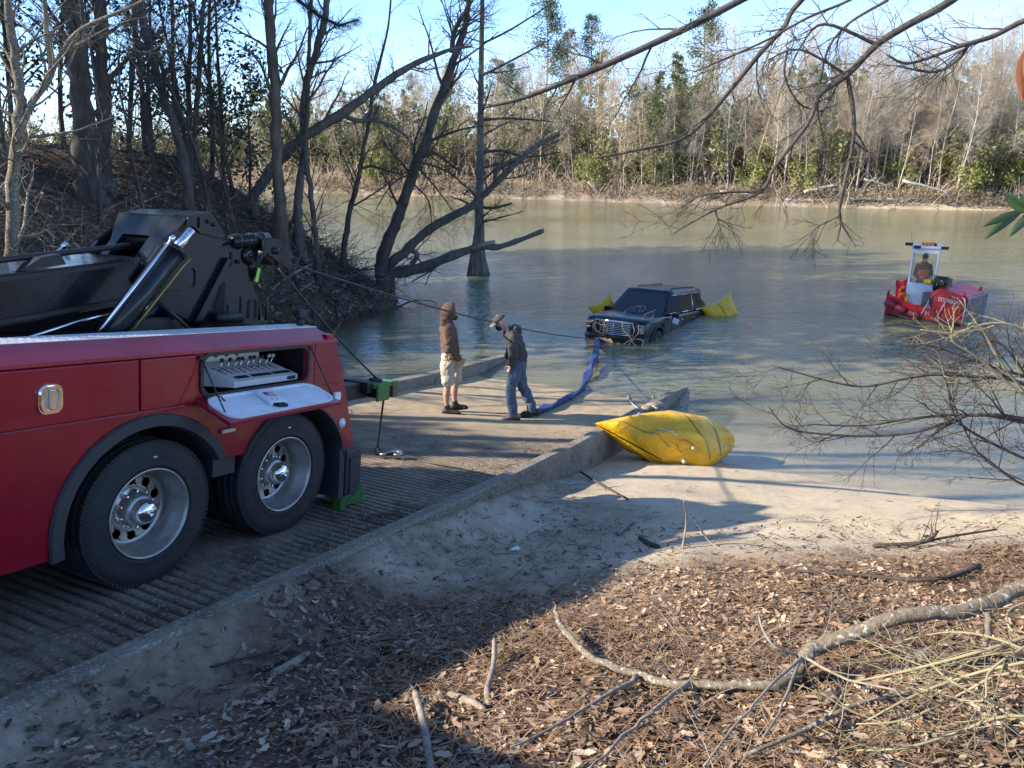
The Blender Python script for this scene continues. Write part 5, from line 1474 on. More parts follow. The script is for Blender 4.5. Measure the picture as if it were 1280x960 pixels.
b = MB(); b.sphere(g3(-.015, 0, .04), .112, 12, sc=(1, .82, .92)); b.sphere(g3(-.05, 0, -.04), .085, 10, sc=(.8, .9, 1)); b.build('hood', M['jacket'], pp)
b = MB()
for s_ in (-1, 1): limb(b, [((0, s_*.09, .9), .105), ((.03, s_*.1, .48), .08), ((-.01, s_*.1, .1), .065)])
fuse(b, 'trousers', M['jacket'], pp, .018, 3)
# ------------------------------------------------------------------ trees
def ground_at(px, py, h=0.0):
    """where the pixel's ray meets the ground (or the water), lifted by h"""
    d = ray(px, py); a, b = 1.0, 400.0
    ts = np.concatenate([np.arange(1, 20, .05), np.arange(20, 130, .5)])
    zz = HC+d.z*ts-np.maximum(height(d.x*ts, d.y*ts, True), -.02)-h
    i = int(np.argmax(zz < 0)); t = ts[i]
    return CAM+d*float(t)
def twig(mb, p, d, L, r, rng, n=3, bend=.25, sides=3, up=0.0):
    P = [p]; R = [r]; d = d.normalized()
    for i in range(n):
        d = (d+V((rng.uniform(-bend, bend), rng.uniform(-bend, bend), rng.uniform(-bend, bend)+up))).normalized()
        P.append(P[-1]+d*(L/n)); R.append(r*(1-.8*(i+1)/n))
    mb.tube(P, R, sides, cap=False)
    return P
def side_dir(t, rng, ang):
    a = t.orthogonal().normalized(); a = Quaternion(t, rng.uniform(0, 2*pi)) @ a
    return (t*cos(ang)+a*sin(ang)).normalized()
def branch(mb, P, R, rng, levels, spec, start=.25, sides=4, tips=None):
    """spec[level] = (count, length, angle, radius factor, upward pull, bend, segments)"""
    if not levels: return
    cnt, L, ang, rf, up, bend, seg = spec[0]
    k = len(P)
    for i in range(cnt):
        t = start+(1-start)*(i+rng.random())/cnt
        f = t*(k-1); j = min(int(f), k-2); p = P[j].lerp(P[j+1], f-j); r = R[j]+(R[j+1]-R[j])*(f-j)
        ax = (P[j+1]-P[j]).normalized()
        d = side_dir(ax, rng, ang*rng.uniform(.7, 1.25)); d = (d+V((0, 0, up))).normalized()
        l = L*rng.uniform(.55, 1.25)*(1.12-.62*t)
        rr = max(.0028, min(r*rf, l*.03)); n = seg
        Q = [p]; RR = [rr]
        for q in range(n):
            d = (d+V((rng.uniform(-bend, bend), rng.uniform(-bend, bend), rng.uniform(-bend, bend)+up*.25))).normalized()
            Q.append(Q[-1]+d*(l/n)); RR.append(max(.0018, rr*(1-.78*(q+1)/n)))
        mb.tube(Q, RR, sides if rr > .012 else 3, cap=False)
        if tips is not None and levels == 1: tips.append((Q[-1], d))
        branch(mb, Q, RR, rng, levels-1, spec[1:], .2, sides, tips)
def smooth_path(P, R, k=4):
    Q = curl(P, 0, k); RR = []
    for i in range(len(R)-1):
        for j in range(k): RR.append(R[i]+(R[i+1]-R[i])*j/k)
    return Q, RR+[R[-1]]
def leaves(mb, pts, size, rng, cols, n=1, spread=.2, thin=.55, hang=0):
    """small rhombic leaves, colour per leaf"""
    if mb.col is None: mb.col = []
    for p in pts:
        for i in range(n):
            c = V(p)+V((rng.gauss(0, spread), rng.gauss(0, spread), rng.gauss(0, spread)))
            a = V((rng.uniform(-1, 1), rng.uniform(-1, 1), rng.uniform(-1, 1)-hang)).normalized()
            b = a.orthogonal().normalized(); b = Quaternion(a, rng.uniform(0, 6.28)) @ b
            s = size*rng.uniform(.6, 1.35)
            cc = cols[int(rng.random()*len(cols))]; f = rng.uniform(.7, 1.3)
            mb.add([c-a*s*.5, c+b*s*thin*.5, c+a*s*.5, c-b*s*thin*.5], [(0, 1, 2, 3)])
            mb.col.extend([(cc[0]*f, cc[1]*f, cc[2]*f, 1)]*4)
def px_tree(name, label, cat, pts, y, mat, spec, seed, extra=(), start=.3, sides=10, group=None, twig_mat=None, base=None, flare=1.5):
    rng = random.Random(seed)
    P, R = path_px(pts, y)
    g = P[0].copy(); g.z = min(g.z, H(g.x, g.y))-.15
    P = [g]+P; R = [R[0]*flare]+R
    o = thing(name, label, cat, P[0], None, group)
    P = [p-o.location for p in P]
    Q, RR = smooth_path(P, R, 6)
    RR = [r*(1+.10*rng.uniform(-1, 1)) for r in RR]; Q = [q+V((rng.gauss(0, 1), rng.gauss(0, 1), 0))*r*.16 for q, r in zip(Q, RR)]
    mb = MB(); mb.tube(Q, RR, sides); mb.build('trunk', M[mat], o)
    cm = MB()
    branch(cm, Q, RR, rng, len(spec), spec, start)
    for e in extra:
        ep, er = path_px(e, y); ep = [p-o.location for p in ep]; eq, err = smooth_path(ep, er)
        lm = MB(); lm.tube(eq, err, 7); lm.build('limb', M[mat], o)
        branch(cm, eq, err, rng, len(spec), [(max(2, spec[0][0]//2),)+tuple(spec[0][1:])]+list(spec[1:]), .15)
    cr = cm.build('crown', M[twig_mat or mat], o)
    return o
BARE = [(22, 2.1, .9, .42, .12, .2, 6), (8, .9, .8, .5, .05, .25, 4), (5, .4, .8, .6, 0, .3, 3)]
SPARSE = [(16, 1.6, .9, .42, .1, .22, 6), (7, .7, .8, .5, .05, .28, 4), (4, .32, .8, .6, 0, .3, 3)]
G_L = 'trees on the dark near bank'
px_tree('bare_tree', 'pale slender sunlit tree on the bank above the truck', 'tree', [(14, 345, 8), (17, 230, 7.4), (25, 150, 6.6), (23, 100, 6.2), (12, 20, 5), (4, -80, 4)], 12.5, 'bark_lichen', SPARSE, 1,
        [[(22, 178, 4), (38, 132, 4), (64, 92, 4), (58, 40, 3), (54, -40, 2)], [(64, 92, 3.5), (75, 70, 3), (101, 37, 2.6), (165, 8, 2), (215, -20, 1)]], .15, group=G_L)
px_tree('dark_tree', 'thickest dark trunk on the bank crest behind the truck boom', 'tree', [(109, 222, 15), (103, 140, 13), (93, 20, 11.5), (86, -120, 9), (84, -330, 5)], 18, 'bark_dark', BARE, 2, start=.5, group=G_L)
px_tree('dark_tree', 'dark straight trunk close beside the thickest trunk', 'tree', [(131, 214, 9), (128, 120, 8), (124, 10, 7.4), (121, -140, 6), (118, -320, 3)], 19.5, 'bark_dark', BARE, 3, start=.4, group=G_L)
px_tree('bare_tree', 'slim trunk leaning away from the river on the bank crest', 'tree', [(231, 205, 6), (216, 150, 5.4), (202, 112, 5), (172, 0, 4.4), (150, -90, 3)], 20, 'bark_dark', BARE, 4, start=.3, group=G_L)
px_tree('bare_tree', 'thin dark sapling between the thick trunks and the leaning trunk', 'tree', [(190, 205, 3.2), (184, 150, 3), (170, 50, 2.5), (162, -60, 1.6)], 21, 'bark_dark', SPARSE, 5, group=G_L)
px_tree('bare_tree', 'thin upright tree crossing in front of the evergreen leaves', 'tree', [(238, 205, 3.6), (244, 150, 3.2), (250, 68, 2.8), (255, -10, 2.4), (258, -120, 1.5)], 22, 'bark_dark', BARE, 6, group=G_L)
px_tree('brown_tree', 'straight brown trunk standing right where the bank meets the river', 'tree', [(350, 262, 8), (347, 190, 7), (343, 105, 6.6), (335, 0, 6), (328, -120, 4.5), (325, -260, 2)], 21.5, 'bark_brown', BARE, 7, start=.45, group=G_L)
px_tree('bare_tree', 'sinuous grey tree with a bent upper trunk at the river edge', 'tree', [(372, 265, 5.5), (376, 220, 5), (379, 187, 4.6), (382, 112, 4.8), (398, 56, 4.4), (410, -5, 4), (424, -90, 3)], 22.5, 'bark_grey', BARE, 8, start=.35, group=G_L)
px_tree('bare_tree', 'thin dark stem rising beside the sinuous tree', 'tree', [(393, 288, 3.4), (388, 240, 3.2), (382, 195, 3), (384, 130, 2.8), (386, 75, 2.6), (389, -5, 2.2), (392, -90, 1.4)], 22, 'bark_dark', SPARSE, 9, start=.3, group=G_L)
px_tree('leaning_tree', 'long pale trunk leaning far out over the river', 'tree', [(316, 248, 6.5), (345, 206, 7), (380, 172, 6.5), (421, 146, 6), (470, 112, 5.2), (507, 86, 4.2), (560, 63, 2.4), (590, 58, 1.2)], 23, 'bark_grey', SPARSE, 10,
        [[(428, 143, 3), (446, 151, 2.8), (466, 150, 2.6), (490, 158, 2.2), (511, 172, 1.5)]], .45, group=G_L)
px_tree('bare_tree', 'thin crooked sapling on the bank slope left of the dark leaning trunk', 'tree', [(430, 312, 4), (437, 265, 3.5), (446, 232, 3.1), (453, 195, 2.8), (460, 157, 2.4), (468, 105, 2), (485, 34, 1.4), (490, -30, .8)], 24, 'bark_dark', SPARSE, 11,
        [[(450, 211, 1.8), (466, 208, 1.6), (485, 214, 1.4), (505, 218, 1)], [(446, 236, 1.4), (438, 258, 1.2), (470, 240, 1.1), (492, 224, .8)]], .25, group=G_L)
px_tree('leaning_tree', 'thick dark trunk leaning over the water with a hooked fork', 'tree', [(478, 326, 8), (490, 290, 7.4), (507, 244, 6.6), (537, 161, 6), (560, 94, 5.2), (579, 41, 4.2), (585, 6, 3.4), (592, -60, 3), (600, -150, 1.5)], 24.5, 'bark_dark',
        [(22, 2.4, .95, .42, .06, .22, 6), (7, .9, .8, .5, .03, .28, 4), (4, .36, .8, .6, 0, .3, 3)], 12,
        [[(565, 66, 3.4), (566, 50, 3.2), (570, 34, 3), (584, 13, 2.4)], [(520, 205, 3), (540, 190, 2), (575, 215, 1.2)], [(522, 202, 1.5), (560, 215, 1.2), (600, 250, .6)], [(520, 207, 1.5), (545, 235, 1), (572, 272, .5)], [(515, 217, 1.2), (490, 230, .9), (470, 262, .5)], [(512, 226, 1.2), (535, 250, .9), (540, 285, .5)]], .28, group=G_L)
px_tree('leaning_tree', 'grey trunk bending low over the river beneath the dark leaning trunk', 'tree', [(487, 333, 6.6), (505, 316, 6), (530, 292, 5.5), (558, 274, 5), (590, 257, 4.7), (620, 229, 4.1), (650, 199, 3.5), (672, 182, 3), (700, 168, 1.6)], 25, 'bark_grey', SPARSE, 13,
        [[(618, 231, 2.6), (620, 214, 2.4), (632, 204, 2.2), (652, 196, 1.6)], [(512, 312, 3.4), (522, 318, 3), (515, 330, 3.2)]], .55, group=G_L)
# low fallen log, cypress
rng = random.Random(3)
P, R = path_px([(474, 340, 7.5), (500, 340, 7.6), (530, 334, 6.8), (567, 319, 5.8), (600, 309, 4.6), (622, 309, 3.8), (650, 300, 3.2), (680, 288, 2.8)], 25.2)
mb = MB(); Q, RR = smooth_path(P, R); RR = [r*(1+.12*sin(i*1.7)) for i, r in enumerate(RR)]; mb.tube(Q, RR, 9)
lg = mb.build('log', M['bark_grey'], None); tag(lg, 'fallen log jutting low over the water in front of the cypress', 'log')
mb = MB(); P2, R2 = path_px([(590, 312, 3), (606, 305, 3.2), (619, 302, 2.2)], 25.1); mb.tube(P2, R2, 7); mb.build('broken_stub', M['stick'], lg)
mb = MB()
for e in ([(560, 322, 1.4), (540, 338, 1.2), (515, 352, .9)], [(545, 332, 1), (536, 345, .8), (532, 356, .6)]): mb.tube(*path_px(e, 25), 4)
mb.build('twig', M['bark_dark'], lg)
cy = at_z(597, 343, 0); cyY = cy.y
o = thing('cypress_tree', 'tall thin cypress with a flared base standing in the river', 'tree', cy)
P, R = path_px([(597, 352, 14), (597, 342, 13), (597, 332, 11), (597, 315, 8.5), (599, 290, 6.3), (599, 265, 5.4), (600, 210, 4.7), (601, 112, 3.6), (603, 0, 2.7), (605, -110, 1.8), (606, -220, .8)], cyY)
mb = MB(); Q, RR = smooth_path(P, R, 3); rings = []
for i, (p, r) in enumerate(zip(Q, RR)):
    fl = max(0, min(1, (r-.13)/.25))
    rings.append([p-cy+V((cos(2*pi*j/24), sin(2*pi*j/24), 0))*r*(1+fl*.20*cos(7*2*pi*j/24+i*.06)) for j in range(24)])
mb.loft(rings); mb.build('trunk', M['bark_grey'], o)
mb = MB(); rng = random.Random(14)
Ql = [q-cy for q in Q]
branch(mb, Ql, RR, rng, 3, [(26, 2.6, 1.25, .45, .02, .12, 6), (8, .8, .9, .5, .02, .2, 4), (4, .3, .8, .6, 0, .3, 2)], .42)
for e in ([(600, 192, 2), (625, 188, 1.8), (660, 196, 1.4), (700, 190, .8)], [(600, 258, 2.2), (616, 260, 2), (640, 254, 1.3)], [(601, 150, 1.8), (640, 148, 1.4), (690, 152, .8)], [(602, 95, 1.6), (650, 70, 1.2), (690, 48, .7)], [(599, 250, 1.4), (588, 238, 1.2), (580, 243, 1.2)], [(602, 55, 1.6), (640, 36, 1.2), (690, 4, .7)]):
    ep, er = path_px(e, cyY); ep = [p-cy for p in ep]; eq, err = smooth_path(ep, er); mb.tube(eq, err, 5); branch(mb, eq, err, rng, 2, [(9, .7, .8, .5, .02, .2, 4), (4, .3, .8, .6, 0, .3, 2)], .3)
mb.build('crown', M['bark_dark'], o)

# evergreens and saplings on the near bank crest
GREEN = [(.030, .050, .018), (.040, .065, .020), (.055, .080, .028), (.028, .042, .020)]
def evergreen(name, label, loc, hgt, rad, seed, nl=2600, size=.13, cols=GREEN, lean=(0, 0), low=.15, group='evergreens on the dark near bank', wmat='bark_dark', spread=.16):
    rng = random.Random(seed); o = thing(name, label, 'tree', loc, None, group)
    P = [V((0, 0, -.2))]; d = V((lean[0], lean[1], 1)).normalized(); n = 8
    for i in range(n): d = (d+V((rng.uniform(-.07, .07), rng.uniform(-.07, .07), 0))).normalized(); P.append(P[-1]+d*(hgt/n))
    R = [max(.012, hgt*.012*(1-.85*i/n)) for i in range(n+1)]
    mb = MB(); mb.tube(P, R, 7); mb.build('trunk', M[wmat], o)
    mb = MB(); tips = []
    branch(mb, P, R, rng, 2, [(max(12, int(hgt*4)), rad, 1.1, .4, .06, .2, 4), (5, rad*.45, .8, .5, .02, .25, 3)], low, 4, tips)
    mb.build('limbs', M[wmat], o)
    lf = MB(); per = max(1, nl//max(1, len(tips)))
    tips = [t for t in tips if rng.random() > .12]
    leaves(lf, [t[0]-t[1]*rng.uniform(0, .35) for t in tips], size, rng, cols, per, spread)
    lf.build('foliage', M['leaf_green'], o)
    return o
for i, (px, y, h, r, lab) in enumerate(((168, 21, 5.5, 1.5, 'bushy holly behind the thin dark sapling'), (215, 23, 6.5, 1.5, 'tall holly behind the leaning slim trunk'), (265, 22.5, 6.5, 1.7, 'densest holly in the middle of the bank crest'), (300, 24.5, 7, 1.6, 'holly leaning toward the river behind the hill slope'), (60, 20, 6, 1.6, 'shaded holly behind the pale slender tree'), (330, 25.5, 4.5, 1.1, 'small holly at the river end of the crest'), (20, 24, 8, 1.9, 'tall dark evergreen farthest up the bank'))):
    x = (px-640)/F*y*1.03; evergreen('holly_tree', lab, (x, y, H(x, y)-.1), h, r, 100+i, 1500, .14)
for i, (px, y, h, lab) in enumerate(((285, 20.5, 5.5, 'dark many stemmed sapling above the hill slope'), (318, 20.8, 5, 'twiggy sapling beside the straight brown trunk'), (150, 17.5, 5, 'sapling in front of the dark straight trunk'), (55, 15, 5, 'twiggy sapling right of the pale slender tree'), (205, 18.5, 4.5, 'twiggy sapling on the crest above the boom head'), (268, 24, 8, 'tall bare tree behind the densest holly'), (405, 23.5, 4.5, 'low bare sapling on the slope by the thin dark stem'), (362, 24, 7, 'bare tree behind the straight brown trunk'))):
    rng = random.Random(200+i); x = (px-640)/F*y*1.03
    o = thing('bare_tree', lab, 'tree', (x, y, H(x, y)-.1), None, G_L)
    P = [V((0, 0, 0))]; d = V((rng.uniform(-.15, .2), rng.uniform(-.1, .1), 1))
    for k in range(7): d = (d+V((rng.uniform(-.12, .12), rng.uniform(-.12, .12), .05))).normalized(); P.append(P[-1]+d*h/7)
    R = [.012*h*(1-.85*k/7) for k in range(8)]
    mb = MB(); mb.tube(P, R, 7); mb.build('trunk', M['bark_dark'], o)
    mb = MB(); branch(mb, P, R, rng, 3, [(18, 1.6, .7, .5, .2, .18, 5), (6, .7, .7, .5, .1, .25, 4), (4, .3, .8, .6, 0, .3, 2)], .12); mb.build('crown', M['bark_dark'], o)
for i, (px, y, h, lab) in enumerate(((28, 19, 9, 'tall bare tree behind the pale slender tree'), (78, 22, 10, 'tall bare tree just past the thickest trunk'), (160, 23, 9, 'tall bare tree between the dark straight trunk and the leaning trunk'), (192, 26, 11, 'slender bare tree deep behind the leaning trunk'), (222, 24, 8, 'bare tree close behind the leaning slim trunk'), (252, 27, 11, 'slender bare tree far behind the densest holly'), (288, 26, 10, 'slender bare tree behind the many stemmed sapling'), (312, 24, 8, 'bare tree behind the twiggy sapling by the brown trunk'), (120, 26, 10, 'slender bare tree beyond the crest between two dark trunks'), (-10, 17, 9, 'bare tree at the picture edge beside the pale tree'))):
    rng = random.Random(260+i); x = (px-640)/F*y*1.03
    o = thing('bare_tree', lab, 'tree', (x, y, H(x, y)-.1), None, G_L)
    P = [V((0, 0, 0))]; d = V((rng.uniform(-.1, .12), rng.uniform(-.1, .1), 1))
    for k in range(9): d = (d+V((rng.uniform(-.09, .09), rng.uniform(-.09, .09), .05))).normalized(); P.append(P[-1]+d*h/9)
    R = [.0085*h*(1-.85*k/9) for k in range(10)]
    mb = MB(); mb.tube(P, R, 7); mb.build('trunk', M['bark_brown'], o)
    mb = MB(); branch(mb, P, R, rng, 3, [(24, 1.9, .8, .5, .12, .18, 5), (8, .8, .8, .5, .06, .25, 4), (5, .36, .8, .6, 0, .3, 2)], .12); mb.build('crown', M['bark_brown'], o)
# pine bough drooping into view over the river
rng = random.Random(77); P, R = path_px([(352, -20, 3), (375, 2, 2.4), (400, 20, 2), (425, 32, 1.6), (448, 24, 1)], 20)
mb = MB(); mb.tube(P, R, 5); pb = mb.build('pine_bough', M['bark_dark'], None); tag(pb, 'dark drooping pine bough against the sky near the bent upper trunk', 'branch')
lf = MB(); lf.col = []
Q, RR = smooth_path(P, R, 8)
for p in Q[6:]:
    for k in range(42):
        c = p+V((rng.gauss(0, .05), rng.gauss(0, .05), rng.gauss(0, .05))); d = V((rng.uniform(-.4, 1), rng.uniform(-1, 1), rng.uniform(-.8, .5))).normalized(); s_ = d.orthogonal().normalized()*.004
        e = c+d*rng.uniform(.12, .26); lf.add([c-s_, c+s_, e], [(0, 1, 2)]); lf.col.extend([(.018, .03, .016, 1)]*3)
lf.build('needles', M['leaf_green'], pb)

# trees up the slope beyond the picture's left edge : they shade the truck and the hill
for i, (x, y, h, r) in enumerate(((-13.0, 5.6, 4.6, 1.7), (-13.3, 3.2, 4.6, 1.8), (-13, .8, 4.4, 1.8), (-15.5, 7.0, 5.2, 1.8), (-15.8, 4.4, 5.4, 2.0), (-15.6, 1.8, 5.2, 2.0), (-13.5, -1.4, 4.8, 1.9),
                                  (-25, 15.2, 8, 2.4), (-25, 21.5, 9, 2.5), (-24, 27, 9, 2.6))):
    evergreen('holly_tree', 'leafy evergreen on the slope above the truck', (x, y, H(x, y)-.1), h, r, 300+i, 3600, .24, spread=.26)
for i, (x, y, h) in enumerate(((-17, 10.2, 9), (-21, 12.4, 11), (-14, 12.6, 8), (-10.6, 8.4, 14), (-12, 9.6, 15), (-11.2, 7.4, 15))):
    rng = random.Random(400+i); o = thing('bare_tree', 'tall bare tree on the slope above the truck', 'tree', (x, y, H(x, y)-.1), None, G_L)
    P = [V((0, 0, k*h/8)) + V((rng.uniform(-.15, .15), rng.uniform(-.15, .15), 0))*k for k in range(9)]; R = [.012*h*(1-.8*k/8) for k in range(9)]
    mb = MB(); mb.tube(P, R, 7); mb.build('trunk', M['bark_dark'], o)
    mb = MB(); branch(mb, P, R, rng, 2, [(14, 2.6, .8, .45, .15, .18, 5), (6, 1.1, .7, .5, .1, .25, 4)], .25); mb.build('crown', M['bark_dark'], o)

# tall trees up the near bank, their crowns above the picture : their shade lies over the water
for i, (x, y, h) in enumerate(((-16.5, 16.4, 14), (-19, 18.0, 17), (-15.5, 19.6, 14), (-19.5, 21.6, 13), (-16, 23.4, 14), (-22, 20, 14), (-20.5, 25.2, 17), (-24, 23.4, 15), (-17.5, 27.4, 15), (-22.5, 29, 18), (-26, 27.4, 20), (-23.5, 16.6, 15), (-26.5, 31.6, 19))):
    evergreen('tall_evergreen', 'tall evergreen tree rising out of the picture from the near bank', (x, y, H(x, y)-.1), h, 2.9, 360+i, 2600, .40, low=.42, spread=.45, group='tall evergreens on the near bank')

# ------------------------------------------------------------------ far bank woods
def far_bare(seed, h, r, mat, dens=1.0, trunks=1):
    rng = random.Random(seed); root = bpy.data.objects.new('bare_tree', None); COL.objects.link(root)
    tm, cm = MB(), MB()
    for q in range(trunks):
        P = [V((rng.uniform(-.4, .4)*(q > 0), rng.uniform(-.4, .4)*(q > 0), -.5))]; d = V((rng.uniform(-.12, .12), rng.uniform(-.12, .12), 1)).normalized()
        n = 8
        for k in range(n): d = (d+V((rng.uniform(-.09, .09), rng.uniform(-.09, .09), .05))).normalized(); P.append(P[-1]+d*(h+.5)/n)
        R = [r*(1-.86*k/n) for k in range(n+1)]
        tm.tube(P, R, 6)
        branch(cm, P, R, rng, 3, [(int(24*dens), h*.24, .95, .45, .07, .24, 5), (11, h*.115, 1.0, .55, .03, .3, 3), (9, h*.06, 1.0, .6, .0, .35, 2)], .30)
    tm.build('trunk', M[mat], root); cm.build('crown', M[mat], root); return root
def far_pine(seed, h, crown0, rad, nl, cols, mat='bark_far_dark', cone=.6):
    rng = random.Random(seed); root = bpy.data.objects.new('pine_tree', None); COL.objects.link(root)
    P = [V((0, 0, -.5+(h+.5)*k/7)) + V((rng.uniform(-.08, .08), rng.uniform(-.08, .08), 0)) for k in range(8)]; R = [.17*(1-.85*k/7) for k in range(8)]
    mb = MB(); mb.tube(P, R, 6); mb.build('trunk', M[mat], root)
    lf = MB(); lf.col = []; bm_ = MB()
    nb = 30
    for i in range(nb):
        t = crown0+(1-crown0)*(i/nb)**.9; z = h*t; a = rng.uniform(0, 6.28)
        L = rad*((1-t)/(1-crown0))**cone*rng.uniform(.5, 1.15)+.25
        b = V((0, 0, z)); d = V((cos(a), sin(a), rng.uniform(-.05, .45))).normalized()
        bm_.tube([b, b+d*L], [.05, .015], 3, cap=False)
        pts = [b+d*L*rng.uniform(.35, 1.05) for k in range(5)]
        leaves(lf, pts, .30, rng, cols, max(1, int(1.6*nl)//(nb*5)), L*.17+.08, .35)
    bm_.build('limbs', M[mat], root); lf.build('foliage', M['leaf_far'], root); return root
def far_bush(seed, h, rad, nl, cols, size=.3):
    rng = random.Random(seed); root = bpy.data.objects.new('green_bush', None); COL.objects.link(root)
    tm = MB(); tips = []
    for k in range(5):
        P = [V((rng.uniform(-.2, .2), rng.uniform(-.2, .2), -.4))]; d = V((rng.uniform(-.5, .5), rng.uniform(-.5, .5), 1)).normalized()
        for q in range(5): d = (d+V((rng.uniform(-.2, .2), rng.uniform(-.2, .2), .05))).normalized(); P.append(P[-1]+d*h*.9/5)
        R = [.06*(1-.8*q/5) for q in range(6)]; tm.tube(P, R, 4)
        branch(tm, P, R, rng, 2, [(8, rad*.8, .9, .5, .05, .2, 3), (4, rad*.35, .8, .5, 0, .25, 2)], .15, 3, tips)
    tm.build('stem', M['bark_far'], root)
    lf = MB(); leaves(lf, [t[0] for t in tips], size, rng, cols, max(1, nl//len(tips)), .22, .6); lf.build('foliage', M['leaf_far'], root); return root
PINE = [(.06, .09, .035), (.08, .11, .04), (.11, .135, .05)]
LIGHTG = [(.20, .22, .065), (.26, .27, .08), (.16, .18, .06), (.30, .28, .10)]
OLIVE = [(.14, .155, .065), (.20, .20, .09), (.115, .13, .055), (.25, .23, .115)]
protos = {'pale': [far_bare(500+i, 14, .13, 'bark_pale', 1.0) for i in range(4)]+[far_bare(520, 11, .10, 'bark_pale', .8, 3)],
          'brown': [far_bare(540+i, 14.5, .15, 'bark_far', 1.25) for i in range(4)],
          'thin': [far_bare(560+i, 9, .06, 'bark_far', 1.0) for i in range(3)],
          'pine': [far_pine(580+i, 17, .55, 2.6, 2400, PINE, cone=.32) for i in range(3)],
          'cedar': [far_pine(590+i, 12.5, .12, 2.2, 2000, OLIVE+PINE, cone=.8) for i in range(2)],
          'bush': [far_bush(600+i, 4.2, 1.7, 1500, LIGHTG) for i in range(3)],
          'olive': [far_bush(610+i, 6.5, 2.2, 1900, OLIVE, .34) for i in range(3)]}
FKIND = {'pale': ('bare_tree', 'slim pale grey bare tree on the far bank', 'tree', 'pale bare trees on the far bank'),
         'brown': ('bare_tree', 'twiggy brown bare tree on the far bank', 'tree', 'brown bare trees on the far bank'),
         'thin': ('sapling', 'thin brown sapling on the far bank', 'tree', 'thin saplings on the far bank'),
         'pine': ('pine_tree', 'dark pine standing above the far bank woods', 'tree', 'pines on the far bank'),
         'cedar': ('cedar_tree', 'full dark green conifer on the far bank', 'tree', 'conifers on the far bank'),
         'bush': ('green_bush', 'yellow green bush low on the far bank', 'bush', 'yellow green bushes on the far bank'),
         'olive': ('evergreen_bush', 'olive green evergreen bush on the far bank', 'bush', 'evergreen bushes on the far bank')}
used = {k: 0 for k in protos}
FR = random.Random(12)
FLP = np.arange(-200, 2800, 20.0); FLT = np.arange(30, 330, .5)
_dirs = [V(ray(p, 240)[:2]).normalized() for p in FLP]
_tab = sdist(np.array([[d[0]*t for t in FLT] for d in _dirs]), np.array([[d[1]*t for t in FLT] for d in _dirs]), FAR)
_tab = np.maximum.accumulate(_tab, axis=1)
def far_line(px, off):
    """a spot 'off' metres inland of the far waterline, in the direction of picture column px"""
    d = ray(px, 240); a = V((d.x, d.y)).normalized()
    f = min(max((px-FLP[0])/20, 0), len(FLP)-1.001); i = int(f); f -= i
    t = np.interp(off, _tab[i], FLT)*(1-f)+np.interp(off, _tab[i+1], FLT)*f
    return a*float(t)
REGION = [(330, 'seen through the near bank trunks'), (600, 'between leaning trunks and cypress'), (780, 'right of the cypress'), (960, 'beyond the SUV'), (1130, 'beyond water by the workboat'), (1300, 'straight beyond the workboat'), (1e9, 'past the picture edge')]
def put(kind, px, off, scale=1.0, label=None):
    p = far_line(px, off); x, y = p[0], p[1]
    pr = protos[kind]; k = used[kind]; used[kind] += 1
    nm, lab, cat, grp = FKIND[kind]
    src = pr[k % len(pr)]
    o = src if k < len(pr) else copy_thing(src)
    o.name = nm
    o.location = (x, y, H(x, y)-.1); s = scale*FR.uniform(.86, 1.14); o.scale = (s, s, s*FR.uniform(.92, 1.1)); o.rotation_euler = (0, 0, FR.uniform(0, 6.28))
    if label is None:
        size = 'tall ' if s > scale*1.07 else ('short ' if s < scale*.93 else '')
        where = next(w for lim, w in REGION if px < lim)
        label = size+lab+' '+where
    tag(o, label, cat, grp)
    return o
put('pine', 682, 22, 1.1, 'tallest dark pine of the far woods, left of its two neighbours')
put('pine', 706, 24, 1.05, 'dark pine in the middle of the three tall far pines')
put('pine', 735, 26, .98, 'dark pine right of the three tall far pines')
put('pine', 868, 13, .92, 'lone dark pine rising above bare trees across the river')
put('cedar', 818, 2.5, .98, 'bright green conifer at the waterline across the river behind the SUV')
put('cedar', 838, 5, .95, 'darker conifer just behind the bright green conifer')
put('cedar', 748, 14, 1.1, 'broad conifer below the three tall far pines')
for px in (622, 560, 520, 640): put('pine', px, FR.uniform(18, 30), .72)
for i in range(40): put('pale', 915+i*10+FR.uniform(-6, 6), FR.uniform(1.2, 10), .80)
for i in range(16): put('pale', 420+i*32+FR.uniform(-10, 10), FR.uniform(2, 14), .75)
for i in range(96): put('brown', 370+i*10+FR.uniform(-8, 8), FR.uniform(6, 30), .84+.10*(i > 50))
for i in range(40): put('brown', 1340+i*30+FR.uniform(-10, 10), FR.uniform(3, 20), .95)
for i in range(26): put('brown', -60+i*17+FR.uniform(-8, 8), FR.uniform(5, 30), .85)
for i in range(30): put('thin', 360+i*32+FR.uniform(-8, 8), FR.uniform(1.0, 9))
for i in range(46): put('olive', 370+i*20+FR.uniform(-14, 14), FR.uniform(4, 18), 1.0+.5*(i % 3 == 0))
for i in range(30): put('olive', 1345+i*40, FR.uniform(3, 10), 1.2)
for i in range(18): put('olive', -40+i*24+FR.uniform(-10, 10), FR.uniform(3, 16), 1.15)
for px in (452, 472, 500, 720, 745, 785, 800, 828, 845, 930, 948, 990, 1010, 1180, 1215, 1240, 1265, 1130): put('bush', px+FR.uniform(-6, 6), FR.uniform(2, 6), .8)
for i in range(14): put('cedar', 395+i*62+FR.uniform(-22, 22), FR.uniform(12, 26), .85)
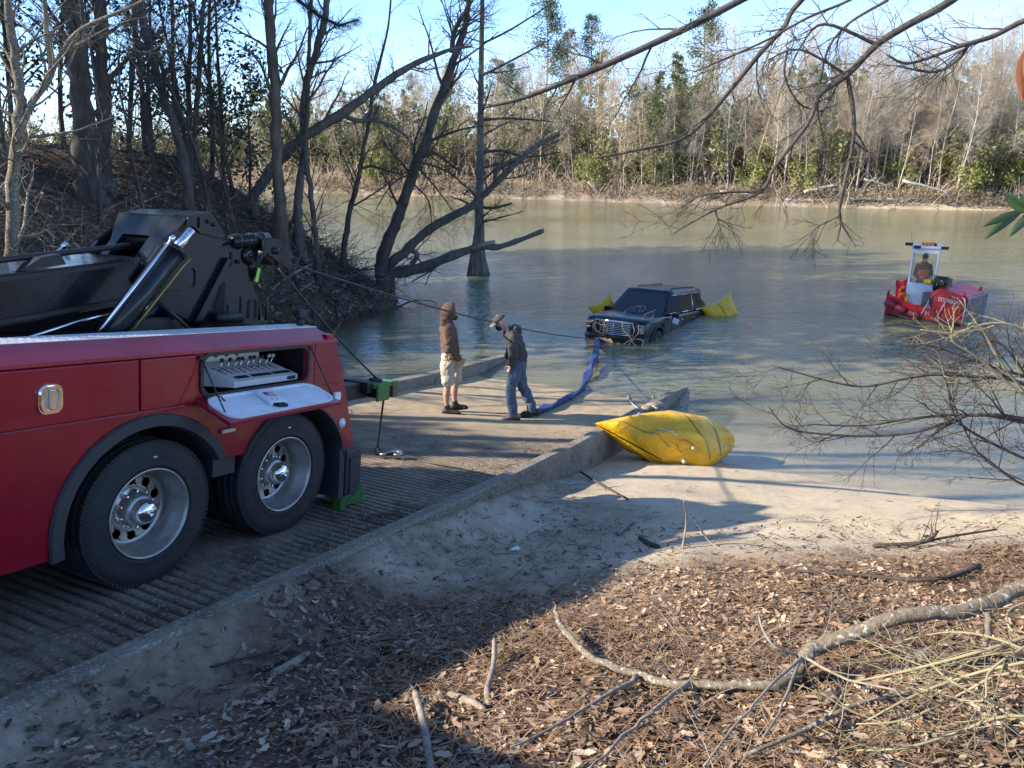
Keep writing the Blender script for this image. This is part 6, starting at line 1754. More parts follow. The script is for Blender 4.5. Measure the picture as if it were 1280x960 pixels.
# brush mass that fills the far woods
rng = random.Random(31); tw_ = MB(); lf = MB(); lf.col = []
for i in range(2600):
    px = rng.uniform(300, 1340); off = rng.uniform(.6, 30); p = far_line(px, off) if i % 8 == 0 else None
    if p is None:
        p = last+V((rng.gauss(0, 2.2), rng.gauss(0, 1.4)))
    else: last = p
    z = H(p[0], p[1])
    d = V((rng.uniform(-.7, .7), rng.uniform(-.7, .7), 1)).normalized(); hh = rng.uniform(.8, 3.6)
    b = V((p[0], p[1], z-.1)); P_ = [b, b+d*hh*.5, b+d*hh+V((rng.uniform(-.6, .6), rng.uniform(-.6, .6), 0))]
    tw_.tube(P_, [.035, .022, .008], 3, cap=False)
    for k in range(3):
        q = P_[1].lerp(P_[2], rng.random()); tw_.tube([q, q+V((rng.uniform(-.8, .8), rng.uniform(-.8, .8), rng.uniform(.1, .9)))], [.014, .006], 3, cap=False)
tag(tw_.build('far_undergrowth', M['bark_far']), 'brown twiggy undergrowth filling the far bank woods', 'undergrowth', kind='stuff')
rng = random.Random(37)
BR = OLIVE+[(.24, .195, .14), (.30, .25, .18), (.20, .16, .115), (.26, .22, .15), (.17, .15, .09)]
for i in range(6400):
    px = rng.uniform(-140, 1420); p = far_line(px, rng.uniform(5, 44)) if i % 5 == 0 else last+V((rng.gauss(0, 2.2), rng.gauss(0, 1.6)))
    if i % 5 == 0: last = p
    z = H(p[0], p[1])+abs(rng.gauss(0, 4.6))
    leaves(lf, [V((p[0], p[1], z))], .34, rng, BR, 14, .75, .4)
for i in range(1500):                                     # dead grass and vines over the far bank's edge
    px = rng.uniform(330, 1400); p = far_line(px, abs(rng.gauss(.3, 1.6))+.15); z = H(p[0], p[1])+rng.uniform(.05, .7)
    leaves(lf, [V((p[0], p[1], z))], .26, rng, [(.26, .195, .13), (.17, .125, .085), (.34, .27, .18), (.11, .085, .06), (.22, .20, .10)], 14, .32, .3)
tag(lf.build('far_brush', M['leaf_far']), 'olive and brown brush behind the far bank trees', 'brush', kind='stuff')
# driftwood along the far waterline
rng = random.Random(41)
LOGS = [(980, 1165, 250, 249, 2.2, 'longest pale log lying along the far waterline'), (1128, 1192, 226, 241, 1.8, 'pale leaning log propped on the far bank'), (1005, 1048, 240, 231, 2.0, 'grey log slanting up the far bank'), (1080, 1112, 223, 234, 1.2, 'thin pale pole on the far bank slope'), (735, 752, 228, 243, 1.2, 'short pale pole stuck in the far bank'), (900, 960, 240, 246, 1.3, 'grey drift branch at the far waterline')]
for x0, x1, y0, y1, r, lab in LOGS:
    p0 = far_line(x0, .5); p1 = far_line(x1, .6); a = at_y(x0, y0, p0[1]); b = at_y(x1, y1, p1[1]); rr = r*depth(a)/F
    P = [a.lerp(b, k/6)+V((0, 0, rng.uniform(-.1, .1))) for k in range(7)]
    mb = MB(); mb.tube(P, [rr*(1.1-.1*k) for k in range(7)], 7)
    for k in range(4): twig(mb, P[2+k], V((rng.uniform(-1, 1), rng.uniform(-.5, .2), rng.uniform(.2, 1))), 1.0, rr*.4, rng, 2)
    tag(mb.build('log', M['bark_pale']), lab, 'log')
db = MB()
for i in range(900):
    px = rng.uniform(560, 1330) if i % 3 else rng.uniform(380, 1330); p = far_line(px, abs(rng.gauss(.6, .9))); z = H(p[0], p[1])
    twig(db, V((p[0], p[1], z)), V((rng.uniform(-1, 1), rng.uniform(-.6, .3), rng.uniform(-.2, .8))), rng.uniform(.5, 2.2), rng.uniform(.015, .05), rng, 3)
tag(db.build('drift_debris', M['twig_pale']), 'tangle of pale drift twigs along the far waterline', 'debris', kind='stuff')
# ------------------------------------------------------------------ leaf litter, needles, sticks
def leaf_shape(rng):
    c, f, tw = rng.uniform(-.5, .9), rng.uniform(-.3, .8), rng.uniform(-.5, .5)
    w = rng.uniform(.75, 1.2)
    q = [(-.5, 0), (-.2, .2*w), (.02, .15*w), (.24, .2*w), (.5, 0), (.24, -.2*w), (.02, -.15*w), (-.2, -.2*w), (-.12, 0), (.2, 0)]
    return [V((a, b, c*a*a*.6+f*abs(b)*.7+tw*a*b)) for a, b in q], [(0, 8, 1), (1, 8, 2), (2, 8, 9), (2, 9, 3), (3, 9, 4), (4, 9, 5), (5, 9, 6), (6, 9, 8), (6, 8, 7), (7, 8, 0)]
LC = [(.24, .155, .10), (.31, .215, .145), (.17, .105, .068), (.36, .265, .185), (.11, .072, .05), (.28, .165, .09), (.42, .33, .245), (.20, .135, .09)]
LC = [tuple(min(.6, (v*.70+.30*sum(c)/3)*k) for v, k in zip(c, (1.32, 1.22, 1.06))) for c in LC]
LD = [(.16, .125, .092), (.25, .20, .15), (.10, .078, .058), (.36, .30, .235)]
def gnormal(x, y, e=.12):
    return V((H(x-e, y)-H(x+e, y), H(x, y-e)-H(x, y+e), 2*e)).normalized()
def zone(x, y):
    w = .5*float(fnoise(np.array(x*.35), np.array(y*.35), 3))
    Yl = float(yl(np.array(x)))+w; Yw = float(yw(np.array(x)))+.6*w
    t = (y-Yl)/max(Yw-Yl, .5); q = x*N[0]+y*N[1]; s = x*U[0]+y*U[1]
    return t, q, s
rng = random.Random(51)
lit = MB(); lit.col = []; big = []
cnt = 0
xs = np.array([rng.uniform(-4.2, 6.6) for i in range(120000)]); ys = np.array([1.7+5.9*rng.random()**1.15 for i in range(120000)])
brk_ = fnoise(xs*1.4, ys*1.4, 41, 4); pt = fnoise(xs*.9, ys*.9, 91, 3)
wv = .5*fnoise(xs*.35, ys*.35, 3)
tt = (ys-yl(xs)-wv)/np.maximum(yw(xs)+.6*wv-yl(xs)-wv, .5); qq = xs*N[0]+ys*N[1]
pr_ = np.where(tt < .03, 1.0, np.where(tt < .25, .16, .03))
trod = sstep(-.1, -1.3, xs+.15*(ys-3)+brk_*.6)
pr_ = pr_*(1-trod)+trod*np.where(tt < .3, .10+.55*(pt > .06), .14*(tt < .62))
pr_ = np.where(qq < CURB_OUT+.02, 0, pr_)
dec = .62+.6*sstep(-.35, .4, fnoise(xs*1.7, ys*1.7, 131, 4))       # older, rotted patches
pr_ = pr_*(.55+.45*sstep(-.3, .1, fnoise(xs*1.1, ys*1.1, 137, 4)))
for i in range(len(xs)):
    if rng.random() > pr_[i]: continue
    x, y = float(xs[i]), float(ys[i]); n = gnormal(x, y)
    sh, fs = leaf_shape(rng); s = (.022+.075*rng.random()**3.2)*(1 if tt[i] < .05 else .8)
    R3 = Matrix.Rotation(rng.uniform(0, 6.28), 3, 'Z') @ Matrix.Rotation(rng.gauss(0, .33), 3, 'X') @ Matrix.Rotation(rng.gauss(0, .33), 3, 'Y')
    qn = V((0, 0, 1)).rotation_difference(n).to_matrix() @ R3
    c = V((x, y, H(x, y)+rng.uniform(.004, .03)))
    pal = LD if (trod[i] > .5 or tt[i] > .05) and rng.random() < .8 else LC
    cc = pal[int(rng.random()*len(pal))]; f = rng.uniform(.75, 1.2)*dec[i]
    if y < 3.1 and -1.3 < x < 1.9 and trod[i] < .5 and len(big) < 290 and s > .042 and rng.random() < .16:
        big.append((c, qn, s*1.1)); continue
    lit.add([c+qn @ (p*s) for p in sh], fs); lit.col.extend([(cc[0]*f, cc[1]*f, cc[2]*f, 1)]*10)
litter = lit.build('leaf_litter', M['leaf_dry'])
tag(litter, 'brown dead leaves covering the near bank', 'leaf litter', kind='stuff')
lm = []
for k in range(9):
    m = MB(); sh, fs = leaf_shape(rng); m.add(sh, fs); cc = LC[k % len(LC)]; m.col = [(*cc, 1)]*10; lm.append(m.mesh('leaf', M['leaf_dry']))
for i, (c, qn, s) in enumerate(big):
    o = bpy.data.objects.new('leaf', lm[i % 9]); COL.objects.link(o); o.parent = litter; o.location = c+V((0, 0, .012)); o.rotation_euler = qn.to_euler(); o.scale = (s, s, s)
# pine needles and bits
nd = MB(); nd.col = []
NC = [(.36, .22, .12), (.28, .165, .09), (.42, .29, .17), (.20, .125, .08)]
xs = [rng.uniform(-3.2, 6.4) for i in range(44000)]; ys = [1.8+4.6*rng.random() for i in range(44000)]
pn = fnoise(np.array(xs)*.8, np.array(ys)*.8, 95, 3)
for i in range(44000):
    x, y = xs[i], ys[i]
    if rng.random() > .35+1.1*max(0, pn[i]): continue
    if y > 5.0+.2*x+.5 or x+.15*(y-3) < -1.0: continue
    c = V((x, y, H(x, y)+rng.uniform(.012, .04))); a = rng.uniform(0, 6.28); L = rng.uniform(.05, .10)
    d = V((cos(a), sin(a)*.9, rng.uniform(-.15, .25)))*L; w = V((-sin(a), cos(a), 0))*.0016
    cc = NC[int(rng.random()*4)]
    nd.add([c-d-w, c-d+w, c+d*.2+w+V((0, 0, .006)), c+d*.2-w+V((0, 0, .006)), c+d], [(0, 1, 2, 3), (3, 2, 4)]); nd.col.extend([(*cc, 1)]*5)
tag(nd.build('pine_straw', M['leaf_dry']), 'reddish fallen pine needles on the near bank', 'pine straw', kind='stuff')
# small sticks and bark on the mud and sand
sk = MB()
for i in range(2600):
    x = rng.uniform(-2.6, 6.5) if i % 2 else rng.uniform(-2.6, 1.5); y = rng.uniform(3.2, 10.5); t, q, s = zone(x, y)
    if q < CURB_OUT+.15 or t > .9: continue
    den = .9 if t < .3 or x < .8 else .16
    if rng.random() > den: continue
    a = rng.gauss(.2, 1.0); L = rng.uniform(.03, .16)*(1 if rng.random() < .95 else 2.4)
    twig(sk, V((x, y, H(x, y)+.012)), V((cos(a), sin(a), .05)), L, rng.uniform(.002, .005), rng, 3, .18)
tag(sk.build('twig_litter', M['twig_dark']), 'dark twigs and bark scraps scattered over the mud and sand', 'twigs', kind='stuff')
# mud and needle scraps on the ramp
sc = MB(); sc.col = []
for i in range(3800):
    s = rng.uniform(-.8, 12.5); q = CURB_IN-.02-abs(rng.gauss(0, .35)) if rng.random() < .55 else rng.uniform(FAR_IN, CURB_IN)
    if q < FAR_IN or (q < -4.6 and float(fnoise(np.array(s*.9), np.array(q*.9), 66, 3)) < .12): continue
    c = sq(s, q, rng.uniform(.004, .016)); sh, fs = leaf_shape(rng); z = rng.uniform(.02, .055); Rr = Matrix.Rotation(rng.uniform(0, 6.28), 3, 'Z')
    cc = LD[int(rng.random()*4)]; sc.add([c+Rr @ V((p.x*z, p.y*z*.6, p.z*z*.5)) for p in sh], fs); sc.col.extend([(*cc, 1)]*10)
tag(sc.build('ramp_debris', M['leaf_dry']), 'dark leaf scraps gathered along the ramp kerb', 'debris', kind='stuff')
# hill : dead leaves and tangled brush
hl = MB(); hl.col = []
def hill_pt(rng):
    for _ in range(50):
        y = rng.uniform(8, 28); x = -3.2-abs(rng.gauss(0, 1))*4.2-.25*max(0, 18-y)*rng.random()
        if H(x, y) > .1 and x*N[0]+y*N[1] < FAR_OUT-.1: return x, y
    return -8, 16
for i in range(9000):
    x, y = hill_pt(rng); c = V((x, y, H(x, y)+.03)); sh, fs = leaf_shape(rng); z = rng.uniform(.09, .2); qn = V((0, 0, 1)).rotation_difference(gnormal(x, y)).to_matrix() @ Matrix.Rotation(rng.uniform(0, 6.28), 3, 'Z') @ Matrix.Rotation(rng.gauss(0, .4), 3, 'X')
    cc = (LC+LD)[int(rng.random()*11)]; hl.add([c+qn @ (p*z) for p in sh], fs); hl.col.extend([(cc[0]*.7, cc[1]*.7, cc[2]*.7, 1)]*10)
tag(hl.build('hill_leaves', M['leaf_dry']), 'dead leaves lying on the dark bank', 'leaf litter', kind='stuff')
hb1, hb2 = MB(), MB()
for i in range(2100):
    x, y = hill_pt(rng); p = V((x, y, H(x, y)-.03))
    d = V((rng.uniform(-.6, 1), rng.uniform(-1, .5), rng.uniform(.05, .9)))
    m = hb2 if rng.random() < .22 else hb1
    L = rng.uniform(.4, 2.0); P = twig(m, p, d, L, rng.uniform(.006, .018), rng, 5, .3, 3, -.12)
    for k in range(2):
        q = P[1+int(rng.random()*4)]; twig(m, q, V((rng.uniform(-1, 1), rng.uniform(-1, 1), rng.uniform(-.4, .8))), L*.5, .006, rng, 3, .3)
tag(hb1.build('brush_tangle', M['twig_dark']), 'dark tangled brush and vines on the near bank slope', 'brush', kind='stuff')
tag(hb2.build('pale_brush', M['twig_pale']), 'pale dead stems tangled on the near bank slope', 'brush', kind='stuff')
# exposed roots and dead limbs at the bank's foot
rt = MB()
for i in range(70):
    t = rng.random(); a, b = V((-6.7, 18.6)), V((-3.6, 24.2)); p = a.lerp(b, t)+V((rng.uniform(-1, .1), rng.uniform(-.3, .5))); z = H(p[0], p[1])
    twig(rt, V((p[0], p[1], z+.05)), V((rng.uniform(-.3, 1), rng.uniform(-1, .3), rng.uniform(-.5, .25))), rng.uniform(.6, 2.0), rng.uniform(.012, .04), rng, 6, .35, 4, -.06)
tag(rt.build('root_tangle', M['bark_dark']), 'exposed roots hanging at the waterline of the near bank', 'roots', kind='stuff')
for pts, lab in (([(428, 322, 1.5), (392, 352, 1.8), (360, 372, 2.0), (336, 386, 2)], 'pale dead limb lying down the bank above the rear of the truck'), ([(322, 396, 2), (345, 402, 2.2), (372, 409, 1.8)], 'short pale stick at the water behind the work lamp'), ([(330, 372, 1.6), (352, 352, 1.8), (390, 330, 1.5), (425, 318, 1)], 'thin pale limb crossing the brush behind the boom tip'), ([(300, 330, 1.5), (340, 322, 1.5), (380, 326, 1.3)], 'grey dead branch caught in the brush above the boom ram')):
    P = []; R = []
    for px, py, r in pts:
        g = ground_at(px, py, .14); P.append(g); R.append(r*depth(g)/F)
    mb = MB(); Q, RR = smooth_path(P, R); mb.tube(Q, RR, 6); branch(mb, Q, RR, rng, 2, [(5, .7, .7, .5, .1, .2, 4), (3, .3, .7, .5, .1, .2, 3)], .3)
    tag(mb.build('dead_limb', M['stick']), lab, 'branch')

# ------------------------------------------------------------------ big fallen limb in front
def on_ground(pts):
    P, R = [], []
    for px, py, r, h in pts:
        p = ground_at(px, py, h); P.append(p); R.append(r*depth(p)/F)
    return P, R
limb_o = thing('fallen_limb', 'long lichen spotted fallen limb arching over the leaves in front of the sand', 'branch', ground_at(1000, 838, 0))
def limb_part(name, pts, mat, sides=10, k=5, kids_=None, rngs=1, lump=0):
    P, R = on_ground(pts); P = [p-limb_o.location for p in P]; Q, RR = smooth_path(P, R, k)
    _j = random.Random(rngs+50); Q = [q+V((_j.gauss(0, 1), _j.gauss(0, 1), abs(_j.gauss(0, 1))))*min(.005, RR[0]*.3) for q in Q]
    rr = random.Random(rngs); RR = [r*(1+lump*rr.uniform(-1, 1)) for r in RR]
    m = MB(); m.tube(Q, RR, sides); o = m.build(name, M[mat], limb_o)
    if kids_:
        c = MB(); branch(c, Q, RR, rr, len(kids_), kids_, .15); c.build('twigs', M[mat], o)
    return o
limb_part('limb', [(1760, 700, 15, -.05), (1660, 690, 14.5, .22), (1540, 680, 13, .48), (1420, 690, 11, .58), (1330, 716, 10, .5), (1280, 735, 9.5, .42), (1205, 765, 9, .34), (1130, 770, 9.2, .34), (1065, 792, 9, .26), (1025, 808, 9.2, .2), (1004, 824, 9.8, .15), (998, 838, 8.5, .08), (985, 850, 7, .05)], 'bark_lichen', 14, 4, None, 1, .015)
limb_part('limb', [(992, 846, 7, .06), (968, 857, 6, .06), (905, 858, 5.2, .06), (842, 855, 5, .06), (795, 843, 5, .06), (745, 826, 4.6, .08), (712, 797, 4, .12), (697, 772, 3.2, .16), (694, 758, 2, .2)], 'bark_lichen', 10, 4, None, 2, .02)
limb_part('side_branch', [(797, 843, 3.2, .07), (790, 852, 3, .07), (740, 880, 2.4, .08), (700, 905, 1.8, .10), (640, 935, 1.3, .12)], 'stick', 7, 4, [(4, .25, .7, .5, .1, .2, 3)], 3)
limb_part('side_branch', [(862, 855, 3.2, .08), (820, 885, 2.6, .12), (780, 920, 2, .14), (735, 965, 1.5, .16)], 'stick', 7, 4, [(4, .3, .7, .5, .1, .2, 3)], 4)
limb_part('side_branch', [(1003, 822, 2.6, .16), (960, 862, 1.8, .25), (925, 900, 1.5, .28), (880, 960, 1.1, .3)], 'twig_pale', 6, 4, [(3, .3, .6, .5, .1, .2, 3)], 5)
limb_part('side_branch', [(1000, 826, 2.2, .16), (978, 880, 1.6, .24), (955, 922, 1.1, .3)], 'twig_pale', 6, 4, None, 6)
limb_part('side_branch', [(1000, 820, 2.2, .16), (965, 806, 1.8, .26), (948, 770, 1.3, .36)], 'twig_pale', 6, 4, [(3, .2, .6, .5, .1, .2, 3)], 7)
limb_part('side_branch', [(1237, 758, 4.5, .30), (1236, 790, 4, .14), (1230, 808, 3.4, .03)], 'stick', 7, 4, None, 8)
limb_part('side_branch', [(1005, 822, 2, .2), (1060, 850, 1.5, .3), (1120, 862, 1.2, .34)], 'twig_pale', 6, 4, [(3, .2, .6, .5, .1, .2, 3)], 9)
def stick(name, label, pts, mat, kids_=None, seed=1, sides=7):
    P, R = on_ground(pts); rr = random.Random(seed); Q, RR = smooth_path(P, R, 4)
    m = MB(); m.tube(Q, RR, sides)
    if kids_: branch(m, Q, RR, rr, len(kids_), kids_, .2)
    tag(m.build(name, M[mat]), label, 'stick'); 
stick('dead_stick', 'weathered grey stick standing out of the leaves at the bottom edge', [(519, 866, 4.2, .10), (526, 890, 4.8, .08), (533, 925, 5, .05), (540, 970, 5, .03)], 'stick')
stick('dead_stick', 'pale forked stick beside the standing grey stick', [(618, 800, 3, .12), (617, 830, 3.4, .08), (609, 862, 4, .04), (612, 882, 4.6, .02)], 'stick', [(3, .2, .7, .6, .1, .2, 3)], 2)
stick('dead_stick', 'short thick bark piece lying in the leaves', [(562, 868, 4.5, .03), (590, 878, 5.5, .04), (606, 888, 4, .03)], 'stick')
stick('dead_stick', 'grey chunk of wood lying on the trodden mud', [(342, 842, 5.5, .02), (362, 832, 6.5, .03), (384, 818, 4.5, .03)], 'stick')
stick('dead_stick', 'long thin twig lying on the trodden mud', [(262, 834, 1.6, .03), (300, 824, 1.8, .04), (350, 812, 1.5, .03)], 'twig_dark', [(3, .2, .6, .5, 0, .1, 3)], 5)
stick('dead_branch', 'dark forked branch lying along the edge of the sand', [(965, 712, 1.4, .03), (1020, 715, 2, .05), (1070, 718, 2.2, .05), (1130, 724, 2.6, .05), (1182, 722, 3, .06), (1224, 708, 4, .05)], 'twig_dark', [(9, .5, .7, .5, .05, .15, 4), (3, .2, .7, .5, 0, .2, 3)], 6)
stick('dead_branch', 'dark branch lying on the open sand in front of the water', [(1092, 682, 2.6, .03), (1130, 680, 2.4, .05), (1160, 676, 2.2, .06), (1172, 664, 1.6, .12)], 'twig_dark', [(6, .5, .7, .5, .05, .15, 4)], 7)
stick('dead_branch', 'twiggy dead branch on the sand above the forked branch', [(1130, 685, 1.6, .04), (1180, 672, 1.6, .06), (1245, 662, 1.2, .08)], 'twig_dark', [(6, .4, .7, .5, .05, .15, 4)], 8)
stick('dead_stick', 'short pale stick on the mud below the yellow bag', [(772, 668, 2.2, .03), (780, 660, 2.6, .04), (788, 652, 2.4, .04)], 'stick')
stick('dead_stick', 'dark chunk of wood on the mud below the yellow bag', [(800, 672, 3, .02), (812, 680, 3.6, .03), (824, 684, 3, .02)], 'twig_dark')
stick('dead_stick', 'thin dead stem leaning out of the sand', [(855, 626, 1, .5), (858, 650, 1.2, .25), (853, 686, 1.4, .01)], 'stick', None, 9)
stick('dead_stick', 'thin bent stem lying from the leaning stem across the sand', [(866, 645, 1, .3), (885, 675, 1.2, .06), (905, 688, 1, .03), (930, 700, .8, .02)], 'stick', None, 10)
stick('dead_stick', 'dark thin branch on the mud at the foot of the kerb', [(726, 590, 1.4, .05), (752, 606, 1.5, .05), (785, 624, 1.2, .04)], 'twig_dark', [(4, .3, .7, .5, 0, .2, 3)], 11)
# bits of litter
mb = MB(); p = ground_at(644, 688, .02); mb.add([p+V(q) for q in ((-.05, 0, 0), (.0, -.03, .02), (.05, .0, .01), (.03, .04, .03), (-.03, .03, .01))], [(0, 1, 2), (0, 2, 3), (0, 3, 4)]); tag(mb.build('paper_scrap', M['white']), 'crumpled white scrap lying on the dark mud', 'litter')
mb = MB(); p = ground_at(1156, 817, .02); mb.bbox(p, (.10, .06, .02), .008, Matrix.Rotation(.4, 3, 'Z')); tag(mb.build('foil_scrap', M['galv']), 'shiny crushed scrap under the fallen limb', 'litter')

# ------------------------------------------------------------------ green twigged shrub at the right
shr = thing('green_shrub', 'low shrub with yellow green twigs sprawling over the leaves', 'shrub', V((3.6, 3.3, H(3.6, 3.3))))
rr = random.Random(61); base = V((0, 0, 0)); mm = MB(); m2 = MB()
SH = [[(1330, 780, 2.6, .5), (1240, 810, 2.3, .42), (1160, 832, 2, .34), (1100, 846, 1.6, .26), (1065, 852, 1, .2)],
      [(1340, 815, 2.4, .45), (1280, 828, 2.2, .42), (1225, 840, 2, .36), (1150, 866, 1.6, .26), (1085, 900, 1.2, .16)],
      [(1320, 790, 2.2, .5), (1270, 815, 2, .44), (1235, 842, 1.7, .38), (1228, 876, 1.4, .3), (1170, 868, 1.1, .28)],
      [(1330, 870, 2, .3), (1260, 842, 2, .36), (1200, 868, 1.8, .28), (1130, 900, 1.5, .18), (1070, 905, 1, .14)],
      [(1350, 905, 2.4, .25), (1260, 895, 2.2, .26), (1190, 918, 2, .2), (1130, 935, 1.8, .14), (1070, 938, 1.2, .1)],
      [(1320, 745, 1.8, .55), (1265, 760, 1.6, .5), (1262, 785, 1.3, .45), (1290, 805, 1.1, .4)],
      [(1330, 835, 2, .4), (1250, 800, 1.7, .45), (1190, 790, 1.3, .42), (1130, 800, .9, .36)],
      [(1320, 930, 2, .2), (1240, 880, 1.8, .28), (1180, 845, 1.4, .34), (1150, 812, 1, .36)]]
for e in SH:
    P, R = on_ground(e); P = [p-shr.location for p in P]; Q, RR = smooth_path(P, R, 4); mm.tube(Q, RR, 6)
    branch(m2, Q, RR, rr, 2, [(6, .42, .6, .6, .05, .14, 5), (3, .18, .6, .6, .05, .2, 3)], .1, 4)
mm.build('stem', M['twig_green'], shr); m2.build('twigs', M['twig_green'], shr)
m = MB()
P, R = on_ground([(930, 945, 2.6, .06), (1000, 915, 3, .08), (1060, 885, 3.2, .10), (1100, 872, 3, .12), (1140, 868, 2, .12)]); Q, RR = smooth_path(P, R); m.tube(Q, RR, 7); branch(m, Q, RR, rr, 2, [(7, .35, .7, .5, .1, .2, 4), (3, .15, .7, .5, 0, .2, 3)], .2)
tag(m.build('dead_branch', M['bark_lichen']), 'pale straight dead branch lying below the green shrub', 'branch')
gt_ = MB()
for i in range(170):
    x = rr.uniform(.8, 4.6); y = rr.uniform(2.1, 4.4); twig(gt_, V((x, y, H(x, y)+.01)), V((rr.uniform(-1, 1), rr.uniform(-.6, .6), rr.uniform(.05, .8))), rr.uniform(.15, .55), rr.uniform(.0015, .004), rr, 4, .2)
tag(gt_.build('thin_stems', M['twig_pale']), 'thin dry stems poking out of the leaves', 'stems', kind='stuff')

# ------------------------------------------------------------------ bare shrub hanging over the water
sh2 = thing('bare_shrub', 'dark bare shrub with long twigs reaching over the water before the workboat', 'shrub', V((7.3, 7.4, H(7.3, 7.4))))
S2 = [[(1390, 560, 3.5), (1280, 524, 2.6), (1210, 519, 2.3), (1185, 528, 2), (1139, 541, 1.8), (1085, 545, 1.6), (1035, 543, 1.4), (985, 535, 1), (960, 507, .7)],
      [(1380, 545, 3), (1290, 530, 2.2), (1220, 518, 1.8), (1140, 523, 1.5), (1080, 532, 1.2), (1010, 530, .9)],
      [(1390, 540, 3), (1280, 480, 2.4), (1230, 472, 2), (1168, 468, 1.8), (1127, 474, 1.7), (1081, 483, 1.5), (1035, 476, 1.2), (964, 456, .8)],
      [(1390, 590, 2.6), (1300, 580, 2), (1210, 537, 1.5), (1190, 510, 1.2), (1185, 480, .9)],
      [(1390, 500, 2.6), (1280, 470, 2), (1230, 455, 1.7), (1190, 440, 1.3), (1150, 428, .9)],
      [(1390, 620, 2.6), (1290, 610, 1.8), (1235, 575, 1.4), (1215, 555, 1.1), (1190, 500, .9), (1180, 470, .6)],
      [(1390, 570, 2.6), (1300, 490, 2), (1262, 440, 1.6), (1240, 425, 1.2), (1215, 430, .8)]]
ms, mt = MB(), MB()
for e in S2:
    P, R = path_px(e, 7.4); P = [p-sh2.location for p in P]; Q, RR = smooth_path(P, R, 4); ms.tube([V((.4, -.1, -.1)), V((1.2, 0, .6))]+Q[2:], [.03, .025]+RR[2:], 6)
    branch(mt, Q, RR, rr, 3, [(14, .75, .75, .6, .06, .16, 5), (5, .35, .7, .6, .03, .2, 4), (3, .14, .7, .6, 0, .2, 3)], .15, 4)
ms.build('stem', M['bark_dark'], sh2); mt.build('twigs', M['twig_dark'], sh2)
sh3 = thing('green_shrub', 'yellowish twig clump in front of the red workboat', 'shrub', V((6.0, 6.4, H(6.0, 6.4))))
ms = MB()
for e in ([(1330, 560, 2), (1280, 490, 1.8), (1250, 452, 1.6), (1225, 408, 1.2), (1210, 405, .8)], [(1330, 450, 1.8), (1280, 412, 1.5), (1238, 404, 1.3), (1190, 416, 1), (1150, 412, .7)], [(1310, 520, 1.8), (1225, 450, 1.4), (1192, 428, 1.2), (1190, 410, .8)], [(1320, 500, 1.6), (1270, 488, 1.3), (1225, 486, 1.1), (1180, 470, .8)]):
    P, R = path_px(e, 6.6); P = [p-sh3.location for p in P]; Q, RR = smooth_path(P, R, 4); ms.tube(Q, RR, 5); branch(ms, Q, RR, rr, 2, [(8, .4, .7, .6, .1, .18, 4), (3, .18, .7, .6, 0, .2, 3)], .2, 3)
ms.build('stem', M['twig_green'], sh3)

# ------------------------------------------------------------------ tree beside the viewer, its boughs across the sky
ot = thing('overhanging_tree', 'dark bare tree at the viewer with long boughs hanging across the sky', 'tree', V((7.6, 4.6, H(7.6, 4.6))))
mb = MB(); TP = [V((0, 0, -.2)), V((-.1, .1, 1.5)), V((-.3, .3, 3.2)), V((-.5, .5, 5.2)), V((-.9, .7, 7.5))]; mb.tube(smooth_path(TP, [.17]*5)[0], [.19-.0055*i for i in range(17)], 12); mb.build('trunk', M['bark_dark'], ot)
OB = [([(1500, -190, 5), (1300, -80, 6.5), (1190, 0, 6), (1137, 30, 5.4), (1096, 56, 5), (1059, 94, 4.4), (1025, 118, 4), (1010, 154, 3.4), (969, 208, 2.9), (950, 240, 2.5), (894, 262, 1.8), (841, 292, 1)], 6.0),
      ([(1300, -260, 5), (1120, -110, 4.6), (1002, 0, 4), (980, 34, 3.8), (950, 67, 3.5), (916, 109, 3.1), (890, 139, 3.4), (856, 172, 2.5), (800, 187, 2), (742, 198, 1.3)], 6.6),
      ([(1200, -190, 6), (1020, -50, 5.5), (930, -2, 5), (860, 34, 5.2), (800, 62, 4.6), (755, 82, 4.5), (700, 105, 3.6), (650, 124, 2.8), (606, 134, 1.8)], 6.4),
      ([(1480, -60, 5), (1340, 5, 4.6), (1280, 26, 4), (1242, 45, 3.6), (1212, 54, 3.2), (1194, 60, 2.6), (1137, 79, 2), (1108, 68, 1.2)], 5.6),
      ([(1260, -110, 3.4), (1130, -40, 2.6), (1062, 0, 2.2), (1010, 22, 1.9), (961, 49, 1.6), (912, 71, 1.3), (867, 90, .9)], 6.2)]
SUBS = [([(1059, 94, 2.8), (1067, 142, 2.5), (1066, 180, 2.2), (1055, 232, 1.9), (1049, 270, 1.6), (1062, 296, .9)], 6.0), ([(950, 240, 2), (915, 240, 1.6), (875, 245, 1.3), (849, 262, .8)], 6.0), ([(894, 262, 1.3), (901, 289, .7)], 6.0), ([(1212, 54, 2.4), (1197, 75, 2), (1167, 90, 1.7), (1120, 82, 1.1)], 5.6), ([(1096, 56, 2.4), (1030, 30, 1.8), (1000, 60, 1.2), (985, 95, .8)], 6.0), ([(1110, 0, 2.2), (1060, 30, 1.6), (1035, 62, 1.5), (1025, 105, 1.3)], 6.0), ([(1059, 94, 2), (1000, 62, 1.3), (960, 75, 1)], 6.0), ([(1049, 270, 1.2), (1020, 285, .8), (1012, 296, .5)], 6.0), ([(985, 60, 1.8), (981, 95, 1.4), (1000, 130, 1.1), (1030, 140, .8)], 6.3)]
def zmin_fix(P): return P
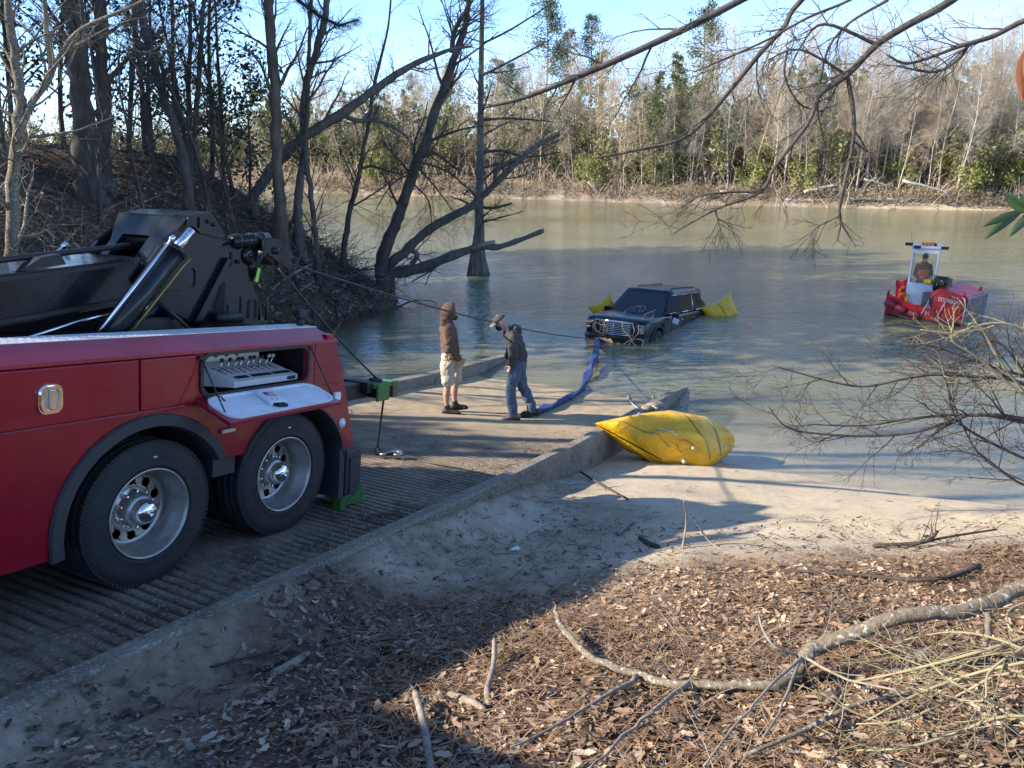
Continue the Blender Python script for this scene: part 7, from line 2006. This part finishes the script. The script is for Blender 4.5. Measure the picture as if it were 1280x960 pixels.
for e, yy in OB:
    P, R = path_px(e, yy); R = [r*.85 for r in R]; P = [p-ot.location for p in P]; Q, RR = smooth_path(P, R, 5)
    Q = [TP[4].lerp(Q[0], .0), TP[4].lerp(Q[0], .5)]+Q; RR = [RR[0]*1.6, RR[0]*1.3]+RR
    b = MB(); b.tube(Q, RR, 8); o = b.build('bough', M['bark_dark'], ot)
    t = MB(); branch(t, Q, RR, rr, 3, [(11, .70, .8, .45, -.02, .17, 7), (4, .36, .7, .55, -.02, .2, 4), (2, .15, .7, .6, 0, .2, 3)], .35, 4); t.build('twigs', M['twig_dark'], o)
for e, yy in SUBS:
    P, R = path_px(e, yy); P = [p-ot.location for p in P]; Q, RR = smooth_path(P, R, 5)
    b = MB(); b.tube(Q, RR, 6); branch(b, Q, RR, rr, 2, [(9, .36, .75, .6, -.02, .18, 5), (4, .16, .7, .6, 0, .2, 3)], .25, 4); b.build('side_branch', M['bark_dark'], ot)
m = MB()
for e in ([(690, -20, 1.2), (686, 5, 1), (692, 22, .7)], [(688, 4, .9), (687, 25, .7), (686, 42, .5)], [(684, -20, 1), (676, 3, .7), (662, 8, .4)]): m.tube(*path_px(e, 6.4), 4)
tag(m.build('hanging_twig', M['twig_dark']), 'little twig hanging into the sky right of the cypress top', 'twig')
# glossy leaves and a brown leaf close to the viewer
sp_ = thing('evergreen_sprig', 'glossy green leaf sprig reaching in close to the viewer', 'branch', at_y(1300, 262, 2.2))
def blade(mb, a, b, w, col, bow=.012):
    a, b = V(a), V(b); d = b-a; s_ = d.cross(V((0, -1, .3))).normalized(); nrm = d.cross(s_).normalized(); L = []
    prof = [(0, .08), (.12, .5), (.3, .9), (.5, 1), (.7, .82), (.88, .42), (1, .02)]
    vs = []
    for t, k in prof:
        c = a+d*t-V((0, 0, bow*4*t*t*.3)); vs += [c-s_*w*k+nrm*.004*k, c-nrm*.003, c+s_*w*k+nrm*.004*k]
    fs = []
    for i in range(len(prof)-1):
        o = i*3; fs += [(o, o+1, o+4, o+3), (o+1, o+2, o+5, o+4)]
    mb.add(vs, fs, 0, True); mb.col.extend([(*col, 1)]*len(vs))
y0 = 2.2
for (ax, ay), (bx_, by_), w, col in (((1284, 262), (1229, 277), .011, (.05, .085, .03)), ((1280, 262), (1231, 293), .012, (.055, .09, .03)), ((1284, 266), (1256, 236), .018, (.10, .16, .05)), ((1290, 262), (1276, 236), .014, (.09, .15, .045)), ((1296, 262), (1262, 290), .013, (.06, .10, .035))):
    m = MB(); m.col = []; blade(m, at_y(ax, ay, y0)-sp_.location, at_y(bx_, by_, y0-.06)-sp_.location, w, col); m.build('leaf', M['leaf_green'], sp_)
m = MB(); m.tube([V((7.35, 4.7, HC+.9))-sp_.location, V((4.2, 3.8, HC+.75))-sp_.location, at_y(1400, 250, y0+.3)-sp_.location, at_y(1330, 258, y0+.05)-sp_.location, at_y(1284, 263, y0)-sp_.location], [.03, .018, .006, .004, .003], 6); m.build('stem', M['twig_green'], sp_)
bl = thing('brown_leaf', 'dead reddish brown leaf hanging close to the viewer', 'leaf', at_y(1282, 60, 1.5))
m = MB(); m.col = []; blade(m, at_y(1284, 58, 1.5)-bl.location, at_y(1279, 116, 1.48)-bl.location, .014, (.22, .085, .04)); blade(m, at_y(1292, 56, 1.5)-bl.location, at_y(1288, 100, 1.46)-bl.location, .014, (.25, .11, .055)); m.build('blade', M['leaf_dry'], bl)
m = MB(); m.tube([at_y(1286, 0, 1.5)-bl.location, at_y(1285, 60, 1.5)-bl.location], .0015, 5); m.build('stalk', M['twig_dark'], bl)
# driftwood plank and puddle-side debris beyond the far kerb
m = MB(); P, R = path_px([(455, 480, 4), (500, 476, 5), (545, 475, 2.5)], 14.6); m.tube(P, R, 6); tag(m.build('drift_plank', M['bark_dark']), 'dark drift plank lying in the shallows behind the far kerb', 'driftwood')
